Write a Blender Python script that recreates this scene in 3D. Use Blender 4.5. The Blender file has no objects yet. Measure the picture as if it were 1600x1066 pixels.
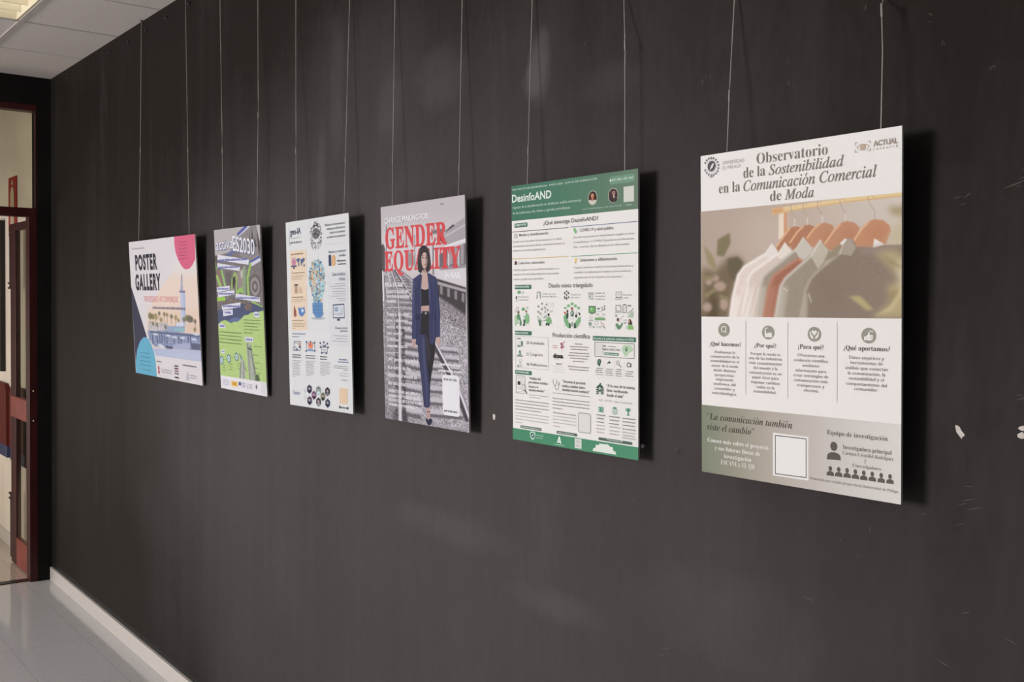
import bpy, bmesh, math, random
import numpy as np
from mathutils import Vector, Matrix
from mathutils.geometry import tessellate_polygon

SC = bpy.context.scene
COL = SC.collection

# ---------------------------------------------------------------- camera
cam = bpy.data.cameras.new('camera'); cam.sensor_width = 36; cam.lens = 36*1645.04/1600
cam.clip_start = .05
co = bpy.data.objects.new('camera', cam); COL.objects.link(co); SC.camera = co
YAW, PITCH, ROLL = .923569186, -.0372948994, .0138993794
cy, sy, cp, sp = math.cos(YAW), math.sin(YAW), math.cos(PITCH), math.sin(PITCH)
fw = Vector((-sy*cp, cy*cp, sp)); rt = Vector((cy, sy, 0)); up = rt.cross(fw)
r2 = math.cos(ROLL)*rt+math.sin(ROLL)*up; u2 = -math.sin(ROLL)*rt+math.cos(ROLL)*up
co.matrix_world = Matrix(((r2.x, u2.x, -fw.x, 0), (r2.y, u2.y, -fw.y, -1.53723470), (r2.z, u2.z, -fw.z, 1.64867882), (0, 0, 0, 1)))

# ---------------------------------------------------------------- world, lights, exposure
SC.view_settings.view_transform = 'Standard'; SC.view_settings.look = 'None'
SC.view_settings.gamma = 1; SC.view_settings.exposure = 0
w = bpy.data.worlds.new('world'); SC.world = w; w.use_nodes = True
w.node_tree.nodes['Background'].inputs[0].default_value = (.80, .90, 1.1, 1)
w.node_tree.nodes['Background'].inputs[1].default_value = .10

def area(name, loc, target, sx, sy_, power, col):
    l = bpy.data.lights.new(name, 'AREA'); l.shape = 'RECTANGLE'; l.size = sx; l.size_y = sy_; l.energy = power; l.color = col
    o = bpy.data.objects.new(name, l); o.location = loc
    o.rotation_euler = (Vector(target)-Vector(loc)).to_track_quat('-Z', 'Y').to_euler(); COL.objects.link(o); return o
area('window_daylight', (-3.3, -7.66, 2.05), (-3.3, 0, 2.05), 2.3, 1.5, 425, (1, .93, .89))
area('added_side_fill', (-6.4, -2.65, 1.7), (-3.4, -2.2, .6), 1.4, 1.5, 16, (.66, .84, 1))  # fill light added out of view to brighten the floor and black wall
area('corridor_daylight', (-8.6, -2.4, .9), (-7.6, 0, .7), 1.4, 1.3, 40, (1, .9, .77))

# ---------------------------------------------------------------- helpers
def lin(c):
    return tuple(((x/255/12.92) if x/255 <= .04045 else ((x/255+.055)/1.055)**2.4) for x in c)

def mat(name, base, rough=.5, spec=.5, metal=0):
    m = bpy.data.materials.new(name); m.use_nodes = True
    b = m.node_tree.nodes['Principled BSDF']
    b.inputs['Base Color'].default_value = (*base, 1); b.inputs['Roughness'].default_value = rough
    b.inputs['Specular IOR Level'].default_value = spec; b.inputs['Metallic'].default_value = metal
    return m

def nodes(m): return m.node_tree.nodes, m.node_tree.links, m.node_tree.nodes['Principled BSDF']

def noise_mat(name, c1, c2, scale=6, rough=.5, spec=.5, detail=4, stretch=(1, 1, 1), lo=.35, hi=.65, bump=0):
    m = mat(name, c1, rough, spec); N, L, b = nodes(m)
    tc = N.new('ShaderNodeTexCoord'); mp = N.new('ShaderNodeMapping'); mp.inputs['Scale'].default_value = stretch
    nz = N.new('ShaderNodeTexNoise'); nz.inputs['Scale'].default_value = scale; nz.inputs['Detail'].default_value = detail
    cr = N.new('ShaderNodeValToRGB'); cr.color_ramp.elements[0].position = lo; cr.color_ramp.elements[1].position = hi
    cr.color_ramp.elements[0].color = (*c1, 1); cr.color_ramp.elements[1].color = (*c2, 1)
    L.new(tc.outputs['Object'], mp.inputs[0]); L.new(mp.outputs[0], nz.inputs['Vector']); L.new(nz.outputs['Fac'], cr.inputs[0]); L.new(cr.outputs[0], b.inputs['Base Color'])
    if bump:
        bp = N.new('ShaderNodeBump'); bp.inputs['Strength'].default_value = bump; bp.inputs['Distance'].default_value = .002
        L.new(nz.outputs['Fac'], bp.inputs['Height']); L.new(bp.outputs[0], b.inputs['Normal'])
    return m

def link(name, bm, m, parent=None, kind=None, smooth=False):
    me = bpy.data.meshes.new(name); bm.to_mesh(me); bm.free()
    if m: me.materials.append(m)
    if smooth:
        for p in me.polygons: p.use_smooth = True
    o = bpy.data.objects.new(name, me); COL.objects.link(o)
    if parent: o.parent = parent
    if kind: o['kind'] = kind
    return o

def box(bm, x0, x1, y0, y1, z0, z1, bev=0):
    vs = [bm.verts.new(p) for p in ((x0, y0, z0), (x1, y0, z0), (x1, y1, z0), (x0, y1, z0), (x0, y0, z1), (x1, y0, z1), (x1, y1, z1), (x0, y1, z1))]
    fs = [bm.faces.new([vs[i] for i in f]) for f in ((3, 2, 1, 0), (4, 5, 6, 7), (0, 1, 5, 4), (1, 2, 6, 5), (2, 3, 7, 6), (3, 0, 4, 7))]
    if bev:
        es = list({e for f in fs for e in f.edges}); bmesh.ops.bevel(bm, geom=es, offset=bev, segments=2, affect='EDGES', profile=.5)

def tube(bm, pts, r, n=8, cap=True):
    rings = []
    for i, p in enumerate(pts):
        p = Vector(p); d = (Vector(pts[min(i+1, len(pts)-1)])-Vector(pts[max(i-1, 0)])).normalized()
        a = d.orthogonal().normalized(); b = d.cross(a); rr = r[i] if isinstance(r, (list, tuple)) else r
        rings.append([bm.verts.new(p+rr*(math.cos(2*math.pi*k/n)*a+math.sin(2*math.pi*k/n)*b)) for k in range(n)])
        if i:   # keep rings aligned
            prev = rings[-2]; best = min(range(n), key=lambda s: (prev[0].co-rings[-1][s].co).length); rings[-1] = rings[-1][best:]+rings[-1][:best]
    for A, B in zip(rings, rings[1:]):
        for k in range(n): bm.faces.new((A[k], A[(k+1) % n], B[(k+1) % n], B[k]))
    if cap:
        bm.faces.new(rings[0][::-1]); bm.faces.new(rings[-1])

def lathe(bm, prof, mtx, n=20):   # prof: (radius, height) along local z
    rings = [[bm.verts.new(mtx @ Vector((r*math.cos(2*math.pi*k/n), r*math.sin(2*math.pi*k/n), h))) for k in range(n)] for r, h in prof]
    for A, B in zip(rings, rings[1:]):
        for k in range(n): bm.faces.new((A[k], A[(k+1) % n], B[(k+1) % n], B[k]))
    bm.faces.new(rings[-1]); bm.faces.new(rings[0][::-1])

def tag(o, label, cat, group=None):
    o['label'] = label; o['category'] = cat
    if group: o['group'] = group
    return o

def empty(name, loc=(0, 0, 0)):
    o = bpy.data.objects.new(name, None); o.empty_display_size = .1; o.location = loc; COL.objects.link(o); return o

def simple(name, boxes, m, parent=None, kind=None, bev=0):
    bm = bmesh.new()
    for b in boxes: box(bm, *b, bev=bev)
    return link(name, bm, m, parent, kind)

# ---------------------------------------------------------------- materials of the room
def wall_material():
    m = mat('black_wall_paint', (.05, .046, .044), .62, .05); N, L, b = nodes(m)
    tc = N.new('ShaderNodeTexCoord')
    def nz(scale, stretch, rot=(0, 0, 0), detail=5, rough=.55):
        mp = N.new('ShaderNodeMapping'); mp.inputs['Scale'].default_value = stretch; mp.inputs['Rotation'].default_value = rot
        n = N.new('ShaderNodeTexNoise'); n.inputs['Scale'].default_value = scale; n.inputs['Detail'].default_value = detail; n.inputs['Roughness'].default_value = rough
        L.new(tc.outputs['Object'], mp.inputs[0]); L.new(mp.outputs[0], n.inputs['Vector']); return n.outputs['Fac']
    def ramp(fac, lo, hi):
        r = N.new('ShaderNodeMapRange'); r.inputs[1].default_value = lo; r.inputs[2].default_value = hi; L.new(fac, r.inputs[0]); return r.outputs[0]
    def math_(op, a, c):
        x = N.new('ShaderNodeMath'); x.operation = op; L.new(a, x.inputs[0])
        if isinstance(c, (int, float)): x.inputs[1].default_value = c
        else: L.new(c, x.inputs[1])
        return x.outputs[0]
    broad = ramp(nz(1.3, (1, 1, 1)), .3, .7); streak = ramp(nz(2.2, (5, 1, .25), (0, .12, 0)), .42, .75); wipe = ramp(nz(2.6, (2.6, 1, .5), (0, .5, 0), 6, .6), .6, .85)
    fine = ramp(nz(55, (1, 1, .35)), .35, .7); speck = ramp(nz(160, (1, 1, 1), (0, 0, 0), 2), .74, .80)
    tot = math_('ADD', math_('MULTIPLY', broad, .10), math_('MULTIPLY', streak, .09)); tot = math_('ADD', tot, math_('MULTIPLY', wipe, .22)); tot = math_('ADD', tot, math_('MULTIPLY', fine, .07)); tot = math_('ADD', tot, math_('MULTIPLY', speck, .12))
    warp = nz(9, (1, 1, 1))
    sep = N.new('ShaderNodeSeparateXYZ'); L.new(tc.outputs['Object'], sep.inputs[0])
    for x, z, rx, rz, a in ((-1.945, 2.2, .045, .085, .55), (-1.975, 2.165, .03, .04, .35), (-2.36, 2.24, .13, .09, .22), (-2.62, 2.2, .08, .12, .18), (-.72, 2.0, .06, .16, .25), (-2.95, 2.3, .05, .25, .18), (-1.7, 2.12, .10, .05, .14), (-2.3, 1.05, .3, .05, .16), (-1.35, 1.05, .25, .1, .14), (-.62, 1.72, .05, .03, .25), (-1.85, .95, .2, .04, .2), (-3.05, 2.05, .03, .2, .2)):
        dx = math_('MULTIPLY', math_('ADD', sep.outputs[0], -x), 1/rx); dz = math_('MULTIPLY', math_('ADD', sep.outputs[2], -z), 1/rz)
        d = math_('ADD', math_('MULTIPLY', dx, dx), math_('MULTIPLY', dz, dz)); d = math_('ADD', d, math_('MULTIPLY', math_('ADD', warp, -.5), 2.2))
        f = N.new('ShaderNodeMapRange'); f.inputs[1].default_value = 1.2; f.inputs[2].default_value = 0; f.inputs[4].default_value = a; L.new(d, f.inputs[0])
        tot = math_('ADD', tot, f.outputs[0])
    # broad paler patch with noisy edges over the middle of the wall
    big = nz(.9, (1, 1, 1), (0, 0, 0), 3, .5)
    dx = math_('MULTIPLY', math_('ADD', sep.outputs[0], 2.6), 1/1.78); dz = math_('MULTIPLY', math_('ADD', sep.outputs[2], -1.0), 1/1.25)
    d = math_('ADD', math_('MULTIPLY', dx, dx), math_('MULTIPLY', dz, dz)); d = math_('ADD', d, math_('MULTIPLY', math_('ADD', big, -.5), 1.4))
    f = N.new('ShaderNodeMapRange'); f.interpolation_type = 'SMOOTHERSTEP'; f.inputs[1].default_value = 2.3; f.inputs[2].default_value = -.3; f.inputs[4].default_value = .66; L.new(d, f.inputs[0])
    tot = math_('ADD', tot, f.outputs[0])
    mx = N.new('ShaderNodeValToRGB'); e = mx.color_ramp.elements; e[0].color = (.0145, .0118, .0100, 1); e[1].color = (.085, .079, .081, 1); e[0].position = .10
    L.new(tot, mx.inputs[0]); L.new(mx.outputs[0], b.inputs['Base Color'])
    rr = N.new('ShaderNodeMapRange'); rr.inputs[3].default_value = .56; rr.inputs[4].default_value = .7; L.new(tot, rr.inputs[0]); L.new(rr.outputs[0], b.inputs['Roughness'])
    bp = N.new('ShaderNodeBump'); bp.inputs['Strength'].default_value = .08; bp.inputs['Distance'].default_value = .002; L.new(fine, bp.inputs['Height']); L.new(bp.outputs[0], b.inputs['Normal'])
    return m

def floor_material(name, base, joint_y):
    m = mat(name, base, .06, .5); N, L, b = nodes(m)
    tc = N.new('ShaderNodeTexCoord')
    br = N.new('ShaderNodeTexBrick'); br.offset = 0; br.inputs['Scale'].default_value = 1; br.inputs['Mortar Size'].default_value = .0013
    br.inputs['Brick Width'].default_value = .64; br.inputs['Row Height'].default_value = .32; br.inputs['Mortar Smooth'].default_value = .2
    mp = N.new('ShaderNodeMapping'); mp.inputs['Location'].default_value = (.1, joint_y, 0)
    L.new(tc.outputs['Object'], mp.inputs[0]); L.new(mp.outputs[0], br.inputs['Vector'])
    v = N.new('ShaderNodeTexVoronoi'); v.inputs['Scale'].default_value = 330; L.new(tc.outputs['Object'], v.inputs['Vector'])
    n = N.new('ShaderNodeTexNoise'); n.inputs['Scale'].default_value = 260; L.new(tc.outputs['Object'], n.inputs['Vector'])
    cr = N.new('ShaderNodeValToRGB'); cr.color_ramp.elements[0].position = .1; cr.color_ramp.elements[1].position = .6
    cr.color_ramp.elements[0].color = tuple(x*.88 for x in base)+(1,); cr.color_ramp.elements[1].color = tuple(x*1.05 for x in base)+(1,)
    L.new(v.outputs['Color'], cr.inputs[0])
    L.new(cr.outputs[0], br.inputs['Color1']); L.new(cr.outputs[0], br.inputs['Color2']); br.inputs['Mortar'].default_value = tuple(x*.7 for x in base)+(1,)
    L.new(br.outputs['Color'], b.inputs['Base Color'])
    r = N.new('ShaderNodeMapRange'); r.inputs[3].default_value = .045; r.inputs[4].default_value = .085; L.new(n.outputs['Fac'], r.inputs[0]); L.new(r.outputs[0], b.inputs['Roughness'])
    return m

M_WALL = wall_material()
M_BLACK = noise_mat('flat_black_paint', (.004, .0038, .0036), (.007, .0065, .006), 5, .7, .12)
M_TRIMBLACK = noise_mat('black_skirting_line', (.008, .008, .009), (.014, .014, .014), 9, .6, .2)
M_FLOOR = floor_material('polished_terrazzo', (.58, .575, .585), .463)
M_FLOOR2 = floor_material('corridor_terrazzo', (.52, .45, .38), .463)
M_BASE = noise_mat('cream_marble_skirting', (.50, .475, .45), (.58, .55, .52), 260, .3, .5)
M_CEIL = noise_mat('mineral_ceiling_tile', (.66, .62, .605), (.76, .71, .69), 120, .9, .2, lo=.3, hi=.7, bump=.25)
M_TBAR = noise_mat('ceiling_grid_metal', (.50, .46, .445), (.55, .51, .49), 20, .5, .4)
M_WHITEWALL = noise_mat('cream_corridor_paint', (.60, .54, .47), (.66, .60, .52), 3, .7, .3)
M_ROOMWALL = noise_mat('grey_room_paint', (.30, .29, .28), (.34, .33, .32), 3, .8, .2)
M_RED = noise_mat('dark_red_door_paint', (.030, .005, .006), (.042, .007, .008), 14, .4, .25, stretch=(1, 1, .2))
M_REDLIT = noise_mat('lit_red_door_paint', (.15, .026, .018), (.20, .034, .024), 10, .4, .5)  # door red again, brighter: light caught by the rails put into the colour
M_ROD = mat('black_bolt_metal', (.004, .004, .0045), .35, .4)
M_BRASS = mat('worn_hinge_metal', (.45, .38, .25), .35, .5, 1)
M_STEEL = mat('brushed_steel', (.5, .48, .46), .35, .5, 1)
M_CRIMP = mat('crimp_metal', (.26, .25, .24), .5, .3)
M_WIRE = noise_mat('nylon_wire', (.23, .215, .20), (.31, .295, .28), 30, .45, .4)
M_EDGE = noise_mat('foam_board_edge', (.36, .345, .33), (.43, .41, .395), 90, .7, .3)
M_CHIP = noise_mat('bare_plaster', (.55, .52, .49), (.65, .62, .58), 80, .9, .1)
M_SCUFF = noise_mat('pale_scuff', (.065, .058, .055), (.115, .105, .10), 60, .9, .1)
M_PANELRED = noise_mat('red_panel_paint', (.085, .011, .009), (.105, .014, .011), 6, .55, .2)
M_PANELBLUE = noise_mat('navy_panel_paint', (.02, .03, .085), (.03, .04, .11), 6, .5, .4)
M_FRAME = mat('dark_picture_frame', (.015, .013, .010), .4, .4)
M_CANVAS = noise_mat('brown_painting', (.14, .085, .045), (.22, .15, .09), 4, .6, .3)
M_SIGNRED = mat('red_sign_plastic', (.30, .025, .02), .4, .5)
M_SIGNCREAM = mat('cream_sign_plastic', (.50, .43, .30), .4, .5)

def glass_material():
    m = bpy.data.materials.new('thin_window_glass'); m.use_nodes = True; N = m.node_tree.nodes; L = m.node_tree.links; N.clear()
    o = N.new('ShaderNodeOutputMaterial'); t = N.new('ShaderNodeBsdfTransparent'); t.inputs[0].default_value = (.82, .82, .77, 1)
    g = N.new('ShaderNodeBsdfGlossy'); g.inputs['Roughness'].default_value = .02; lw = N.new('ShaderNodeLayerWeight'); lw.inputs[0].default_value = .5; pw = N.new('ShaderNodeMath'); pw.operation = 'POWER'; pw.inputs[1].default_value = 5; L.new(lw.outputs['Facing'], pw.inputs[0]); f = N.new('ShaderNodeMath'); f.operation = 'MULTIPLY_ADD'; f.inputs[1].default_value = .5; f.inputs[2].default_value = .03; L.new(pw.outputs[0], f.inputs[0])
    x = N.new('ShaderNodeMixShader'); L.new(f.outputs[0], x.inputs[0]); L.new(t.outputs[0], x.inputs[1]); L.new(g.outputs[0], x.inputs[2]); L.new(x.outputs[0], o.inputs[0]); return m
M_GLASS = glass_material()
M_LAMP = bpy.data.materials.new('lamp_diffuser'); M_LAMP.use_nodes = True
_b = M_LAMP.node_tree.nodes['Principled BSDF']; _b.inputs['Base Color'].default_value = (.8, .76, .65, 1); _b.inputs['Emission Color'].default_value = (1, .92, .76, 1); _b.inputs['Emission Strength'].default_value = 1.35
M_LOUVER = mat('cream_lamp_housing', (.62, .57, .45), .35, .5)

# ---------------------------------------------------------------- room shell
XL, XR, YF, H = -6.432, 3.0, -7.7, 2.882
YC = -.008                                             # face of the corridor wall
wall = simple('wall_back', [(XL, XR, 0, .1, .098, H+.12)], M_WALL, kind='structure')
simple('trim_1', [(XL, XR, .001, .1, .074, .098)], M_TRIMBLACK, kind='structure')
simple('baseboard_back', [(XL+.004, XR, -.012, .1, 0, .075)], M_BASE, kind='structure', bev=.0015)
simple('floor', [(XL, XR, YF, .1, -.1, 0)], M_FLOOR, kind='structure')
simple('wall_left', [(XL-.12, XL, -.075, .1, 0, H+.12), (XL-.12, XL, -1.75, -.075, 2.725, H+.12), (XL-.12, XL, -1.9, -1.75, 0, H+.12), (XL-.12, XL, -3.4, -1.9, 0, .9), (XL-.12, XL, -3.4, -1.9, 2.5, H+.12), (XL-.12, XL, YF, -3.4, 0, H+.12)], M_BLACK, kind='structure')
# opposite wall with the window that lights the room
WX0, WX1, WZ0, WZ1 = -4.5, -2.1, 1.25, 2.83
simple('wall_front', [(XL, WX0, YF-.15, YF, 0, H+.12), (WX1, XR, YF-.15, YF, 0, H+.12), (WX0, WX1, YF-.15, YF, 0, WZ0), (WX0, WX1, YF-.15, YF, WZ1, H+.12)], M_ROOMWALL, kind='structure')
win = simple('window_1', [(WX0-.03, WX0+.02, YF-.02, YF+.02, WZ0-.03, WZ1+.03), (WX1-.02, WX1+.03, YF-.02, YF+.02, WZ0-.03, WZ1+.03), (WX0-.03, WX1+.03, YF-.02, YF+.02, WZ0-.03, WZ0+.02), (WX0-.03, WX1+.03, YF-.02, YF+.02, WZ1-.02, WZ1+.03)], M_STEEL, kind='structure')
simple('added_window_frame', [(XL-.1, XL-.04, -1.95, -1.9, .9, 2.5), (XL-.1, XL-.04, -3.4, -3.35, .9, 2.5), (XL-.1, XL-.04, -3.4, -1.9, .9, .95), (XL-.1, XL-.04, -3.4, -1.9, 2.45, 2.5)], M_STEEL, kind='structure')  # added, unseen: frame of an opening made for the side fill light
# ceiling of square tiles; one tile is replaced by the light fitting
GX, GY, T = -5.170, -.427, .6
LX0, LX1, LY0, LY1 = GX+.012, GX+T-.012, GY-T+.012, GY-.012
simple('ceiling', [(XL, LX0, YF, .0, H, H+.12), (LX1, XR, YF, .0, H, H+.12), (LX0, LX1, YF, LY0, H, H+.12), (LX0, LX1, LY1, .0, H, H+.12)], M_CEIL, kind='structure')
bars_ = []
k = 0
while GY-k*T > YF: bars_.append((XL, XR, GY-k*T-.012, GY-k*T+.012, H-.004, H+.02)); k += 1
x = GX-T
while x < XR:
    wd = .009 if abs(x-GX) < .01 else .004
    bars_.append((x-wd, x+wd, YF, -.002, H-.0025, H+.02)); x += T
simple('trim_2', bars_, M_TBAR, kind='structure')

lamp = tag(empty('ceiling_light', ((LX0+LX1)/2, (LY0+LY1)/2, H)), 'square recessed ceiling light with cream reflector at the top left corner', 'lamp')
def local(name, boxes, m, bev=0):
    cx, cy_, cz = lamp.location
    return simple(name, [(a-cx, b-cx, c-cy_, d-cy_, e-cz, f_-cz) for a, b, c, d, e, f_ in boxes], m, lamp, bev=bev)
local('housing', [(LX0, LX0+.012, LY0, LY1, H-.002, H+.1), (LX1-.012, LX1, LY0, LY1, H-.002, H+.1), (LX0, LX1, LY0, LY0+.012, H-.002, H+.1), (LX0, LX1, LY1-.012, LY1, H-.002, H+.1)], M_LOUVER)
local('diffuser', [(LX0+.012, LX1-.012, LY0+.012, LY1-.012, H+.055, H+.065)], M_LAMP)
for i in range(4):
    xx = LX0+.09+i*.13
    local('louver_blade', [(xx, xx+.006, LY0+.012, LY1-.012, H+.015, H+.055)], M_LOUVER)

# ---------------------------------------------------------------- doorway, open door and the corridor behind it
simple('floor_corridor', [(-12, XL, -3.4, .1, -.1, 0)], M_FLOOR2, kind='structure')
simple('wall_corridor', [(-12, XL-.12, YC, .1, 0, 3.2)], M_WHITEWALL, kind='structure')
simple('wall_corridor_end', [(-12.1, -12, -3.4, .1, 0, 3.2)], M_WHITEWALL, kind='structure')
simple('ceiling_corridor', [(-12, XL-.12, -3.4, .1, 3.1, 3.2)], M_WHITEWALL, kind='structure')
simple('baseboard_corridor', [(-12, XL-.12, YC-.014, YC, 0, .08)], M_BASE, kind='structure', bev=.0015)
fr = simple('door_1', [(XL-.085, XL-.002, -.118, -.075, 0, 2.095), (XL-.085, XL-.002, -1.75, -.075, 2.093, 2.142), (XL-.085, XL-.002, -1.75, -.075, 2.69, 2.725), (XL-.03, XL-.008, -.083, -.075, 2.14, 2.69)], M_RED, kind='structure', bev=.002)
simple('threshold', [(XL-.09, XL-.03, -1.75, -.12, 0, .004)], M_ROD, fr)
simple('transom_pane', [(XL-.05, XL-.044, -1.75, -.083, 2.142, 2.69)], M_GLASS, fr)
for z in (1.10, .93):
    bm = bmesh.new(); lathe(bm, [(.006, 0), (.006, .004), (.003, .006)], Matrix.Translation((XL-.003, -.096, z)) @ Matrix.Rotation(math.pi/2, 4, 'Y'), 12); link('hinge_screw', bm, M_BRASS, fr)

DX0, DX1, DY0, DY1 = -7.0, -6.52, -.100, -.072
leaf = tag(empty('door_leaf', (DX1, (DY0+DY1)/2, .006)), 'dark red glazed door leaf standing open against the corridor wall', 'door')
def dl(name, boxes, m, bev=.002, parent=None):
    cx, cy_, cz = leaf.location
    return simple(name, [(a-cx, b-cx, c-cy_, d-cy_, e-cz, f_-cz) for a, b, c, d, e, f_ in boxes], m, parent or leaf, bev=bev)
dl('stile', [(DX0, DX0+.135, DY0, DY1, .006, 2.08)], M_RED)
dl('stile', [(DX1-.02, DX1, DY0, DY1, .006, 2.08)], M_RED)
dl('top_rail', [(DX0+.135, DX1-.02, DY0, DY1, 2.035, 2.08)], M_RED)
dl('middle_rail', [(DX0+.02, DX1-.01, DY0-.006, DY1, .905, 1.035)], M_REDLIT, .006)
dl('bottom_rail', [(DX0+.135, DX1-.02, DY0, DY1, .006, .175)], M_REDLIT)
dl('glass_pane', [(DX0+.13, DX1-.018, DY0+.004, DY0+.009, 1.03, 2.04)], M_GLASS, 0)
dl('glass_pane', [(DX0+.13, DX1-.018, DY0+.004, DY0+.009, .17, .91)], M_GLASS, 0)
for z0, z1 in ((.004+.02, .42), (1.69, 2.075)):
    r_ = dl('flush_bolt', [(DX0-.046, DX0-.002, DY0+.002, DY0+.020, z0, z1)], M_ROD, .003)
    zz = z1 if z0 < 1 else z0
    cx, cy_, cz = leaf.location
    for dz in (.0, .03):
        simple('bolt_knob', [(DX0-.06-cx, DX0-.002-cx, DY0-.004-cy_, DY0+.014-cy_, zz-.006+(-dz if z0 < 1 else dz)-cz, zz+.006+(-dz if z0 < 1 else dz)-cz)], M_ROD, r_, bev=.003)

def wall_panel(x0, x1, label):
    p = tag(empty('wall_panel', ((x0+x1)/2, YC, .58)), label, 'panel', 'red and blue wall panels in the corridor')
    cx, cy_, cz = p.location
    bm = bmesh.new(); r_ = .07; out_ = [(x0-cx, .66-cz), (x1-cx, .66-cz)]
    out_ += [(x1-cx-r_+r_*math.cos(k*math.pi/12), 1.065-cz-r_+r_*math.sin(k*math.pi/12)) for k in range(7)]+[(x0-cx+r_-r_*math.sin(k*math.pi/12), 1.065-cz-r_+r_*math.cos(k*math.pi/12)) for k in range(7)]
    fa = [bm.verts.new((a, -.028, b)) for a, b in out_]; fb = [bm.verts.new((a, -.001, b)) for a, b in out_]; bm.faces.new(fa); bm.faces.new(fb[::-1])
    for k in range(len(fa)): bm.faces.new((fa[k], fb[k], fb[(k+1) % len(fa)], fa[(k+1) % len(fa)]))
    bmesh.ops.recalc_face_normals(bm, faces=bm.faces); link('red_field', bm, M_PANELRED, p)
    bm = bmesh.new(); box(bm, x0-cx, x1-cx, -.024, -.001, .58-cz, .66-cz, .004); link('blue_band', bm, M_PANELBLUE, p)
wall_panel(-9.4, -7.46, 'red wall panel with a navy lower band left of the open door')
wall_panel(-7.36, -6.62, 'red and navy wall panel seen through the glass of the open door')
pc = tag(empty('framed_picture', (-8.2, YC, 1.64)), 'tall dark framed brown picture on the corridor wall at the left edge', 'picture')
PX0, PX1, PZ0, PZ1 = -8.7+8.2, -7.60+8.2, 1.14-1.64, 2.14-1.64
simple('frame', [(PX0, PX0+.07, -.03, -.001, PZ0, PZ1), (PX1-.07, PX1, -.03, -.001, PZ0, PZ1), (PX0+.07, PX1-.07, -.03, -.001, PZ0, PZ0+.07), (PX0+.07, PX1-.07, -.03, -.001, PZ1-.07, PZ1)], M_FRAME, pc)
simple('canvas', [(PX0+.06, PX1-.06, -.015, -.002, PZ0+.06, PZ1-.06)], M_CANVAS, pc)
sg = tag(empty('safety_sign', (-7.355, YC, 2.03)), 'tall red sign with cream centre on the corridor wall above the door', 'sign')
simple('sign_plate', [(-.115, .115, -.006, -.001, 0, .375)], M_SIGNRED, sg, bev=.002)
bm = bmesh.new()
vv = [bm.verts.new((a, -.0075, b)) for a, b in ((-.055, .055), (.05, .055), (.05, .275), (.02, .31), (-.02, .31), (-.055, .275))]; bm.faces.new(vv)
bm.faces.new([bm.verts.new((a, -.0075, b)) for a, b in ((-.1, .012), (.1, .012), (.1, .03), (-.1, .03))])
bm.faces.new([bm.verts.new((a, -.0076, b)) for a, b in ((-.03, .325), (.03, .325), (0, .36))])
link('sign_field', bm, M_SIGNCREAM, sg)

# ---------------------------------------------------------------- black bolts under the ceiling
bz = [(-6.055, 2.828), (-5.792, 2.822), (-5.547, 2.83), (-5.288, 2.825), (-5.001, 2.824), (-4.747, 2.827), (-4.489, 2.83), (-4.217, 2.831)]
orden = ['first', 'second', 'third', 'fourth', 'fifth', 'sixth', 'seventh', 'eighth']
b0 = None
for i, (x, z) in enumerate(bz):
    if b0 is None:
        bm = bmesh.new(); lathe(bm, [(.0105, 0), (.0105, .0015), (.0085, .002), (.0088, .005), (.0075, .0085), (.0045, .0105), (.0015, .011)], Matrix.Rotation(math.pi/2, 4, 'X'), 20)
        b0 = o = link('wall_bolt', bm, M_ROD, smooth=True)
    else:
        o = b0.copy(); COL.objects.link(o)
    o.location = (x, 0, z)
    tag(o, 'black bolt head on the black wall under the ceiling, %s from the far corner' % orden[i], 'bolt', 'black bolts under the ceiling edge')

# ---------------------------------------------------------------- scuffs and chips of the black wall
rs = random.Random(11)
def chip(x, z, w_, h_, rot, seed):
    r = random.Random(seed); bm = bmesh.new(); n = 11; c, s = math.cos(rot), math.sin(rot); pts = []
    for k in range(n):
        a = 2*math.pi*k/n; q = r.uniform(.6, 1.1); px, pz = w_*q*math.cos(a), h_*q*math.sin(a); pts.append((x+px*c-pz*s, z+px*s+pz*c))
    f_ = [bm.verts.new((px, -.0004, pz)) for px, pz in pts]; g = [bm.verts.new((px, .002, pz)) for px, pz in pts]
    bm.faces.new(f_); 
    for k in range(n): bm.faces.new((f_[k], g[k], g[(k+1) % n], f_[(k+1) % n]))
    return bm
for x, z, w_, h_, rot in ((-2.103, 1.363, .006, .010, .2), (-.878, 1.456, .005, .0125, .65), (-.779, 1.472, .008, .004, .2), (-.782, 1.461, .006, .006, 0), (-1.577, 1.352, .006, .0055, .4)):
    link('paint_chip', chip(x, z, w_, h_, rot, int(abs(x)*999)), M_CHIP, wall)
bm = bmesh.new()
def scratch(x, z, length, ang, wd):
    dx, dz = math.cos(ang)*length/2, math.sin(ang)*length/2; nx, nz_ = -math.sin(ang)*wd/2, math.cos(ang)*wd/2
    j = rs.uniform(-.15, .15)*length
    pts = [(x-dx, z-dz), (x+nx+nz_*0, z+nz_), (x+dx, z+dz), (x-nx, z-nz_)]
    bm.faces.new([bm.verts.new((a, -.0005, b)) for a, b in pts])
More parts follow.
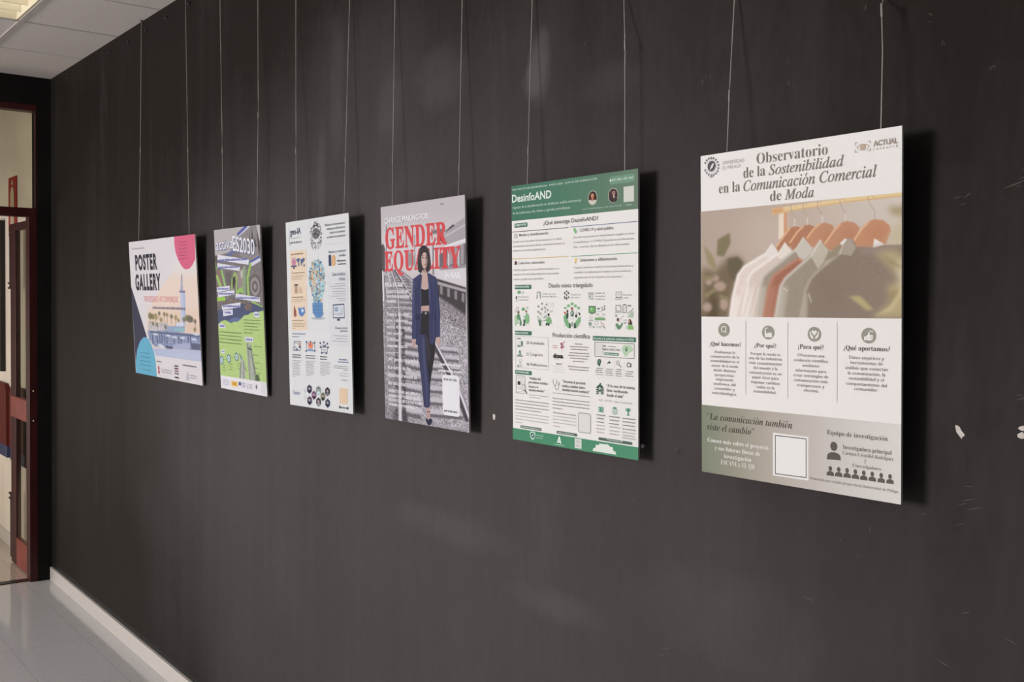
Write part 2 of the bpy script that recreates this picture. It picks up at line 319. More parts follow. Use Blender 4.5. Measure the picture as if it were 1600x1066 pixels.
SCR = [(-2.663,1.08,0.012,1.5,0.0016),(-2.502,1.003,0.015,2.5,0.0023),(-2.357,1.045,0.01,1.5,0.0019),(-2.284,1.012,0.01,1.5,0.0016),(-2.163,0.911,0.02,2.5,0.002),(-2.065,0.934,0.014,1.6,0.0021),(-1.865,0.988,0.016,1.3,0.0015),(-1.865,0.961,0.008,0.09,0.0019),(-2.008,0.868,0.016,1.6,0.0022),(-1.933,0.874,0.02,2.7,0.0019),(-1.763,0.916,0.018,2.0,0.0023),(-1.758,0.929,0.012,0.8,0.0012),(-1.548,1.059,0.022,2.1,0.0023),(-1.497,0.947,0.022,0.1,0.0019),(-1.512,0.929,0.02,0.15,0.0022),(-1.416,0.945,0.014,0.5,0.0024),(-2.382,0.694,0.022,2.6,0.0021),(-2.685,0.65,0.01,0.61,0.0016),(-1.639,1.085,0.008,1.5,0.002),(-1.479,1.356,0.03,2.6,0.0022),(-1.538,0.997,0.02,2.6,0.0022),(-1.441,1.068,0.008,1.56,0.0022),(-1.696,0.826,0.01,1.59,0.0019),(-1.601,1.236,0.014,0.32,0.0019),(-1.949,0.88,0.02,2.7,0.002),(-3.423,1.281,0.008,1.5,0.0022),(-3.423,1.27,0.008,1.5,0.0021),(-3.422,1.259,0.008,1.5,0.0013),(-3.422,1.248,0.008,1.5,0.0016),(-3.422,1.237,0.008,1.5,0.0016),(-3.422,1.226,0.008,1.5,0.0017),(-3.422,1.215,0.008,1.5,0.0021),(-3.422,1.204,0.008,1.5,0.0013),(-3.421,1.193,0.008,1.5,0.0013),(-3.421,1.182,0.008,1.5,0.0022),(-3.421,1.171,0.008,1.5,0.0016),(-3.421,1.16,0.008,1.5,0.0021),(-3.421,1.149,0.008,1.5,0.0019),(-5.057,1.416,0.01,1.46,0.0016),(-5.368,1.42,0.012,0.2,0.0013),(-3.696,1.17,0.01,1.61,0.0021),(-3.771,1.145,0.012,0.6,0.0013),(-0.861,1.353,0.03,0.3,0.0015),(-0.851,1.341,0.03,0.3,0.0016),(-0.87,1.345,0.02,0.4,0.0018),(-0.859,1.374,0.02,0.1,0.0012),(-1.09,1.248,0.012,1.94,0.0015),(-1.055,1.228,0.01,2.55,0.0017),(-0.936,1.318,0.02,0,0.0013),(-0.873,1.313,0.02,0.4,0.0018),(-1.153,1.13,0.03,-0.2,0.0024),(-0.86,1.177,0.02,0.4,0.0017),(-0.788,1.152,0.03,-0.3,0.0021),(-0.894,1.088,0.04,-0.3,0.0015),(-0.781,1.517,0.03,0.4,0.002),(-1.032,1.278,0.02,1.5,0.0024),(-1.067,2.148,0.012,1.5,0.0022),(-0.843,2.013,0.012,0.11,0.0017),(-0.846,2.01,0.008,0.32,0.0014),(-0.839,2.011,0.008,1.65,0.0012),(-0.807,1.832,0.03,0.3,0.0023),(-0.796,1.835,0.025,0.4,0.0016),(-0.788,1.844,0.02,0.5,0.0014),(-0.893,1.82,0.025,0.1,0.0018),(-0.877,1.822,0.015,0.63,0.0019),(-0.948,2.112,0.01,2.52,0.0018),(-0.926,2.063,0.012,1.4,0.0016),(-2.995,2.32,0.016,2.0,0.0012),(-3.141,2.241,0.006,0.32,0.0015),(-2.472,2.2,0.018,0.2,0.0018),(-2.681,2.075,0.02,2.0,0.0023),(-4.14,2.217,0.01,2.4,0.0014),(-2.122,2.182,0.02,1.5,0.0012),(-2.333,1.937,0.012,2.21,0.0016),(-3.052,2.09,0.02,1.5,0.0015),(-3.284,2.62,0.012,1.6,0.0013),(-2.461,2.244,0.04,0.7,0.0018),(-2.34,2.216,0.01,2.7,0.0018),(-4.64,2.215,0.01,1.5,0.0016),(-4.757,2.557,0.012,1.5,0.0013),(-2.138,2.03,0.012,1.5,0.0017),(-1.944,2.208,0.012,2.8,0.0016),(-1.603,2.048,0.006,1.5,0.0021),(-1.782,2.22,0.012,0.8,0.0018),(-1.677,2.084,0.006,2.24,0.0019),(-1.225,2.086,0.006,0.65,0.002),(-1.222,2.048,0.012,1.45,0.0024),(-1.471,1.914,0.016,0.5,0.0016),(-1.729,1.942,0.012,1.2,0.0016),(-1.41,2.088,0.008,1.04,0.0015),(-1.43,2.082,0.014,1.4,0.0021),(-1.465,2.133,0.006,2.16,0.0015)]
for x, z, l_, a_, w_ in SCR:
    scratch(x, z, l_, a_, w_)
    if rs.random() < .5: scratch(x+rs.uniform(-.012, .012), z+rs.uniform(-.012, .012), l_*.5, a_+rs.uniform(-.5, .5), w_*.7)
for k in range(150):
    scratch(rs.uniform(-6, -.3), rs.choice([rs.uniform(.15, 1.3), rs.uniform(1.9, 2.6), rs.uniform(.6, 1.28)]), rs.uniform(.002, .010), rs.uniform(0, 3.14), rs.uniform(.0006, .0016))
link('scuff_marks', bm, M_SCUFF, wall, kind='stuff')

# ---------------------------------------------------------------- hanging posters: drawing tools
GAIN = {1: (1.22, 1.14, 1.08), 2: (1.19, 1.11, 1.055), 3: (1.18, 1.09, 1.04), 4: (1.10, 1.02, .95), 5: (1.035, .965, .93), 6: (1.02, .95, .92)}
def ink(c, p=None):
    a = lin(c); g = GAIN[p or CUR]; return tuple(min(.93, a[i]/g[i]) for i in range(3))
def print_mat():
    m = mat('matt_print', (.8, .8, .8), .6, .12); N, L, b = nodes(m)
    at = N.new('ShaderNodeVertexColor'); at.layer_name = 'ink'; L.new(at.outputs[0], b.inputs['Base Color']); return m
M_PRINT = print_mat()
BW, BH, TH = .42, .594, .005
POSE = {1:(-4.44627,1.59785,0.05484,-0.00560,0.00124,0.02938),2:(-3.62296,1.60431,0.05127,-0.00203,-0.00028,0.03209),3:(-2.97414,1.60267,0.02493,0.01016,0.01815,0.04715),4:(-2.37368,1.61342,0.03041,-0.00678,0.01042,0.04176),5:(-1.76492,1.62303,0.01872,0.00922,0.00772,0.04289),6:(-1.15818,1.63161,0.02431,0.00150,0.01199,0.05674)}
META = {
 1: ('white double-width poster with pink, teal and navy corner shapes, farthest along the wall', .84),
 2: ('green and grey collage poster with tilted white lettering beside the double-width poster', .42),
 3: ('white poster with a light bulb picture and peach side panel, third from the far end', .42),
 4: ('railway poster with red serif heading and a woman in a navy suit', .42),
 5: ('white poster with dark green header and green footer full of small text', .42),
 6: ('white fashion poster with a photograph of shirts on hangers, nearest the camera', .42)}
STEP = .00013
PART = None; CUR = None
ROOTS = {}; MATS = {}
class Buf:
    def __init__(s, name, label): s.name, s.label, s.v, s.f, s.c = name, label, [], [], []
def flush_part():
    global PART
    if PART and PART.f:
        me = bpy.data.meshes.new(PART.name); me.from_pydata(PART.v, [], PART.f); ca = me.color_attributes.new('ink', 'FLOAT_COLOR', 'POINT')
        ca.data.foreach_set('color', np.array([(*c, 1) for c in PART.c], dtype=np.float32).ravel()); me.materials.append(M_PRINT)
        o = bpy.data.objects.new(PART.name, me); COL.objects.link(o); o.parent = ROOTS[CUR]
        if PART.label: o['label'] = PART.label
    PART = None
def begin(n):
    global CUR, BWN
    flush_part(); CUR = n; BWN = META[n][1]
    x, z, tilt, yw, rl_, gap = POSE[n]
    R = Vector((math.cos(yw), math.sin(yw), 0)); U = Vector((0, -math.sin(tilt), math.cos(tilt))); U = (U-R*(U @ R)).normalized()
    c, s = math.cos(rl_), math.sin(rl_); R, U = c*R+s*U, -s*R+c*U; Yv = U.cross(R)
    mw = Matrix(((R.x, Yv.x, U.x, x), (R.y, Yv.y, U.y, -gap), (R.z, Yv.z, U.z, z), (0, 0, 0, 1)))
    e = empty('exhibition_poster'); e.matrix_world = mw; ROOTS[n] = e; MATS[n] = mw
    tag(e, META[n][0], 'poster', 'posters hanging along the black wall')
    bm = bmesh.new(); box(bm, -BWN/2, BWN/2, 0, TH, -BH/2, BH/2, .0006)
    bm.normal_update()
    o = link('board', bm, M_EDGE, e)
    paper = {1: (214, 206, 207), 2: (226, 220, 223), 3: (218, 216, 215), 4: (216, 210, 210), 5: (228, 223, 219), 6: (231, 225, 222)}[n]
    mp_ = noise_mat('white_board_print', ink(paper), ink(paper), 30, .6, .12); o.data.materials.append(mp_)
    for p in o.data.polygons:
        if p.normal.y < -.9: p.material_index = 1
def part(name, label=None):
    global PART
    flush_part(); PART = Buf(name, label)
def X3(u, v, L): return ((u-.5)*BWN, -.00025-L*STEP, (.5-v)*BH)
def addv(pts3, faces, cols):
    n = len(PART.v); PART.v += pts3; PART.f += [tuple(i+n for i in f_) for f_ in faces]; PART.c += cols
def fill(pts, c, L):
    pts = [(min(max(u, 0), 1), min(max(v, 0), 1)) for u, v in pts]
    p3 = [X3(u, v, L) for u, v in pts]; tr = tessellate_polygon([[Vector((a, b, 0)) for a, _, b in p3]])
    out_ = []
    for t_ in tr:
        a, b, c_ = [p3[i] for i in t_]
        s = (b[0]-a[0])*(c_[2]-a[2])-(b[2]-a[2])*(c_[0]-a[0]); out_.append(t_ if s > 0 else t_[::-1])
    addv(p3, out_, [c]*len(p3))
def P(pts, c, L): fill(pts, ink(c), L)
def E(u, v, ru, rv, c, L, ring=None):
    n = 28 if ru*BWN > .006 else 14; c = ink(c)
    o_ = [(u+ru*math.cos(-2*math.pi*k/n), v+rv*math.sin(-2*math.pi*k/n)) for k in range(n)]
    if not ring: fill(o_, c, L); return
    i_ = [(u+(ru*(1-ring))*math.cos(-2*math.pi*k/n), v+(rv*(1-ring))*math.sin(-2*math.pi*k/n)) for k in range(n)]
    addv([X3(a, b, L) for a, b in o_+i_], [(k, (k+1) % n, n+(k+1) % n, n+k) for k in range(n)], [c]*(2*n))
def K(pts, w_, c, L):
    c = ink(c); hw = w_*BH/2
    q = [Vector(((u-.5)*BWN, (.5-v)*BH)) for u, v in pts]
    for a, b in zip(q, q[1:]):
        d = (b-a); 
        if d.length < 1e-6: continue
        d.normalize(); n = Vector((-d.y, d.x))*hw; a2 = a-d*hw*.3; b2 = b+d*hw*.3; y = -.00025-L*STEP
        addv([(p_.x, y, p_.y) for p_ in (a2-n, b2-n, b2+n, a2+n)], [(0, 1, 2, 3)], [c]*4)
def R(u0, v0, u1, v1, c, L, rad, ring):
    c = ink(c); x0, x1 = sorted((u0, u1)); y0, y1 = sorted((v0, v1)); asp = BWN/BH; rd = min(rad, (x1-x0)*.49, (y1-y0)*.49/asp)
    def rr2(x0, y0, x1, y1, rd):
        if rd <= 0: return [(x0, y1), (x1, y1), (x1, y0), (x0, y0)]
        o_ = []
        for cx, cy_, a0 in ((x1-rd, y0+rd*asp, 0), (x0+rd, y0+rd*asp, 90), (x0+rd, y1-rd*asp, 180), (x1-rd, y1-rd*asp, 270)):
            for k in range(6):
                a = math.radians(a0+k*18); o_.append((cx+rd*math.cos(a), cy_-rd*asp*math.sin(a)))
        return o_
    o_ = rr2(x0, y0, x1, y1, rd)
    if not ring: fill(o_, c, L); return
    i_ = rr2(x0+ring, y0+ring*asp, x1-ring, y1-ring*asp, max(rd-ring, 1e-5) if rd > 0 else 0); n = len(o_)
    addv([X3(a, b, L) for a, b in o_+i_], [(k, (k+1) % n, n+(k+1) % n, n+k) for k in range(n)], [c]*(2*n))
def B(c, u0, u1, v, h, L, seed):
    r = random.Random(seed); u0, u1 = sorted((u0, u1)); c = ink(c); hu = h*BH/BWN; u = u0; left = r.randint(2, 9)
    while u < u1-hu*.1:                     # a row of letter-sized strokes grouped into words
        w_ = min(u1-u, hu*r.choice((.22, .5, .5, .55, .75))); k = r.random()
        top = .62 if k < .28 else .34; bot = .58 if k > .9 else .36
        addv([X3(a, b, L) for a, b in ((u, v+h*bot), (u+w_, v+h*.36), (u+w_, v-h*.34), (u, v-h*top))], [(0, 1, 2, 3)], [c]*4)
        left -= 1; u += w_+hu*(.12 if left else .42)
        if not left: left = r.randint(2, 9)
def G(u0, v0, u1, v1, cs, L):
    n = len(cs); cc = [ink(c) for c in cs]; vs = []; co_ = []; fs = []
    for k in range(n):
        u = u0+(u1-u0)*k/(n-1); vs += [X3(u, v0, L), X3(u, v1, L)]; co_ += [cc[k], cc[k]]
        if k: fs.append((2*k-1, 2*k+1, 2*k, 2*k-2))
    addv(vs, fs, co_)
# lettering: glyph outlines of the built-in typeface, fitted to a baseline and a cap height
_tc = {}
def styled(s, f_):
    if f_ == 's': return s, []
    lo, up_, dg = {'b': (0x1d41a, 0x1d400, None), 'i': (0x1d44e, 0x1d434, None), 'bi': (0x1d482, 0x1d468, None)}[f_]
    ac = {'á': 'a', 'é': 'e', 'í': 'i', 'ó': 'o', 'ú': 'u'}; o_ = ''; acc = []
    for i, ch in enumerate(s):
        if ch in ac: acc.append(i); ch = ac[ch]
        if ch == 'h' and f_ == 'i': o_ += '\u210e'
        elif 'a' <= ch <= 'z': o_ += chr(lo+ord(ch)-97)
        elif 'A' <= ch <= 'Z': o_ += chr(up_+ord(ch)-65)
        elif ch.isdigit() and dg: o_ += chr(dg+int(ch))
        else: o_ += ch
    return o_, acc
def outline(body, w_, res=2, sp=1):
    key = (body, w_, res, sp)
    if key not in _tc:
        cu = bpy.data.curves.new('lettering', 'FONT'); cu.body = body; cu.resolution_u = res; cu.offset = w_; cu.fill_mode = 'FRONT'; cu.space_character = sp
        ob = bpy.data.objects.new('lettering', cu); me = ob.to_mesh()
        if len(me.vertices):
            vs = np.zeros(len(me.vertices)*3); me.vertices.foreach_get('co', vs); vs = vs.reshape(-1, 3)[:, :2].copy(); fs = [tuple(p.vertices) for p in me.polygons]
        else: vs, fs = np.zeros((0, 2)), []
        ob.to_mesh_clear(); bpy.data.objects.remove(ob); bpy.data.curves.remove(cu); _tc[key] = (vs, fs)
    return _tc[key]
def T(s, f_, c, u0, v0, u1, v1, h, L, w_, sp=1):
    body, acc = styled(s, f_)
    vs, fs = outline(body, w_, 4 if h > .03 else 2, sp)
    if not len(vs): return
    capv, _ = outline(styled('H', f_)[0], w_, 2); cap = capv[:, 1].max()-max(capv[:, 1].min(), 0)*0
    x0, x1 = vs[:, 0].min(), vs[:, 0].max()
    pts = [vs]; fcs = [fs]
    for i in acc:
        a = outline(body[:i]+body[i], w_)[0][:, 0].max(); b_ = outline(body[i], w_)[0]; wd = b_[:, 0].max()-b_[:, 0].min(); cx = a-wd*.5; t_ = b_[:, 1].max(); 
        if s[i] == 'í': t_ = outline(styled('x', f_)[0], w_)[0][:, 1].max()
        d = .06; pts.append(np.array([(cx-.02, t_+.07), (cx+.05, t_+.07), (cx+.20, t_+.25), (cx+.09, t_+.25)])); fcs.append([(0, 1, 2, 3)])
    du, dv = u1-u0, v1-v0
    for vv_, ff in zip(pts, fcs):
        t_ = (vv_[:, 0]-x0)/(x1-x0); uu = u0+t_*du; v_ = v0+t_*dv-vv_[:, 1]/cap*h
        p3 = [X3(a, b, L) for a, b in zip(uu, v_)]; g = []
        for q in ff:
            s_ = 0
            for k in range(len(q)):
                a, b = p3[q[k]], p3[q[(k+1) % len(q)]]; s_ += a[0]*b[2]-b[0]*a[2]
            g.append(q if s_ > 0 else q[::-1])
        addv(p3, g, [ink(c)]*len(p3))
# printed pictures: a fine grid of coloured points, drawn from soft polygons and strokes
CV = None
def canvas(w_, h_, u0, v0, u1, v1, bg, L):
    global CV
    CV = dict(s=.6 if w_ < 300 else .85, w=w_, h=h_, u0=u0, v0=v0, u1=u1, v1=v1, L=L, a=np.ones((h_, w_, 3))*np.array(bg, float), r=np.random.RandomState(5))
def px(pts): return np.array([((u-CV['u0'])/(CV['u1']-CV['u0'])*(CV['w']-1), (v-CV['v0'])/(CV['v1']-CV['v0'])*(CV['h']-1)) for u, v in pts])
def blur(m, s):
    if s < .3: return m
    n = max(1, int(3*s)); k = np.exp(-.5*(np.arange(-n, n+1)/s)**2); k /= k.sum()
    m = np.pad(m, n, mode='edge'); m = np.apply_along_axis(lambda r: np.convolve(r, k, 'valid'), 1, m); return np.apply_along_axis(lambda r: np.convolve(r, k, 'valid'), 0, m)
def window(x0, y0, x1, y1, pad):
    return max(0, int(x0-pad)), max(0, int(y0-pad)), min(CV['w'], int(x1+pad)+2), min(CV['h'], int(y1+pad)+2)
def paint(b, m, c, al, noise):
    x0, y0, x1, y1 = b; a = np.array(c, float)*np.ones((y1-y0, x1-x0, 3))
    if noise:
        n = CV['r'].normal(size=(y1-y0, x1-x0)); n = .7*n+1.3*blur(n, .8); a = a*(1+noise*n[..., None])
    k = (m*al)[..., None]; CV['a'][y0:y1, x0:x1] = CV['a'][y0:y1, x0:x1]*(1-k)+a*k
def rp(pts, c, bl, c2=None, noise=0, al=1):
    q = px(pts); bl = bl*CV['w']/330 if bl > 3 else bl*CV['s']
    b = window(q[:, 0].min(), q[:, 1].min(), q[:, 0].max(), q[:, 1].max(), 3*bl+3)
    if b[2] <= b[0] or b[3] <= b[1]: return
    yy, xx = np.mgrid[b[1]:b[3], b[0]:b[2]].astype(float); acc = np.zeros_like(xx)
    for ox in (-.25, .25):
        for oy in (-.25, .25):
            m = np.zeros(xx.shape, bool); X, Y = xx+ox, yy+oy
            for (x0, y0), (x1, y1) in zip(q, np.roll(q, -1, 0)):
                if y0 == y1: continue
                m ^= ((y0 > Y) != (y1 > Y)) & (X < (x1-x0)*(Y-y0)/(y1-y0)+x0)
            acc += m
    paint(b, blur(acc/4, bl), c, al, noise)
def rl(pts, w_, c, bl, al=1):
    q = px(pts); hw = w_/(CV['u1']-CV['u0'])*CV['w']/2
    b = window(q[:, 0].min(), q[:, 1].min(), q[:, 0].max(), q[:, 1].max(), hw+3*bl+3)
    if b[2] <= b[0] or b[3] <= b[1]: return
    yy, xx = np.mgrid[b[1]:b[3], b[0]:b[2]].astype(float); d = np.full(xx.shape, 1e9)
    for (x0, y0), (x1, y1) in zip(q, q[1:]):
        dx, dy = x1-x0, y1-y0; t_ = np.clip(((xx-x0)*dx+(yy-y0)*dy)/(dx*dx+dy*dy+1e-9), 0, 1); d = np.minimum(d, np.hypot(xx-x0-t_*dx, (yy-y0-t_*dy)))
    paint(b, blur(np.clip(hw-d+.5, 0, 1) if hw > .5 else np.clip(1-d, 0, 1)*hw*2, bl*CV['s']), c, al, 0)
def re_(u, v, ru, rv, c, bl, al=1):
    (x, y), = px([(u, v)]); rx = ru/(CV['u1']-CV['u0'])*CV['w']; ry = rv/(CV['v1']-CV['v0'])*CV['h']
    b = window(x-rx, y-ry, x+rx, y+ry, 3*bl+3)
    if b[2] <= b[0] or b[3] <= b[1]: return
    yy, xx = np.mgrid[b[1]:b[3], b[0]:b[2]].astype(float); paint(b, blur((((xx-x)/rx)**2+((yy-y)/ry)**2 < 1).astype(float), bl*CV['s']), c, al, 0)
def flush():
    global CV
    w_, h_ = CV['w'], CV['h']; us = np.linspace(CV['u0'], CV['u1'], w_); vs = np.linspace(CV['v0'], CV['v1'], h_)
    a = np.clip(CV['a'], 0, 255)/255; a = np.where(a <= .04045, a/12.92, ((a+.055)/1.055)**2.4)/np.array(GAIN[CUR]); a = np.minimum(a, .93)
    y = -.00025-CV['L']*STEP
    p3 = [((u-.5)*BWN, y, (.5-v)*BH) for v in vs for u in us]
    fs = [(j*w_+i, (j+1)*w_+i, (j+1)*w_+i+1, j*w_+i+1) for j in range(h_-1) for i in range(w_-1)]
    addv(p3, fs, [tuple(c) for c in a.reshape(-1, 3)]); CV = None

# ---------------------------------------------------------------- the six posters (u to the right, v downwards, 0..1 on each board)
begin(6)
part('heading')
T('Observatorio','b',(132,120,111),.3176,.0489,.6733,.0489,.0308,4,-.009)
T('de la','b',(132,120,111),.2461,.0859,.3626,.0859,.0308,4,-.006)
T('Sostenibilidad','i',(132,120,111),.381,.0863,.7477,.0863,.0296,4,.006)
T('en la','b',(132,120,111),.108,.1241,.2265,.1241,.0312,4,-.006)
T('Comunicación Comercial','i',(132,120,111),.2458,.1259,.8933,.1259,.0313,4,.006)
T('de','b',(132,120,111),.3879,.1632,.4458,.1632,.0297,4,-.006)
T('Moda','i',(132,120,111),.4636,.1634,.6068,.1634,.0293,4,.006)
part('university_emblem')
T('UNIVERSIDAD','s',(178,172,172),.1281,.0371,.2502,.0371,.0108,4,-.008)
T('DE MÁLAGA','s',(178,172,172),.128,.0525,.2325,.0525,.0108,4,-.008)
E(.0658,.0365,.0237,.0165,(92,88,92),2)
E(.0287,.0236,.0058,.0035,(135,131,134),2)
E(.0376,.026,.0018,.0013,(140,136,138),2)
E(.0373,.0163,.0058,.0035,(135,131,134),2)
E(.0442,.0204,.0018,.0013,(140,136,138),2)
E(.0496,.0118,.0057,.0035,(135,131,134),2)
E(.0535,.0169,.0018,.0013,(140,136,138),2)
E(.0639,.0107,.0057,.0035,(135,131,134),2)
E(.0644,.016,.0018,.0013,(140,136,138),2)
E(.0784,.0131,.0057,.0035,(135,131,134),2)
E(.0754,.0178,.0018,.0013,(140,136,138),2)
E(.0912,.0186,.0057,.0035,(135,131,134),2)
E(.0852,.022,.0018,.0013,(140,136,138),2)
E(.1007,.0266,.0056,.0035,(135,131,134),2)
E(.0924,.0282,.0018,.0013,(140,136,138),2)
E(.1058,.036,.0056,.0035,(135,131,134),2)
E(.0962,.0355,.0018,.0013,(140,136,138),2)
E(.1057,.0456,.0056,.0035,(135,131,134),2)
E(.0962,.0429,.0018,.0013,(140,136,138),2)
E(.1005,.0542,.0057,.0035,(135,131,134),2)
E(.0922,.0496,.0018,.0013,(140,136,138),2)
E(.0908,.0607,.0057,.0035,(135,131,134),2)
E(.0849,.0547,.0018,.0013,(140,136,138),2)
E(.0779,.0644,.0057,.0035,(135,131,134),2)
E(.075,.0575,.0018,.0013,(140,136,138),2)
E(.0634,.0646,.0057,.0035,(135,131,134),2)
E(.064,.0577,.0018,.0013,(140,136,138),2)
E(.0491,.0614,.0058,.0035,(135,131,134),2)
E(.0531,.0552,.0018,.0013,(140,136,138),2)
E(.0369,.0551,.0058,.0035,(135,131,134),2)
E(.0439,.0503,.0018,.0013,(140,136,138),2)
E(.0284,.0465,.0058,.0035,(135,131,134),2)
E(.0375,.0437,.0018,.0013,(140,136,138),2)
P([(.0559,.0458),(.0617,.0375),(.07,.0294),(.0765,.0277),(.0789,.0305),(.0756,.0355),(.0715,.0413),(.0641,.0442),(.0567,.0489)],(225,220,218),3)
E(.0655,.0696,.0131,.0022,(150,146,148),2)
E(.0661,.013,.0147,.0017,(160,156,158),2)
part('sponsor_logo')
T('ACTUAL','s',(163,150,141),.8792,.044,.9828,.044,.0142,4,.045)
T('r e s e a r c h','s',(178,167,160),.8792,.0547,.9834,.0547,.0075,4,0)
K([(.7993,.0348),(.7993,.0283),(.8105,.0285)],.0019,(178,165,156),3)
K([(.8548,.029),(.8658,.0288),(.8658,.0348)],.0019,(178,165,156),3)
K([(.7993,.0473),(.7993,.0542),(.8105,.0539)],.0019,(178,165,156),3)
K([(.8549,.0542),(.8659,.0539),(.8658,.0479)],.0019,(178,165,156),3)
E(.8334,.0422,.0129,.0079,(182,158,140),2)
E(.8334,.0422,.0074,.0049,(205,186,172),3)
E(.8334,.0422,.0037,.0026,(160,138,122),4)
K([(.8062,.0422),(.8167,.0359),(.8334,.0343),(.8487,.0367),(.861,.0423)],.0023,(185,165,150),3)
K([(.8087,.0435),(.8192,.049),(.8334,.0513),(.8475,.0502),(.8597,.0433)],.0015,(200,182,170),3)
part('photograph')
canvas(400,244,0,.1747,1,.5056,(190,170,157),1)
rp([(-.056,.108),(.5558,.1449),(.555,.5122),(-.0608,.5173)],(178,159,147),60)
rp([(.7082,.1541),(1.0537,.1749),(1.0547,.3494),(.7082,.3409)],(208,196,186),60)
rp([(.2221,.183),(.5557,.1997),(.4754,.3726),(.2652,.3204)],(196,178,166),30)
rp([(.0089,.3492),(.0842,.3657),(.1491,.3273),(.2211,.3217),(.2474,.354),(.2027,.3972),(.1657,.5105),(-.0025,.5117)],(118,102,80),6)
rp([(.094,.316),(.0991,.2663),(.1679,.248),(.1731,.2787),(.1354,.3195)],(128,116,88),2.5)
rp([(.0172,.2811),(.0661,.3102),(.0937,.3509),(.0842,.3657),(.0376,.3347)],(152,138,106),3)
rp([(.1536,.3274),(.2122,.3215),(.2431,.3393),(.2384,.3782),(.1847,.397),(.1578,.367)],(104,92,74),3)
rp([(.0649,.4257),(.0973,.4559),(.1015,.511),(.0358,.5115)],(92,78,60),4)
re_(.1116,.411,.0351,.015,(188,162,150),3,al=.8)
re_(.0361,.476,.0285,.0142,(188,162,150),3,al=.8)
re_(.1342,.4659,.0238,.0199,(188,162,150),3,al=.8)
re_(.0464,.3953,.0208,.0111,(188,162,150),3,al=.8)
re_(.084,.3857,.0224,.01,(188,162,150),3,al=.8)
rp([(.0085,.3796),(.0748,.3756),(.0841,.3832),(.0132,.3949)],(140,128,96),2)
rp([(.0175,.4355),(.0837,.4158),(.093,.4219),(.0269,.4482)],(140,128,96),2)
rp([(.1114,.436),(.1617,.4461),(.1571,.456),(.1067,.4459)],(140,128,96),2)
rp([(.4336,.1983),(.476,.1994),(.4774,.2655),(.4308,.2778)],(228,210,192),1)
rp([(.4582,.1995),(.476,.1994),(.4774,.2618),(.4595,.2695)],(205,152,118),1)
rp([(.3981,.1862),(.5082,.1817),(.7812,.1742),(1.0082,.1739),(1.0082,.1847),(.7812,.1874),(.5082,.1964),(.3981,.2026)],(224,196,150),1.2)
rp([(.3981,.1862),(.4558,.184),(.4557,.1994),(.3981,.2026)],(208,158,112),3)
rl([(.4435,.1978),(.7812,.1856),(1.0082,.1835)],.0049,(205,166,118),1)
rl([(.4938,.1781),(.4986,.1992),(.5177,.2176),(.5144,.2415)],.0036,(172,156,142),.5)
rl([(.5542,.1768),(.5581,.1989),(.5783,.2182),(.5767,.2409)],.0035,(172,156,142),.5)
rl([(.6239,.1761),(.6277,.1957),(.6498,.217),(.6482,.239)],.0034,(172,156,142),.5)
rl([(.7289,.1739),(.7333,.1945),(.7581,.2178),(.7567,.2393)],.0033,(172,156,142),.5)
rl([(.8557,.1759),(.8599,.1934),(.8857,.218),(.8851,.2403)],.0031,(172,156,142),.5)
rl([(.5082,.1766),(.5202,.1864)],.0024,(172,156,142),.5,al=.8)
rl([(.5652,.1765),(.5753,.1847)],.0023,(172,156,142),.5,al=.8)
rl([(.6316,.1742),(.6422,.1838)],.0023,(172,156,142),.5,al=.8)
rl([(.7391,.1736),(.7559,.1842)],.0022,(172,156,142),.5,al=.8)
rl([(.8675,.1732),(.887,.1841)],.0021,(172,156,142),.5,al=.8)
rl([(.5145,.2207),(.5136,.2419)],.0064,(222,208,196),.6,al=.8)
rl([(.5768,.2199),(.5759,.2408)],.0062,(222,208,196),.6,al=.8)
rl([(.6483,.2178),(.6475,.2389)],.0061,(222,208,196),.6,al=.8)
rl([(.7567,.2186),(.756,.2393)],.0058,(222,208,196),.6,al=.8)
rp([(.4167,.3009),(.4555,.2693),(.488,.2464),(.516,.2425),(.5438,.2468),(.4918,.2985),(.4307,.313)],(176,124,97),.8)
rl([(.42,.2986),(.4595,.2681),(.488,.2482)],.0091,(220,176,136),1)
rp([(.508,.2699),(.5634,.2673),(.5476,.3035),(.4837,.3015)],(170,110,84),8,al=.5)
rp([(.4854,.2913),(.5239,.258),(.5556,.2418),(.5868,.2409),(.6162,.2489),(.5711,.301),(.5078,.3175)],(176,124,97),.8)
rl([(.4902,.2882),(.5271,.259),(.5572,.2437)],.0088,(220,176,136),1)
rp([(.579,.2679),(.633,.2654),(.6176,.3011),(.5555,.2991)],(170,110,84),8,al=.5)
rp([(.5696,.2826),(.6023,.2542),(.633,.2406),(.6634,.2387),(.6971,.2469),(.7023,.256),(.6558,.3059),(.5867,.3037)],(188,138,110),.8)
rl([(.5743,.2782),(.6062,.2544),(.6361,.2412)],.0086,(220,176,136),1)
rp([(.6558,.2654),(.7082,.2629),(.6933,.2981),(.633,.2961)],(170,110,84),8,al=.5)
rp([(.6543,.2991),(.6933,.2668),(.7304,.2439),(.7596,.2385),(.7971,.2446),(.8199,.2599),(.7814,.3119),(.6709,.3176)],(188,138,110),.8)
rl([(.6603,.297),(.6963,.2678),(.7318,.2457)],.0083,(220,176,136),1)
rp([(.7523,.2647),(.8029,.2623),(.7886,.2968),(.7304,.2949)],(170,110,84),8,al=.5)
rp([(.7871,.2954),(.8242,.2632),(.8593,.243),(.8871,.2391),(.9228,.2437),(.95,.2597),(.9554,.274),(.9298,.3122),(.8172,.3183)],(194,140,108),.8)
rl([(.7943,.2926),(.827,.2646),(.8607,.2452)],.0079,(220,176,136),1)
rp([(.8803,.2646),(.9283,.2622),(.9148,.2959),(.8595,.294)],(170,110,84),8,al=.5)
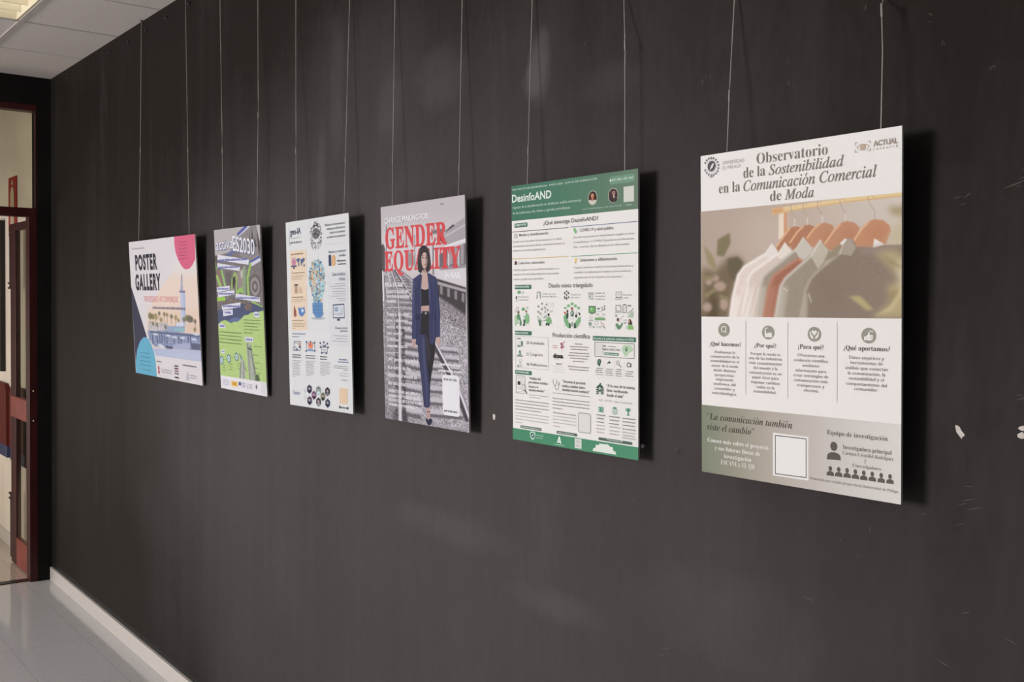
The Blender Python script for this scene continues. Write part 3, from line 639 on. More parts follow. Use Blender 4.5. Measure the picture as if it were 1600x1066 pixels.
rp([(.1684,.5105),(.1862,.4413),(.2144,.3778),(.2474,.354),(.3555,.3204),(.3935,.2883),(.4306,.3224),(.4916,.3635),(.4749,.5082)],(222,205,196),.8,noise=.014)
rl([(.1684,.5105),(.1862,.4413),(.2144,.3778),(.2474,.354),(.3555,.3204)],.0145,(236,226,220),2)
rp([(.1684,.5105),(.1862,.4413),(.2202,.4415),(.2117,.5101)],(236,226,220),4,al=.8)
rp([(.3555,.3204),(.3977,.2885),(.4266,.3096),(.4058,.3359),(.3639,.3254)],(226,216,208),.8)
rl([(.3555,.3204),(.3977,.2885)],.0042,(232,224,216),.8,al=.8)
rl([(.3639,.3254),(.3555,.3204)],.0034,(236,226,220),.6,al=.9)
rp([(.2392,.5099),(.2601,.4173),(.2761,.3836),(.2996,.3671),(.4265,.32),(.4635,.2873),(.5078,.3268),(.5072,.5079)],(212,194,184),.8,noise=.014)
rl([(.2392,.5099),(.2601,.4173),(.2761,.3836),(.2996,.3671),(.4265,.32)],.0141,(234,224,217),2)
rp([(.2392,.5099),(.2601,.4173),(.2933,.4176),(.2814,.5096)],(234,224,217),4,al=.8)
rp([(.4265,.32),(.4652,.2874),(.5014,.315),(.4755,.3399),(.4388,.3344)],(226,215,205),.8)
rl([(.4265,.32),(.4652,.2874)],.0041,(232,224,216),.8,al=.8)
rl([(.4388,.3344),(.4265,.32)],.0033,(234,224,217),.6,al=.9)
rp([(.3143,.5094),(.3337,.4132),(.3509,.3847),(.3763,.3708),(.5158,.3108),(.5555,.2753),(.6022,.3201),(.571,.3834),(.4749,.5082)],(158,144,130),.8,noise=.014)
rl([(.3143,.5094),(.3337,.4132),(.3509,.3847),(.3763,.3708),(.5158,.3108)],.0137,(200,190,178),2)
rp([(.3143,.5094),(.3337,.4132),(.366,.4135),(.3553,.5091)],(200,190,178),4,al=.8)
rp([(.5158,.3108),(.5571,.2753),(.5999,.3073),(.596,.3209),(.5491,.3453)],(198,190,178),.8)
rl([(.5158,.3108),(.5571,.2753)],.004,(232,224,216),.8,al=.8)
rl([(.5491,.3453),(.5158,.3108)],.0032,(200,190,178),.6,al=.9)
rp([(.3528,.5091),(.3828,.4137),(.408,.3818),(.5301,.3366),(.5554,.3446),(.5866,.3837),(.555,.5076)],(160,106,86),.8,noise=.014)
rl([(.3528,.5091),(.3828,.4137),(.408,.3818),(.5301,.3366),(.5554,.3446)],.0136,(186,132,110),2)
rp([(.3528,.5091),(.3828,.4137),(.4145,.414),(.3933,.5088)],(186,132,110),4,al=.8)
rp([(.4133,.5086),(.4426,.4143),(.4672,.3911),(.5944,.329),(.6391,.2886),(.6859,.3202),(.6481,.3666),(.5864,.5073)],(156,142,127),.8,noise=.014)
rl([(.4133,.5086),(.4426,.4143),(.4672,.3911),(.5944,.329),(.6391,.2886)],.0133,(200,192,180),2)
rp([(.4133,.5086),(.4426,.4143),(.4736,.4146),(.4529,.5083)],(200,192,180),4,al=.8)
rp([(.5944,.329),(.6391,.2886),(.6784,.3169),(.6557,.3487),(.6291,.3662)],(190,180,164),.8)
rl([(.5944,.329),(.6391,.2886)],.0039,(232,224,216),.8,al=.8)
rl([(.6291,.3662),(.5944,.329)],.0031,(200,192,180),.6,al=.9)
rp([(.5415,.5077),(.5662,.4293),(.5905,.3951),(.6329,.3708),(.7304,.3259),(.756,.2869),(.7886,.2902),(.8065,.3105),(.8873,.316),(.9285,.31),(1.0088,.3105),(1.0097,.5084)],(138,122,109),.8,noise=.014)
rl([(.5415,.5077),(.5662,.4293),(.5905,.3951),(.6329,.3708),(.7304,.3259)],.0127,(178,163,148),2)
rp([(.7304,.3273),(.7538,.2881),(.7814,.2878),(.8044,.3126),(.7814,.3339)],(168,155,142),.8)
rl([(.7304,.3273),(.7538,.2881)],.0037,(232,224,216),.8,al=.8)
rl([(.7814,.3339),(.7304,.3273)],.0029,(178,163,148),.6,al=.9)
rp([(.7304,.2993),(.7538,.2859),(.7633,.2893),(.7377,.304)],(230,226,222),.8)
rp([(.6784,.3223),(.7304,.3015),(.7377,.3084),(.7193,.3323),(.6557,.3487)],(150,138,118),2)
rp([(.8776,.3157),(.8838,.2905),(.9305,.3088)],(228,220,214),.8)
rp([(.8029,.3126),(.8873,.316),(.9319,.3101),(.9824,.3223),(.9218,.3354),(.8385,.3311)],(150,134,122),4)
rl([(.5826,.4363),(.5942,.4615)],.0062,(196,184,170),1)
rl([(.4549,.4191),(.4752,.4286)],.0049,(216,208,196),1)
rp([(.5415,.5077),(.5662,.4385),(.5787,.4385),(.5746,.5074)],(186,176,162),3,al=.8)
rp([(.6405,.4026),(.7082,.3588),(.7524,.3686),(.7082,.4661),(.648,.5023)],(126,110,98),20,al=.5)
rl([(.2515,.3978),(.1974,.5053)],.0061,(238,230,224),2,al=.55)
rl([(.2637,.4028),(.2117,.5052)],.0061,(206,186,176),2,al=.55)
rl([(.2759,.4078),(.2259,.5051)],.0061,(238,230,224),2,al=.55)
rl([(.2881,.4128),(.2401,.505)],.0061,(206,186,176),2,al=.55)
rl([(.3037,.4081),(.2595,.5049)],.006,(238,230,224),2,al=.55)
rl([(.3157,.413),(.2735,.5048)],.006,(206,186,176),2,al=.55)
rl([(.3277,.4179),(.2875,.5047)],.006,(238,230,224),2,al=.55)
rl([(.3396,.4228),(.3014,.5046)],.006,(206,186,176),2,al=.55)
rl([(.393,.3996),(.3672,.5066)],.005,(140,126,112),2.5,al=.35)
rl([(.4672,.4005),(.4422,.5061)],.0049,(140,126,112),2.5,al=.35)
rl([(.4995,.4009),(.4749,.5058)],.0048,(140,126,112),2.5,al=.35)
rl([(.5315,.4013),(.5072,.5056)],.0048,(140,126,112),2.5,al=.35)
rp([(.9406,.2955),(.9634,.2688),(1.0085,.2391),(1.0088,.3105),(.9636,.3069)],(190,178,146),5,al=.85)
rp([(.8874,.3345),(.9217,.3248),(.9824,.3244),(1.009,.3483),(1.0092,.4072),(.9639,.3811),(.9286,.3548)],(186,168,126),5,al=.8)
rp([(.937,.4191),(.964,.4117),(1.0092,.4072),(1.0097,.5042),(.867,.5052),(.9085,.4855),(.9561,.4619)],(186,168,126),5,al=.85)
rp([(.7707,.4462),(.821,.4442),(.8822,.4813),(.8529,.4857)],(180,164,118),2.5,al=.95)
rp([(.9383,.2104),(.9632,.2083),(1.0083,.2098),(1.0085,.2383),(.9633,.2328)],(166,148,114),4,al=.95)
rp([(.8875,.3884),(.9559,.4065),(.9492,.4235),(.8945,.4058)],(150,134,104),7,al=.5)
rp([(.9792,.356),(1.009,.3483),(1.0095,.4662),(.9895,.4408)],(208,196,168),4,al=.75)
rp([(.9425,.4405),(.9828,.4238),(.9895,.4408),(.9561,.4662)],(146,126,92),4,al=.7)
rp([(.908,.3286),(.9638,.3514),(1.0091,.3693),(1.0091,.3777),(.9558,.364)],(150,132,98),3,al=.6)
rp([(.8809,.503),(.9494,.4747),(1.0027,.424),(1.0094,.4324),(.9629,.4832)],(208,192,150),3,al=.7)
flush()
part('divider_lines')
K([(.2561,.5183),(.2546,.7431)],.0013,(176,160,156),2)
K([(.4779,.5184),(.4772,.7426)],.0012,(176,160,156),2)
K([(.7176,.5181),(.7177,.7422)],.0012,(176,160,156),2)
part('text_column')
T('¿Qué hacemos?','b',(104,92,87),.0504,.5967,.2285,.5967,.0128,4,-.006)
T('Analizamos la','s',(140,131,126),.0765,.6197,.1955,.6197,.0088,4,0)
T('comunicación de la','s',(140,131,126),.0533,.6337,.2189,.6337,.0089,4,0)
T('sostenibilidad en el','s',(140,131,126),.0532,.6481,.2188,.6481,.0089,4,0)
T('sector de la moda','s',(140,131,126),.0597,.6626,.2124,.6626,.0089,4,0)
T('desde distintas','s',(140,131,126),.0719,.6768,.2005,.6768,.0089,4,0)
T('perspectivas','s',(140,131,126),.08,.6913,.1886,.6913,.0088,4,0)
T('empresarial,','s',(140,131,126),.0839,.7051,.1861,.7051,.0088,4,0)
T('académica, del','s',(140,131,126),.0715,.7193,.1986,.7193,.0089,4,0)
T('consumidor y','s',(140,131,126),.0754,.7338,.1938,.7338,.0089,4,0)
T('neurofisiológica.','s',(140,131,126),.0629,.7485,.2055,.7485,.0089,4,0)
part('text_column')
T('¿Por qué?','b',(104,92,87),.3037,.5964,.418,.5964,.0127,4,-.006)
T('Porque la moda es','s',(140,131,126),.2823,.6197,.4403,.6197,.0089,4,0)
T('una de las industrias','s',(140,131,126),.273,.6333,.4489,.6333,.009,4,0)
T('más contaminantes','s',(140,131,126),.276,.6476,.4467,.6476,.009,4,0)
T('del mundo y la','s',(140,131,126),.2972,.6621,.425,.6621,.0089,4,0)
T('comunicación es un','s',(140,131,126),.2743,.6766,.4466,.6766,.009,4,0)
T('papel clave para','s',(140,131,126),.291,.6905,.4307,.6905,.0089,4,0)
T('impulsar cambios','s',(140,131,126),.284,.7055,.4364,.7055,.009,4,0)
T('reales en la','s',(140,131,126),.3121,.7196,.4087,.7196,.0089,4,0)
T('sostenibilidad.','s',(140,131,126),.2968,.733,.4181,.733,.009,4,0)
part('text_column')
T('¿Para qué?','b',(104,92,87),.5291,.5955,.6545,.5955,.013,4,-.006)
T('Ofrecemos una','s',(140,131,126),.5255,.6182,.6585,.6182,.009,4,0)
T('evidencia científica','s',(140,131,126),.5094,.6326,.675,.6326,.009,4,0)
T('mediante','s',(140,131,126),.5512,.6472,.6331,.6472,.0089,4,0)
T('información para','s',(140,131,126),.5177,.6621,.6664,.6621,.009,4,0)
T('crear estrategias de','s',(140,131,126),.5071,.6764,.6763,.6764,.009,4,0)
T('comunicación más','s',(140,131,126),.5092,.6905,.6737,.6905,.009,4,0)
T('transparentes y','s',(140,131,126),.5246,.7049,.6577,.7049,.009,4,0)
T('efectivas.','s',(140,131,126),.558,.7186,.631,.7186,.0089,4,0)
part('text_column')
T('¿Qué aportamos?','b',(104,92,87),.748,.5942,.9516,.5942,.0133,4,-.006)
T('Datos empíricos y','s',(140,131,126),.7736,.6181,.9266,.6181,.0093,4,0)
T('herramientas de','s',(140,131,126),.7787,.6323,.9207,.6323,.0093,4,0)
T('análisis que conectan','s',(140,131,126),.7564,.6469,.9428,.6469,.0094,4,0)
T('la comunicación, la','s',(140,131,126),.7673,.6614,.9328,.6614,.0094,4,0)
T('sostenibilidad y el','s',(140,131,126),.7717,.6757,.9262,.6757,.0093,4,0)
T('comportamiento del','s',(140,131,126),.7596,.6906,.9388,.6906,.0094,4,0)
T('consumidor.','s',(140,131,126),.7959,.7039,.9022,.7039,.0093,4,0)
part('icon')
E(.1332,.546,.0322,.0214,(150,146,134),2)
E(.1325,.5439,.0153,.0096,(230,224,220),3,.28)
K([(.1412,.5507),(.146,.5559)],.0031,(230,224,220),3)
part('icon')
E(.3765,.5511,.0325,.0209,(150,146,134),2)
P([(.3594,.5648),(.358,.5426),(.3632,.5417),(.3661,.5525),(.3742,.5549),(.375,.5507),(.3846,.5535),(.3853,.5497),(.3963,.5529),(.397,.5654)],(230,224,220),3)
E(.3647,.5391,.0037,.0021,(230,224,220),3)
E(.3714,.5374,.003,.0017,(230,224,220),3)
part('icon')
E(.6096,.5528,.0325,.0212,(150,146,134),2)
P([(.5865,.5459),(.5913,.545),(.5946,.5538),(.6028,.5577),(.6062,.5657),(.6001,.5658),(.5892,.5587)],(230,224,220),3)
P([(.6325,.546),(.6278,.5453),(.6244,.5541),(.6163,.5583),(.6129,.5655),(.619,.5658),(.6298,.5588)],(230,224,220),3)
P([(.6096,.5568),(.5974,.5482),(.5967,.5434),(.6015,.5409),(.6096,.544),(.617,.5415),(.6224,.5438),(.6217,.5486)],(230,224,220),3)
part('icon')
E(.8603,.5529,.0325,.0214,(150,146,134),2)
P([(.84,.5652),(.8406,.556),(.8499,.5543),(.8573,.5488),(.8597,.5426),(.864,.543),(.8652,.5509),(.8781,.5511),(.8805,.5537),(.8781,.5637),(.8696,.5661)],(230,224,220),3)
E(.8683,.5402,.0031,.0019,(230,224,220),3)
E(.8756,.5417,.0037,.0023,(230,224,220),3)
K([(.8517,.5558),(.8518,.5649)],.0011,(150,146,134),4)
K([(.8659,.5555),(.8793,.556)],.0011,(150,146,134),4)
K([(.8659,.5597),(.8787,.5602)],.0011,(150,146,134),4)
part('footer_panel')
G(0,.7862,1,1,[(126,131,112),(152,147,132),(178,168,158),(192,184,177),(206,199,194),(216,209,205)],1)
T('“La comunicación también','bi',(70,64,58),.0331,.8304,.4996,.8304,.0206,4,-.008)
T('viste el cambio”','bi',(70,64,58),.0327,.8634,.3013,.8634,.0206,4,-.008)
T('Conoce más sobre el proyecto','b',(230,225,219),.0349,.9018,.3769,.9018,.013,4,0)
T('y sus futuras líneas de','b',(230,225,219),.0777,.924,.332,.924,.0129,4,0)
T('investigación','b',(230,225,219),.1322,.9459,.284,.9459,.0128,4,0)
T('ESCANEA EL QR','b',(230,225,219),.1125,.9671,.3045,.9671,.0146,4,-.012)
part('blank_code_card')
P([(.4008,.8483),(.5804,.8488),(.5802,.975),(.4002,.9761)],(230,226,223),2)
K([(.4132,.8558),(.5694,.8553)],.0025,(84,78,78),3)
K([(.5694,.8553),(.5692,.9675)],.0024,(84,78,78),3)
K([(.5692,.9675),(.4127,.9699)],.0025,(84,78,78),3)
K([(.4127,.9699),(.4132,.8558)],.0025,(84,78,78),3)
part('team_credits')
T('Equipo de investigación','b',(104,94,88),.671,.8347,.9435,.8347,.0128,4,-.006)
E(.7026,.8667,.0164,.0131,(94,86,81),3)
P([(.6696,.906),(.6712,.8937),(.6759,.889),(.6833,.8859),(.6925,.884),(.7026,.8834),(.7128,.8839),(.7219,.8856),(.7291,.8886),(.7337,.8931),(.7353,.9037)],(94,86,81),3)
T('Investigadora principal','b',(94,86,81),.7449,.8706,.9603,.8706,.0118,4,-.008)
T('Carmen Cristófol-Rodríguez','b',(118,109,104),.7437,.8861,.9687,.8861,.0102,4,-.012)
T('y','b',(94,86,81),.842,.9001,.8513,.9001,.0108,4,-.008)
T('8 investigadores','b',(108,99,94),.7885,.9169,.915,.9169,.0094,4,-.012)
E(.6862,.9309,.0086,.0072,(94,86,81),3)
P([(.6682,.9514),(.6691,.9443),(.6717,.9415),(.6756,.9397),(.6806,.9386),(.6862,.9381),(.6917,.9384),(.6966,.9393),(.7006,.941),(.7031,.9437),(.7039,.9512)],(94,86,81),3)
E(.7255,.9302,.0085,.0071,(94,86,81),3)
P([(.7079,.9505),(.7088,.9435),(.7113,.9407),(.7152,.9389),(.7201,.9378),(.7255,.9373),(.731,.9376),(.7358,.9385),(.7397,.9402),(.7422,.9428),(.7431,.9504)],(94,86,81),3)
E(.7643,.9295,.0083,.0071,(94,86,81),3)
P([(.7469,.9496),(.7478,.9427),(.7503,.94),(.7541,.9381),(.7589,.937),(.7643,.9366),(.7697,.9368),(.7745,.9378),(.7783,.9394),(.7807,.942),(.7816,.9495)],(94,86,81),3)
E(.8019,.9296,.0082,.007,(94,86,81),3)
P([(.7848,.9496),(.7856,.9427),(.788,.94),(.7918,.9382),(.7966,.9371),(.8019,.9367),(.8072,.9369),(.8119,.9378),(.8157,.9395),(.8181,.9421),(.8189,.9495)],(94,86,81),3)
E(.8395,.9297,.0081,.007,(94,86,81),3)
P([(.8227,.9495),(.8235,.9427),(.8259,.94),(.8296,.9382),(.8343,.9371),(.8395,.9367),(.8447,.9369),(.8494,.9379),(.8531,.9395),(.8555,.9421),(.8563,.9494)],(94,86,81),3)
E(.8772,.9294,.008,.0069,(94,86,81),3)
P([(.8607,.949),(.8615,.9422),(.8638,.9396),(.8675,.9378),(.8721,.9367),(.8773,.9363),(.8824,.9365),(.887,.9374),(.8906,.9391),(.893,.9416),(.8938,.9489)],(94,86,81),3)
E(.9162,.9296,.0079,.0069,(94,86,81),3)
P([(.8999,.9491),(.9007,.9424),(.903,.9397),(.9066,.938),(.9112,.9369),(.9162,.9365),(.9213,.9367),(.9258,.9376),(.9294,.9392),(.9317,.9418),(.9326,.949)],(94,86,81),3)
E(.954,.9291,.0077,.0068,(94,86,81),3)
P([(.938,.9485),(.9387,.9418),(.941,.9392),(.9446,.9374),(.9491,.9364),(.954,.9359),(.959,.9362),(.9635,.9371),(.967,.9387),(.9693,.9412),(.9701,.9484)],(94,86,81),3)
T('Financiado por el plan propio de la Universidad de Málaga','s',(138,127,121),.5885,.9702,.9885,.9702,.0081,4,0)
begin(5)
part('header_band')
G(0,0,1,.1368,[(68,112,94),(72,116,97),(80,120,99),(92,122,102),(104,126,106)],1)  # green pales to the right: sheen on the board put into the ink
T('PROYECTO DE EXCELENCIA · PAIDI 2020 · JUNTA DE ANDALUCÍA','s',(182,200,186),.01,.0186,.7104,.0186,.0068,4,.02)
T('DesinfoAND','s',(222,228,220),.0059,.064,.3482,.064,.0298,4,.02)
T('Impacto de la desinformación en Andalucía: análisis transversal','s',(186,205,192),.0125,.0894,.5839,.0894,.0101,4,.006)
T('de las audiencias y las rutinas y agendas periodísticas','s',(186,205,192),.0119,.1114,.4992,.1114,.0101,4,.006)
part('date_badge')
R(.7974,.0151,.9794,.043,(112,148,126),2,.02,0)
T('DIC. 2022 - DIC. 2025','s',(205,216,205),.8197,.0308,.968,.0308,.0065,4,.03)
R(.8017,.0244,.8136,.0325,(220,226,218),3,.004,0)
part('portrait')
E(.6742,.0819,.0361,.026,(176,178,158),2)
E(.6742,.0819,.0317,.0235,(66,42,36),3)
P([(.6428,.0901),(.6568,.088),(.6668,.0912),(.6791,.0918),(.694,.0891),(.7038,.093),(.6939,.1018),(.6741,.1059),(.6558,.1018)],(205,196,186),4)
E(.6728,.0736,.0119,.0092,(188,132,106),4)
P([(.6658,.0797),(.6797,.0804),(.6826,.0902),(.6717,.0933),(.6648,.0893)],(176,118,92),4)
P([(.6579,.07),(.6644,.0635),(.6728,.0621),(.6827,.0644),(.6886,.0716),(.6847,.0696),(.6728,.0653),(.6619,.0684)],(58,36,30),5)
part('portrait')
E(.8254,.0816,.0374,.0259,(176,178,158),2)
E(.8254,.0816,.0332,.0234,(72,52,54),3)
P([(.7973,.093),(.8173,.0895),(.8363,.0904),(.8574,.096),(.8433,.1043),(.8244,.1061),(.8078,.1026)],(58,44,50),4)
E(.8296,.0721,.0114,.009,(172,130,126),4)
P([(.8259,.0798),(.8363,.0803),(.8372,.1017),(.8296,.1025)],(196,170,164),4)
K([(.824,.0709),(.8363,.0711)],.0016,(70,50,52),5)
P([(.8149,.0736),(.8197,.0637),(.8296,.062),(.841,.0655),(.8438,.0751),(.84,.0682),(.8296,.0654),(.8197,.0682)],(48,32,34),5)
part('blank_code_card')
R(.9003,.0562,.9728,.1094,(206,205,196),2,0,0)
part('names')
T('Laura Teruel Rodríguez','s',(176,192,176),.5989,.1217,.7501,.1217,.0061,4,.006)
T('Livia García Faroldi','s',(176,192,176),.7622,.1215,.8855,.1215,.0059,4,.006)
T('Equipo','s',(186,200,182),.9157,.1218,.9615,.1218,.0058,4,.006)
part('text_block')
T('¿Qué investiga DesinfoAND?','s',(98,96,94),.2809,.1631,.7158,.1631,.0152,4,.004)
part('section_tag')
R(.026,.1473,.1413,.164,(74,114,96),2,.006,0)
T('OBJETIVOS','s',(200,212,202),.0328,.1582,.1322,.1582,.0076,4,.04)
part('text_block')
part('section_tag')
R(.0253,.3883,.1734,.4055,(74,114,96),2,.006,0)
T('METODOLOGÍA','s',(200,212,202),.031,.3988,.1571,.3988,.0067,4,.04)
part('text_block')
part('section_tag')
R(.0246,.5678,.1733,.5844,(74,114,96),2,.006,0)
T('RESULTADOS','s',(200,212,202),.0307,.5795,.1426,.5795,.0068,4,.04)
part('text_block')
part('section_tag')
R(.0237,.7231,.1726,.7393,(74,114,96),2,.006,0)
T('ACTIVIDADES','s',(200,212,202),.0292,.7339,.1478,.7339,.007,4,.04)
part('text_block')
part('divider_lines')
K([(-.0017,.1799),(.4843,.1806)],.0026,(96,94,94),2)
K([(.5033,.1796),(.9989,.1794)],.0024,(98,112,150),2)
K([(.0025,.2861),(.4879,.287)],.0026,(206,172,112),2)
K([(.507,.2873),(.9973,.2864)],.0024,(108,158,122),2)
part('text_block')
T('Medios y desinformación','s',(126,122,120),.0679,.1993,.3195,.1993,.0109,4,.004)
part('text_block')
T('COVID-19 y salud pública','s',(126,122,120),.5735,.1992,.8276,.1992,.0112,4,.004)
part('text_block')
T('Colectivos vulnerables','s',(126,122,120),.0588,.308,.2877,.308,.0098,4,.004)
part('text_block')
T('Soluciones y alfabetización','s',(126,122,120),.5773,.3076,.8523,.3076,.0113,4,.004)
part('text_block')
T('Estudiar cómo los medios de comunicación y los demás','s',(160,156,153),.0108,.2227,.431,.2227,.0081,4,0)
T('intermediarios del sistema híbrido comunicativo afrontan en','s',(160,156,153),.0104,.2405,.4573,.2405,.0081,4,0)
T('Andalucía el reto de la desinformación.','s',(160,156,153),.01,.2577,.2998,.2577,.0081,4,0)
part('text_block')
T('Describir los procesos de desinformación surgidos en torno','s',(160,156,153),.5253,.2218,.9754,.2218,.0075,4,0)
T('a la pandemia por el COVID-19 (producción de información','s',(160,156,153),.5252,.2397,.9703,.2397,.0075,4,0)
T('falsa, recepción, vías de difusión) en las redes sociales.','s',(160,156,153),.525,.2573,.9413,.2573,.0076,4,0)
part('text_block')
T('Analizar el grado en que la población andaluza se ve','s',(160,156,153),.015,.333,.4078,.333,.0081,4,0)
T('expuesta a los desórdenes informativos (principales','s',(160,156,153),.0146,.3508,.4075,.3508,.0081,4,0)
T('canales y perfiles más vulnerables).','s',(160,156,153),.0155,.3693,.2792,.3693,.0081,4,0)
part('text_block')
T('Proponer soluciones contra los desórdenes informativos y','s',(160,156,153),.5279,.3326,.9675,.3326,.0076,4,0)
T('contribuir a la alfabetización mediática de los andaluces,','s',(160,156,153),.5277,.3501,.953,.3501,.0076,4,0)
T('especialmente de los colectivos más expuestos.','s',(160,156,153),.5275,.3687,.8887,.3687,.0076,4,0)
part('icon')
R(.0225,.1888,.0517,.2046,(150,150,148),2,.002,.003)
K([(.0277,.1936),(.0439,.1935)],.0017,(160,160,158),2)
K([(.0277,.1976),(.0438,.1975)],.0017,(160,160,158),2)
part('icon')
P([(.5245,.1852),(.5351,.1824),(.5525,.1969),(.5478,.2043),(.5384,.205),(.5256,.1928)],(130,182,128),2)
part('icon')
E(.0347,.2994,.0108,.0052,(96,60,62),2)
P([(.0196,.309),(.0279,.3033),(.0441,.3024),(.0507,.3083)],(84,62,76),2)
part('icon')
E(.5423,.2999,.0106,.0059,(232,200,120),2)
R(.5375,.3063,.5469,.3129,(170,150,110),2,0,0)
part('text_block')
T('Diseño mixto triangulado','s',(98,96,94),.3227,.401,.6721,.401,.0168,4,.002)
part('text_block')
T('Entrevistas en','s',(128,125,123),.0583,.4377,.1502,.4377,.0054,4,0)
T('profundidad','s',(128,125,123),.057,.4493,.1419,.4493,.0054,4,0)
T('Análisis de redes','s',(128,125,123),.2694,.4265,.3777,.4265,.0053,4,0)
T('sociales y Big Data','s',(128,125,123),.2679,.4367,.3873,.4367,.0053,4,0)
T('Grupos de','s',(128,125,123),.5045,.4301,.5784,.4301,.0051,4,0)
T('discusión','s',(128,125,123),.5044,.4407,.5712,.4407,.0051,4,0)
T('Análisis de','s',(128,125,123),.6905,.4253,.7646,.4253,.005,4,0)
T('contenidos','s',(128,125,123),.6905,.4362,.7646,.4362,.005,4,0)
T('mediáticos','s',(128,125,123),.6912,.4467,.7645,.4467,.005,4,0)
T('Encuesta','s',(128,125,123),.8947,.4319,.9574,.4319,.0048,4,0)
T('online','s',(128,125,123),.8955,.4423,.9359,.4423,.0048,4,0)
part('text_block')
T('Producción científica','s',(98,96,94),.3537,.5873,.65,.5873,.017,4,.002)
part('illustration')
E(.0645,.4168,.0164,.0067,(120,160,120),2)
E(.0982,.419,.011,.0054,(196,196,192),2)
E(.0388,.4382,.0068,.0067,(92,98,94),2)
K([(.0387,.4445),(.0385,.4524)],.0013,(92,98,94),2)
K([(.0312,.4525),(.0463,.4526)],.0013,(92,98,94),2)
E(.1007,.4833,.0149,.0067,(110,160,112),2)
E(.0327,.4907,.0088,.0053,(118,124,120),2,.25)
E(.0476,.4786,.0088,.0052,(118,124,120),2,.25)
E(.1375,.478,.0085,.0052,(118,124,120),2,.25)
P([(.0216,.5077),(.0373,.5058),(.0561,.5346),(.0608,.5409),(.0365,.5412),(.0289,.5519),(.0228,.5393)],(166,196,160),2)
P([(.0431,.5075),(.053,.5006),(.0665,.5041),(.0814,.528),(.0851,.5342),(.079,.5494),(.0684,.5496),(.0679,.5282),(.0467,.5221)],(96,140,104),3)
E(.057,.4947,.0092,.0067,(60,52,48),3)
E(.0599,.493,.0048,.0038,(196,150,132),4)
P([(.0944,.5069),(.1144,.513),(.1232,.5008),(.1362,.4982),(.1516,.5084),(.1521,.5333),(.1377,.5397),(.1139,.5359),(.1133,.5192)],(132,178,132),3)
P([(.1008,.5219),(.1284,.5274),(.1164,.5317),(.1137,.5484),(.0954,.5491),(.1024,.5382)],(62,84,72),3)
E(.1272,.492,.0071,.0054,(150,84,70),3)
K([(.1282,.5399),(.1242,.5472)],.0013,(190,192,186),2)
K([(.1434,.5396),(.1461,.5469)],.0012,(190,192,186),2)
K([(.0316,.5413),(.0304,.5508)],.0013,(190,192,186),2)
K([(.085,.5426),(.0922,.5404)],.0021,(80,84,80),3)
part('illustration')
P([(.2222,.4144),(.2522,.4155),(.2564,.442),(.2494,.443),(.2451,.4277),(.229,.4236),(.2217,.442),(.2171,.442)],(150,160,150),2)
E(.2364,.4257,.0102,.0073,(214,214,208),3)
K([(.2288,.4338),(.2171,.4431)],.0018,(110,120,112),3)
E(.2328,.4717,.0074,.0045,(140,146,140),2,.3)
E(.2328,.4717,.0028,.0018,(110,118,112),3)
E(.2652,.4613,.0073,.0045,(140,146,140),2,.3)
E(.2652,.4613,.0028,.0018,(110,118,112),3)
E(.3039,.4642,.0073,.0045,(140,146,140),2,.3)
E(.3039,.4642,.0027,.0018,(110,118,112),3)
E(.2649,.4823,.0073,.0045,(140,146,140),2,.3)
E(.2649,.4823,.0028,.0018,(110,118,112),3)
E(.3113,.4854,.0073,.0045,(140,146,140),2,.3)
E(.3113,.4854,.0027,.0018,(110,118,112),3)
E(.2301,.4928,.0074,.0045,(140,146,140),2,.3)
E(.2301,.4928,.0028,.0018,(110,118,112),3)
E(.2901,.4774,.0073,.0045,(140,146,140),2,.3)
E(.2901,.4774,.0027,.0018,(110,118,112),3)
E(.2485,.4992,.0074,.0045,(140,146,140),2,.3)
E(.2485,.4992,.0028,.0018,(110,118,112),3)
E(.2921,.4927,.0073,.0045,(140,146,140),2,.3)
E(.2921,.4927,.0027,.0018,(110,118,112),3)
K([(.2328,.4717),(.2649,.4823)],.0006,(170,174,168),2)
K([(.2652,.4613),(.2649,.4823)],.0006,(170,174,168),2)
K([(.3039,.4642),(.2649,.4823)],.0006,(170,174,168),2)
K([(.2301,.4928),(.2649,.4823)],.0006,(170,174,168),2)
K([(.2901,.4774),(.3113,.4854)],.0006,(170,174,168),2)
R(.3208,.457,.3592,.476,(190,192,188),2,.003,.0016)
K([(.3251,.4721),(.3536,.4609)],.0008,(170,174,170),2)
R(.3285,.4863,.3563,.4941,(196,198,194),2,0,0)
K([(.3306,.4943),(.3532,.4851)],.0012,(160,166,160),3)
R(.26,.4995,.3076,.5246,(206,207,202),2,.003,.0016)
P([(.2735,.5152),(.2828,.507),(.3011,.5048),(.3031,.5169),(.2735,.5173)],(170,178,170),2)
R(.2573,.5253,.3098,.527,(160,165,160),3,0,0)
P([(.222,.5056),(.2368,.5075),(.2434,.5299),(.2272,.5281),(.2204,.5179)],(188,198,184),2)
P([(.2384,.5464),(.2363,.5341),(.2295,.525),(.2434,.5269),(.2482,.5155),(.2513,.5268),(.2596,.5246),(.2548,.5359),(.2537,.5462)],(92,128,98),3)
P([(.2802,.5243),(.3031,.52),(.3168,.5107),(.3304,.5115),(.3437,.5235),(.3413,.5367),(.3097,.5361),(.3007,.5271),(.2825,.5274)],(124,172,124),3)
E(.3201,.5029,.0081,.0057,(56,52,48),3)
P([(.296,.5343),(.3278,.5349),(.3254,.544),(.3163,.5462),(.3119,.5402),(.3004,.5454),(.295,.5455)],(62,84,72),3)
K([(.3459,.5306),(.3511,.5436)],.0012,(206,182,140),2)
K([(.2664,.5276),(.2661,.545)],.001,(190,192,186),2)
part('illustration')
E(.4686,.4159,.0061,.004,(104,110,106),2)
E(.4534,.4208,.0061,.004,(104,110,106),2)
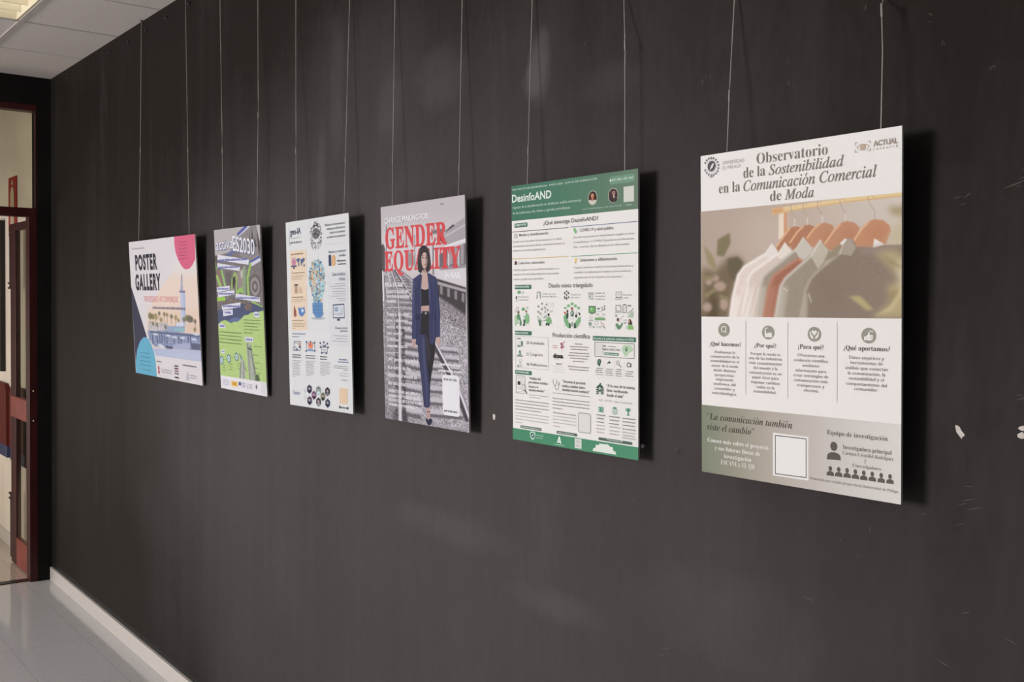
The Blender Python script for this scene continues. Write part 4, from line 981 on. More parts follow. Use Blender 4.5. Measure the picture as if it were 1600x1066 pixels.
E(.4837,.4208,.006,.0039,(104,110,106),2)
E(.4532,.4366,.0061,.004,(104,110,106),2)
E(.4844,.4376,.006,.0039,(104,110,106),2)
E(.4685,.4287,.0061,.004,(104,110,106),2)
E(.4684,.4396,.0061,.004,(104,110,106),2)
E(.4683,.4445,.0078,.002,(104,110,106),2)
E(.4532,.4416,.0078,.002,(104,110,106),2)
E(.4533,.4248,.0078,.002,(104,110,106),2)
E(.4845,.4248,.0078,.002,(104,110,106),2)
E(.4571,.4773,.0122,.0048,(140,184,140),2)
E(.4571,.4773,.0061,.0006,(110,150,112),3)
E(.4832,.4688,.013,.0059,(140,184,140),2)
E(.4832,.4688,.0065,.0006,(110,150,112),3)
E(.5123,.4616,.0129,.0059,(140,184,140),2)
E(.5123,.4616,.0064,.0006,(110,150,112),3)
E(.5379,.4693,.0119,.0059,(140,184,140),2)
E(.5379,.4693,.006,.0006,(110,150,112),3)
E(.5633,.477,.0118,.0055,(140,184,140),2)
E(.5633,.477,.0059,.0006,(110,150,112),3)
P([(.4992,.4929),(.507,.4869),(.5177,.4868),(.5262,.4936),(.523,.508),(.5016,.5082)],(84,108,100),3)
E(.5113,.4799,.0094,.0063,(120,72,62),3)
E(.5113,.4819,.0051,.0035,(196,150,132),4)
P([(.5061,.4908),(.5164,.4907),(.5137,.5026),(.5094,.5026)],(190,205,200),4)
P([(.4427,.5132),(.4503,.5032),(.4621,.5011),(.4697,.5149),(.4826,.5286),(.4997,.5502),(.4867,.5524),(.4651,.5448),(.4478,.5271)],(120,170,124),3)
E(.4547,.4952,.0074,.0048,(196,92,76),3)
P([(.4647,.4991),(.4721,.4931),(.4829,.4969),(.4806,.5128),(.4719,.5189),(.4645,.515)],(62,84,72),3)
E(.4752,.4887,.0065,.0052,(58,52,48),3)
P([(.5365,.5279),(.5536,.5179),(.5622,.5099),(.577,.5098),(.5798,.5254),(.5619,.5394),(.5449,.5495),(.5257,.5498)],(126,172,128),3)
P([(.5602,.4943),(.5665,.4919),(.5749,.4961),(.577,.5049),(.5686,.502)],(58,52,48),3)
E(.5444,.5062,.0085,.0067,(72,66,60),3)
P([(.5368,.4964),(.5454,.4865),(.5538,.4924),(.5537,.512),(.5401,.5121)],(206,204,196),2)
R(.5002,.5146,.5259,.5222,(214,214,208),3,0,0)
R(.5057,.5284,.5201,.5459,(150,158,152),3,0,0)
P([(.4893,.5326),(.5,.5344),(.5012,.5512),(.4891,.5524)],(62,84,72),3)
P([(.5271,.532),(.5407,.5338),(.5449,.5505),(.5256,.5518)],(62,84,72),3)
K([(.5577,.5434),(.5555,.5513)],.0012,(190,192,186),2)
K([(.5725,.5353),(.5767,.546)],.0012,(190,192,186),2)
K([(.4521,.535),(.4476,.5491)],.0012,(190,192,186),2)
part('illustration')
R(.638,.4204,.6783,.4282,(168,170,168),2,0,0)
R(.638,.4282,.6782,.4474,(204,204,200),2,0,0)
R(.6421,.4307,.6585,.4374,(150,158,150),3,0,0)
R(.6626,.4403,.6749,.446,(160,166,160),3,0,0)
K([(.642,.4422),(.6585,.4426)],.0014,(168,170,168),3)
K([(.6627,.4326),(.675,.433)],.0013,(168,170,168),3)
R(.6407,.4691,.6939,.4942,(72,104,76),2,0,0)
R(.6452,.4722,.6894,.4923,(116,166,106),3,0,0)
P([(.6616,.4759),(.6616,.4837),(.6731,.4801)],(226,236,222),4)
R(.6521,.4946,.6808,.4978,(80,92,84),2,0,0)
E(.7397,.4745,.0044,.0025,(104,108,106),2)
E(.7605,.4686,.0044,.0025,(104,108,106),2)
E(.7605,.4762,.0044,.0025,(104,108,106),2)
E(.7605,.4819,.0044,.0025,(104,108,106),2)
E(.7457,.483,.0044,.0025,(104,108,106),2)
K([(.7397,.4745),(.7605,.4686)],.001,(120,124,122),2)
K([(.7396,.4792),(.7605,.4819)],.001,(120,124,122),2)
P([(.7041,.4766),(.7175,.4765),(.7175,.4736),(.7276,.4789),(.7175,.4836),(.7175,.4813),(.7041,.481)],(110,114,112),2)
K([(.6992,.4891),(.7396,.4892)],.0017,(158,162,158),2)
K([(.691,.4973),(.7194,.4974)],.0017,(158,162,158),2)
K([(.6951,.5007),(.7214,.5008)],.0017,(158,162,158),2)
K([(.7436,.4973),(.7676,.4975)],.0017,(158,162,158),2)
K([(.7456,.5005),(.7668,.5007)],.0017,(158,162,158),2)
R(.6889,.5108,.7656,.52,(118,158,110),2,0,0)
R(.7072,.5075,.7556,.51,(160,186,152),2,0,0)
K([(.652,.5011),(.6519,.5186)],.0015,(160,164,160),2)
K([(.6664,.5049),(.6663,.5222)],.0015,(160,164,160),2)
R(.6416,.5197,.6786,.523,(166,172,166),2,0,0)
R(.6416,.5274,.6621,.5397,(130,150,132),2,0,0)
R(.6415,.542,.6887,.5489,(206,206,202),2,0,0)
R(.6744,.5405,.6847,.5471,(140,152,142),3,0,0)
E(.7011,.5295,.0155,.0077,(188,190,186),2,.25)
R(.701,.541,.7394,.5481,(196,196,192),2,0,0)
K([(.7294,.5233),(.7395,.5308)],.0015,(120,110,105),3)
E(.7463,.5361,.0088,.0061,(168,110,92),3,.22)
K([(.7523,.5413),(.7643,.5488)],.0021,(70,66,64),3)
part('illustration')
R(.8426,.418,.8851,.4399,(150,152,150),2,.003,.003)
R(.8433,.4368,.8844,.4399,(110,114,112),3,0,0)
R(.8367,.4428,.8882,.4468,(176,176,172),2,0,0)
R(.8523,.4222,.8755,.4315,(206,206,202),2,0,0)
R(.8418,.4653,.8802,.4872,(96,100,100),2,.003,.003)
R(.8367,.4889,.8844,.4931,(178,180,176),2,0,0)
K([(.8581,.4718),(.8736,.4721)],.0013,(150,154,150),2)
R(.8909,.4641,.9205,.4924,(110,114,112),2,.003,.003)
K([(.8986,.4635),(.9139,.4634)],.0022,(90,94,92),3)
K([(.8967,.4706),(.9151,.4709)],.0013,(160,166,160),2)
K([(.8967,.4762),(.9151,.4764)],.0013,(160,166,160),2)
K([(.8967,.4822),(.9151,.4824)],.0013,(160,166,160),2)
K([(.8967,.4874),(.9151,.4876)],.0013,(160,166,160),2)
R(.928,.4645,.9519,.4699,(140,144,142),2,0,0)
P([(.9273,.5079),(.9292,.501),(.9425,.4981),(.9463,.4907),(.967,.4846),(.9674,.508)],(172,186,170),2)
K([(.9281,.4955),(.9463,.4855),(.95,.4869),(.9688,.4748)],.0017,(110,114,112),3)
P([(.8367,.5369),(.8426,.5331),(.8601,.5507),(.8367,.5511)],(206,206,200),2)
P([(.8406,.5331),(.8504,.5282),(.864,.5346),(.8717,.5383),(.8872,.5268),(.8937,.5285),(.8814,.5437),(.8698,.5505),(.8581,.5507)],(96,140,104),3)
E(.8593,.5168,.0097,.0064,(62,54,50),3)
E(.8651,.5186,.0054,.0045,(196,150,132),4)
R(.8767,.5213,.8937,.537,(214,214,210),3,.003,.0016)
K([(.8814,.5137),(.8891,.5043),(.9025,.5032)],.0017,(130,134,132),2)
R(.8968,.5163,.9228,.5188,(150,154,150),2,0,0)
R(.9006,.5256,.9179,.5297,(140,146,142),2,0,0)
E(.8457,.5029,.0078,.0053,(160,164,160),2)
P([(.9282,.55),(.9293,.5373),(.9369,.5325),(.954,.5332),(.9661,.5404),(.9668,.5497)],(132,178,108),3)
P([(.9312,.5224),(.9369,.514),(.9482,.5147),(.9577,.5257),(.957,.5341),(.9464,.5315),(.9312,.5336)],(60,50,46),3)
E(.9388,.5223,.0057,.0059,(196,150,132),4)
R(.9121,.5357,.9293,.5485,(200,206,196),2,0,0)
part('text_block')
R(.0297,.5896,.315,.7135,(176,174,170),2,.004,.0018)
T('20 Actividades','s',(132,128,126),.1267,.6185,.2834,.6185,.0112,4,0)
T('21 Congresos','s',(132,128,126),.1258,.663,.2693,.663,.0113,4,0)
T('46 Publicaciones','s',(132,128,126),.1272,.7021,.3061,.7021,.0113,4,0)
part('icon')
R(.0438,.5967,.0777,.6009,(110,118,112),2,0,0)
E(.0869,.6178,.009,.011,(96,126,106),2)
R(.046,.6226,.0968,.6298,(176,186,176),2,0,0)
E(.0516,.6286,.0046,.0054,(110,130,116),3)
E(.0675,.6287,.0045,.0054,(110,130,116),3)
R(.0521,.6064,.0802,.618,(210,212,206),2,0,0)
P([(.0553,.6643),(.0596,.6506),(.0672,.6417),(.0772,.6505),(.0803,.6635)],(80,122,94),2)
R(.0405,.6647,.0948,.6697,(112,128,116),2,0,0)
E(.068,.6577,.0057,.0044,(190,200,190),3)
E(.0719,.6847,.0136,.0069,(188,188,184),2,.3)
E(.07,.6934,.0045,.004,(150,160,152),2)
R(.0442,.703,.0583,.7111,(118,140,124),2,0,0)
R(.0614,.6999,.077,.7112,(196,198,194),2,0,0)
K([(.0812,.7017),(.0907,.7075)],.0022,(130,140,134),2)
part('text_block')
B((196,130,140),.3522,.3929,.6192,.0033,3,1)
B((196,130,140),.3537,.3928,.6267,.0033,3,2)
part('sponsor_logo')
E(.4305,.6207,.0031,.0017,(168,80,104),2)
E(.4437,.6179,.0028,.003,(168,80,104),2)
E(.4324,.6285,.0028,.0017,(168,80,104),2)
E(.4283,.6363,.0021,.0025,(120,60,84),2)
E(.4321,.6113,.0028,.0024,(120,60,84),2)
E(.4428,.6233,.0038,.0022,(196,120,140),2)
E(.4302,.624,.0045,.0027,(190,90,110),2)
E(.4315,.6148,.0028,.0026,(120,60,84),2)
E(.4376,.6071,.0031,.0024,(206,150,160),2)
E(.4233,.6188,.0027,.0027,(168,80,104),2)
E(.4447,.6203,.0028,.0023,(206,150,160),2)
E(.4285,.6122,.0038,.0015,(196,120,140),2)
E(.4226,.6092,.0025,.0021,(190,90,110),2)
E(.424,.6281,.0044,.0016,(168,80,104),2)
E(.4281,.6098,.0036,.0028,(168,80,104),2)
E(.4271,.6215,.0032,.0015,(168,80,104),2)
E(.4478,.6042,.0039,.003,(168,80,104),2)
E(.4261,.624,.0025,.0025,(190,90,110),2)
E(.4285,.6136,.0036,.0029,(120,60,84),2)
E(.4367,.6234,.0045,.0019,(168,80,104),2)
E(.4223,.6249,.003,.0027,(120,60,84),2)
E(.4198,.6126,.0026,.0029,(168,80,104),2)
E(.4333,.6178,.0025,.0025,(196,120,140),2)
E(.4195,.6094,.0036,.0019,(168,80,104),2)
E(.4396,.6247,.004,.0021,(196,120,140),2)
E(.4228,.6178,.0031,.0015,(206,150,160),2)
T('doxa','s',(62,58,58),.3568,.6649,.4398,.6649,.0171,4,.06)
B((170,166,162),.3646,.4037,.6696,.0017,3,3)
B((160,156,154),.3811,.4277,.6876,.0081,3,4)
B((196,193,190),.359,.4497,.6975,.0021,3,5)
B((196,193,190),.3589,.4496,.707,.0021,3,6)
B((196,193,190),.3587,.4495,.7176,.0021,3,7)
part('text_block')
B((158,150,148),.5333,.5945,.609,.0051,3,8)
B((158,150,148),.4909,.6427,.6192,.0052,3,9)
B((158,150,148),.4996,.6306,.6289,.0052,3,10)
B((158,150,148),.4894,.6437,.6425,.0052,3,11)
B((158,150,148),.4805,.6461,.6523,.0052,3,12)
B((158,150,148),.493,.634,.662,.0052,3,13)
B((158,150,148),.5178,.6074,.6729,.0052,3,14)
B((158,150,148),.4776,.6459,.6935,.0052,3,15)
B((158,150,148),.4863,.6398,.7038,.0052,3,16)
part('survey_box')
R(.6725,.5764,.9843,.5929,(74,114,96),2,.004,0)
T('Encuesta a la población andaluza (n=1550)','s',(198,212,202),.6794,.5884,.9705,.5884,.008,4,.02)
R(.6859,.5979,.9744,.6511,(112,108,104),2,.006,.003)
R(.6909,.6032,.7453,.6439,(214,211,206),3,0,0)
B((110,106,104),.7518,.7699,.6111,.0061,3,17)
B((160,156,152),.7845,.8424,.612,.0042,3,18)
T('MAPAS INTERACTIVOS','s',(120,116,114),.7518,.6267,.8734,.6267,.0075,4,.004)
R(.7552,.6337,.8653,.6432,(86,124,104),3,.012,0)
B((205,216,206),.7611,.8592,.6391,.0056,4,19)
P([(.8852,.616),(.8923,.6078),(.9111,.6027),(.9251,.6062),(.9437,.6035),(.9553,.6107),(.9646,.6172),(.9577,.625),(.9345,.6307),(.9252,.6383),(.9112,.6447),(.9008,.6386),(.89,.6251)],(178,204,172),3)
E(.9181,.6174,.008,.0064,(78,92,84),4)
E(.9181,.6165,.0037,.0032,(200,214,198),5)
P([(.9121,.621),(.9242,.6207),(.9182,.6293)],(78,92,84),4)
P([(.7056,.6695),(.7106,.6611),(.722,.6579),(.7329,.6608),(.7354,.6697),(.7269,.6782),(.7269,.6853),(.717,.6833),(.7071,.6778)],(70,98,84),3)
E(.7205,.6678,.0069,.0052,(110,140,120),4)
P([(.7791,.6775),(.783,.6692),(.7927,.6658),(.7927,.6625),(.8063,.6677),(.7947,.6746),(.7947,.6711),(.7869,.6721)],(70,98,84),3)
E(.8582,.6677,.0124,.0083,(120,118,116),3,.16)
K([(.8668,.6748),(.881,.6826)],.0023,(84,82,80),3)
E(.8573,.6677,.0038,.0032,(160,170,162),3)
R(.9215,.6659,.9523,.6804,(96,94,92),3,.004,.004)
R(.9448,.6665,.9523,.6794,(96,94,92),4,0,0)
K([(.9299,.6617),(.9369,.6654)],.0014,(96,94,92),3)
B((124,120,118),.7015,.7486,.6922,.0036,3,20)
B((124,120,118),.6955,.7437,.6991,.0036,3,21)
B((124,120,118),.6955,.7486,.7066,.0036,3,22)
B((165,160,158),.6954,.7486,.7144,.0036,3,23)
B((124,120,118),.7746,.8218,.6923,.0035,3,24)
B((124,120,118),.7688,.8169,.6993,.0035,3,25)
B((124,120,118),.7687,.8217,.7067,.0035,3,26)
B((165,160,158),.7687,.8217,.7144,.0035,3,27)
B((124,120,118),.8482,.8867,.6914,.0035,3,28)
B((124,120,118),.8424,.882,.6988,.0035,3,29)
B((124,120,118),.8424,.8868,.7066,.0035,3,30)
B((165,160,158),.8424,.8868,.7143,.0035,3,31)
B((124,120,118),.9169,.9663,.6959,.0035,3,32)
B((124,120,118),.9113,.9617,.7039,.0035,3,33)
B((124,120,118),.9113,.9663,.7116,.0035,3,34)
K([(.7576,.6595),(.7574,.7231)],.0007,(204,201,197),2)
K([(.8314,.657),(.8314,.7199)],.0007,(204,201,197),2)
K([(.9018,.6546),(.9019,.7169)],.0007,(204,201,197),2)
part('text_block')
K([(.6954,.7245),(.9742,.7218)],.0007,(206,203,199),2)
T('“Análisis del','s',(106,103,102),.1473,.7555,.2489,.7555,.0098,4,.008)
T('periodismo andaluz','s',(106,103,102),.1459,.7704,.3104,.7704,.0098,4,.008)
T('frente a la','s',(106,103,102),.1456,.7874,.231,.7874,.0098,4,.008)
T('desinformación”','s',(106,103,102),.1465,.8007,.2848,.8007,.0098,4,.008)
part('text_block')
T('“Encuesta al personal','s',(106,103,102),.4326,.7558,.6129,.7558,.0105,4,.008)
T('médico andaluz sobre','s',(106,103,102),.4311,.7723,.6116,.7723,.0105,4,.008)
T('desinformación sanitaria”','s',(106,103,102),.431,.7867,.6453,.7867,.0105,4,.008)
part('text_block')
T('“A la caza de la noticia','s',(106,103,102),.7745,.756,.9766,.756,.0104,4,.008)
T('falsa: verificando','s',(106,103,102),.7755,.7728,.9278,.7728,.0104,4,.008)
T('desde el aula”','s',(106,103,102),.7754,.7899,.8996,.7899,.0104,4,.008)
part('icon')
R(.0307,.7445,.1126,.8138,(122,120,118),2,.003,.0026)
R(.0462,.7669,.071,.7812,(60,62,60),3,0,0)
K([(.046,.7525),(.0999,.7515)],.0012,(146,144,142),3)
K([(.0487,.7594),(.0969,.7585)],.0012,(146,144,142),3)
K([(.0798,.7672),(.1024,.7674)],.0012,(146,144,142),3)
K([(.0796,.7734),(.1022,.7736)],.0012,(146,144,142),3)
K([(.0795,.7796),(.0993,.7799)],.0012,(146,144,142),3)
K([(.0451,.7899),(.0764,.7896)],.0012,(146,144,142),3)
K([(.0467,.796),(.0763,.7958)],.0012,(146,144,142),3)
K([(.0476,.8072),(.0987,.8059)],.0012,(146,144,142),3)
E(.0996,.7902,.0186,.0124,(214,211,208),3)
E(.0996,.7902,.0186,.0124,(118,116,114),4,.16)
K([(.1146,.8001),(.1312,.8129)],.004,(62,60,60),4)
part('icon')
K([(.3568,.7476),(.3545,.7584),(.3633,.7688),(.3701,.7715),(.379,.7668),(.386,.7558),(.3819,.7458)],.0019,(128,125,124),3)
K([(.3701,.7715),(.3736,.7814),(.3866,.7855),(.3997,.7801),(.4025,.7657)],.0019,(128,125,124),3)
E(.4026,.7605,.0068,.0062,(150,148,146),3,.4)
part('icon')
P([(.6976,.7864),(.6987,.7613),(.7103,.7536),(.7252,.7481),(.7401,.7527),(.7534,.761),(.7523,.7847)],(70,96,82),3)
K([(.6987,.7656),(.7152,.7652)],.0017,(214,212,208),4)
K([(.7376,.7646),(.7524,.7644)],.0017,(214,212,208),4)
K([(.6987,.7737),(.7152,.7733)],.0017,(214,212,208),4)
K([(.7375,.7727),(.7524,.7724)],.0017,(214,212,208),4)
K([(.6986,.7808),(.7151,.7805)],.0017,(214,212,208),4)
K([(.7375,.7798),(.7523,.7795)],.0017,(214,212,208),4)
E(.7257,.7647,.007,.0057,(196,200,196),4)
P([(.7176,.7858),(.7186,.7758),(.7336,.7755),(.7335,.7852)],(214,212,208),4)
R(.7237,.7447,.7346,.7489,(70,96,82),3,0,0)
part('text_block')
B((152,148,145),.1482,.3168,.8157,.0028,3,35)
B((152,148,145),.148,.2475,.8252,.0028,3,36)
B((152,148,145),.3534,.6513,.7983,.0036,3,37)
B((152,148,145),.0252,.3164,.8415,.0045,3,38)
B((152,148,145),.025,.3162,.8534,.0045,3,39)
B((152,148,145),.0247,.316,.8663,.0045,3,40)
B((152,148,145),.0244,.257,.878,.0045,3,41)
B((188,184,181),.0241,.3182,.8925,.0045,3,42)
B((188,184,181),.0238,.318,.9044,.0045,3,43)
B((188,184,181),.0235,.3153,.9172,.0046,3,44)
B((188,184,181),.0232,.087,.9304,.0046,3,45)
part('text_block')
B((152,148,145),.3505,.6488,.8184,.0047,3,46)
B((152,148,145),.3503,.6487,.8301,.0047,3,47)
B((152,148,145),.3502,.6486,.8423,.0048,3,48)
B((152,148,145),.35,.434,.8554,.0048,3,49)
B((152,148,145),.3524,.5434,.873,.0048,3,50)
B((188,184,181),.3522,.5433,.8853,.0048,3,51)
B((188,184,181),.352,.5432,.8977,.0048,3,52)
B((188,184,181),.3518,.5431,.91,.0048,3,53)
B((188,184,181),.3517,.414,.9236,.0048,3,54)
part('text_block')
T('NOTI · ACCIÓN · Cultura Científica 2022','s',(176,171,168),.717,.8093,.9591,.8093,.0068,4,0)
part('text_block')
B((152,148,145),.6977,.7642,.8602,.0055,3,55)
B((152,148,145),.7005,.7604,.8726,.0055,3,56)
B((152,148,145),.6976,.7566,.8853,.0055,3,57)
B((188,184,181),.7004,.7641,.8975,.0055,3,58)
B((188,184,181),.6975,.7603,.9098,.0055,3,59)
B((188,184,181),.7003,.7565,.9224,.0055,3,60)
part('text_block')
B((152,148,145),.7923,.8707,.8604,.0054,3,61)
B((152,148,145),.795,.867,.8728,.0054,3,62)
B((152,148,145),.7922,.8634,.8854,.0054,3,63)
B((188,184,181),.795,.8707,.897,.0054,3,64)
B((188,184,181),.7922,.867,.9105,.0054,3,65)
B((188,184,181),.795,.8634,.9224,.0054,3,66)
part('text_block')
B((152,148,145),.8875,.9837,.8607,.0053,3,67)
B((152,148,145),.8902,.9802,.8726,.0053,3,68)
B((152,148,145),.8875,.9767,.885,.0053,3,69)
B((152,148,145),.8903,.9838,.898,.0054,3,70)
B((188,184,181),.8875,.9803,.9099,.0054,3,71)
B((188,184,181),.8903,.9768,.9204,.0054,3,72)
B((188,184,181),.8876,.9839,.9291,.0054,3,73)
part('icon')
R(.7155,.8309,.751,.8492,(86,146,120),3,0,0)
K([(.7359,.8218),(.7359,.8297)],.0011,(86,146,120),3)
R(.7188,.8357,.7264,.8389,(206,212,206),4,0,0)
R(.7387,.8352,.7463,.8384,(206,212,206),4,0,0)
R(.7188,.8437,.7264,.8469,(206,212,206),4,0,0)
R(.7387,.8429,.7463,.8461,(206,212,206),4,0,0)
part('icon')
P([(.8165,.8295),(.834,.824),(.8533,.828),(.8358,.8335)],(86,146,120),3)
K([(.8164,.8347),(.8358,.8384),(.8533,.8329)],.0022,(86,146,120),3)
K([(.8164,.841),(.8358,.8447),(.8533,.8392)],.0022,(86,146,120),3)
K([(.8164,.847),(.8358,.8508),(.8533,.8452)],.0022,(86,146,120),3)
part('icon')
P([(.919,.8241),(.9414,.8237),(.9392,.834),(.9329,.8381),(.9348,.8446),(.9401,.8494),(.9204,.8499),(.9258,.8447),(.9276,.8384),(.9204,.8344)],(86,146,120),3)
K([(.919,.8272),(.9114,.8277),(.9145,.8332),(.9213,.8344)],.0015,(86,146,120),3)
K([(.9414,.8263),(.9481,.8264),(.9445,.8319),(.9383,.834)],.0015,(86,146,120),3)
part('blank_code_card')
R(.5579,.8599,.6558,.9327,(216,213,209),2,.012,0)
R(.5579,.8599,.6558,.9327,(120,117,115),3,.012,.003)
part('footer_band')
G(0,.955,1,1,[(74,134,102),(76,138,105),(80,140,108)],1)
R(.0678,.9398,.2558,.9503,(84,104,94),2,.02,0)
B((184,198,188),.0758,.2471,.9454,.0052,4,74)
R(.382,.9398,.5502,.9504,(84,104,94),2,.02,0)
B((184,198,188),.3943,.5278,.9455,.0048,4,75)
R(.7137,.94,.9596,.9506,(84,104,94),2,.02,0)
T('Presentaciones: 300','s',(196,206,198),.7781,.9465,.8899,.9465,.0068,4,.02)
part('sponsor_logo')
P([(.156,.9602),(.1773,.9573),(.202,.9588),(.2033,.9716),(.1952,.9827),(.1793,.9905),(.1624,.9856),(.1552,.9751)],(176,206,188),2)
E(.1786,.9722,.0169,.0099,(64,96,92),3)
P([(.17,.9771),(.1754,.9701),(.185,.9666),(.1871,.9692),(.1796,.975)],(226,232,228),4)
B((170,200,182),.2112,.2766,.9688,.0042,3,76)
B((170,200,182),.2111,.2682,.9785,.0042,3,77)
part('sponsor_logo')
P([(.3849,.986),(.4002,.9606),(.4091,.9604),(.4222,.9858),(.4108,.9863),(.404,.9717),(.3959,.9856)],(224,232,226),2)
E(.4049,.9808,.0045,.0041,(224,232,226),2)
B((190,212,198),.3623,.4468,.992,.0032,3,78)
part('sponsor_logo')
R(.53,.9578,.5832,.9936,(214,214,208),2,0,0)
E(.557,.9687,.015,.007,(184,182,180),3,.4)
B((160,158,156),.5408,.5734,.9836,.0038,4,79)
part('skyline_logo')
P([(.6691,.9932),(.6764,.982),(.6909,.9808),(.6934,.9698),(.7164,.9687),(.7198,.9631),(.746,.9627),(.7837,.9612),(.794,.9649),(.7977,.9678),(.821,.9689),(.8233,.9811),(.8386,.9821),(.845,.9933)],(222,222,216),2)
begin(4)
part('photograph')
canvas(230,500,0,0,1,1,(196,186,186),1)
rp([(-.016,-.0185),(1.0221,-.0125),(1.0166,.0888),(-.0209,.0734)],(188,179,180),20)
rp([(-.0241,.1308),(.6966,.1263),(.6868,.3055),(-.0334,.3029)],(204,196,197),20)
rl([(.7324,.0251),(.7678,.0254)],.0082,(110,104,106),.6)
rp([(-.0269,.1824),(.0224,.1725),(.0469,.1962),(.041,.3043),(-.0344,.3202)],(86,80,82),2)
rp([(.3159,.232),(.3617,.2168),(.4053,.2344),(.4323,.2787),(.3279,.2875)],(150,142,143),3)
rl([(.067,.0915),(.0568,.3387)],.008,(92,86,88),.5)
rl([(.6403,.193),(.6358,.3257)],.0111,(88,82,85),.5)
rl([(.4248,.1477),(.4209,.3003)],.0132,(150,142,144),.6)
rl([(.6404,.1904),(.6943,.1684)],.007,(100,94,96),.5)
rp([(.7566,.155),(.8454,.1273),(1.0102,.0885),(1.0041,.2),(.7736,.2158)],(166,157,160),1)
rp([(.7775,.1453),(.8658,.1178),(.8853,.1238),(.7909,.1458)],(70,64,68),1.2)
rp([(.6337,.1343),(.7783,.1297),(.7775,.1453),(.6398,.1505)],(120,112,115),2)
rp([(.6476,.2623),(.7739,.2105),(1.0051,.1823),(.9941,.3825),(.6709,.3448)],(206,199,200),1.2)
rl([(.774,.209),(1.0049,.1858)],.0188,(226,220,220),1)
rl([(.7695,.167),(1.0083,.123)],.0108,(200,192,194),.8)
rp([(.7111,.2386),(1.0041,.2),(.9991,.2913),(.7078,.2996)],(112,104,108),1)
rp([(.7676,.2276),(.8028,.2234),(.7993,.2869),(.7642,.2892)],(158,150,152),.8)
rp([(.8243,.221),(.8591,.2169),(.8552,.287),(.8206,.2893)],(158,150,152),.8)
rp([(.8803,.2145),(.9146,.2104),(.9104,.2871),(.8762,.2895)],(158,150,152),.8)
rp([(.9459,.2068),(.9796,.2028),(.975,.2873),(.9414,.2896)],(158,150,152),.8)
rp([(.8076,.209),(.8237,.2074),(.8191,.2925),(.8029,.2942)],(206,199,200),.6)
rp([(.9171,.2125),(.9328,.2109),(.9282,.2948),(.9125,.2965)],(206,199,200),.6)
rp([(.7078,.2996),(.9991,.2913),(.9984,.3039),(.7072,.3101)],(150,142,145),1)
rp([(.6709,.3448),(.9938,.3876),(.9861,.5274),(.6799,.432)],(70,63,66),1.5)
rp([(.7105,.3743),(.7403,.3788),(.7382,.4165),(.7085,.4121)],(150,142,144),1.5,al=.9)
rp([(.7912,.3861),(.8204,.3905),(.8183,.4278),(.7892,.4236)],(150,142,144),1.5,al=.9)
rp([(.8703,.3977),(.8988,.402),(.8968,.439),(.8682,.4348)],(150,142,144),1.5,al=.9)
rp([(.9478,.409),(.9758,.4133),(.9738,.4499),(.9457,.4457)],(150,142,144),1.5,al=.9)
rp([(.6839,.3582),(.9934,.3952),(.9927,.4078),(.6832,.3714)],(168,160,162),1)
rp([(-.0344,.3202),(.0314,.3041),(.1588,.2952),(.3258,.326),(.3991,.349),(.6554,.3737),(.6802,.4267),(.9869,.5143),(1.0153,1.0335),(-.0775,1.1137)],(160,154,158),1.5,noise=.17)
rp([(.6805,.4214),(.9874,.5041),(.9861,.5274),(.9967,.5664),(.7291,.5334),(.6914,.4741)],(140,132,136),4,noise=.22)
rp([(.1432,.2949),(.3258,.326),(.394,.4418),(.3847,.6127),(.28,.8899),(.2897,.9882),(-.0074,1.0179),(.0112,.6762),(.024,.4408),(.1259,.3228)],(140,133,137),2,noise=.14)
rl([(.1724,.3336),(.2721,.3395)],.0109,(182,176,180),.8)
rl([(.1717,.3448),(.2943,.3509)],.0109,(182,176,180),.8)
rl([(.1711,.3571),(.3163,.3633)],.0109,(182,176,180),.8)
rl([(.1735,.3706),(.3411,.3768)],.0109,(182,176,180),.8)
rl([(.1773,.3864),(.3671,.3924)],.0109,(182,176,180),.8)
rl([(.1809,.4043),(.3809,.41)],.0109,(182,176,180),.8)
rl([(.1861,.4245),(.3828,.4297)],.0108,(182,176,180),.8)
rl([(.191,.4468),(.3816,.4516)],.0108,(182,176,180),.8)
rl([(.1959,.4714),(.3803,.4756)],.0108,(182,176,180),.8)
rl([(.2022,.4982),(.3789,.5018)],.0108,(182,176,180),.8)
rl([(.2084,.5249),(.3775,.5281)],.0108,(182,176,180),.8)
rl([(.1798,.3393),(.3769,.3476)],.0093,(104,97,101),.9)
rl([(.1792,.3505),(.3763,.3586)],.0093,(104,97,101),.9)
rl([(.1785,.3634),(.3757,.3712)],.0093,(104,97,101),.9)
rl([(.1777,.378),(.3749,.3854)],.0093,(104,97,101),.9)
rl([(.1768,.3948),(.374,.4018)],.0093,(104,97,101),.9)
rl([(.1757,.4143),(.3729,.4209)],.0093,(104,97,101),.9)
rl([(.1746,.4356),(.3718,.4417)],.0093,(104,97,101),.9)
rl([(.1733,.4591),(.3705,.4647)],.0093,(104,97,101),.9)
rl([(.1719,.4849),(.3692,.4899)],.0093,(104,97,101),.9)
rl([(.1704,.5118),(.3677,.5161)],.0093,(104,97,101),.9)
rl([(.1741,.3011),(.2957,.3808),(.382,.4445)],.0202,(84,78,82),.7)
rl([(.1866,.3013),(.3078,.3809),(.3909,.4445)],.0109,(204,198,201),.6)
rl([(.2329,.3022),(.4421,.3686)],.0123,(196,190,193),.7)
rl([(.2451,.3024),(.4496,.3649)],.0076,(92,86,90),.7)
rl([(.124,.3002),(.1944,.3854),(.2141,.5338)],.0251,(96,90,94),.8)
rl([(.1209,.3001),(.1944,.3854),(.2172,.5338)],.0126,(208,202,206),.6)
rl([(.0072,.3037),(.0078,.4408)],.0226,(216,210,212),.8)
rl([(.072,.2935),(.0813,.3277),(.1085,.3535)],.0143,(196,190,192),.9)
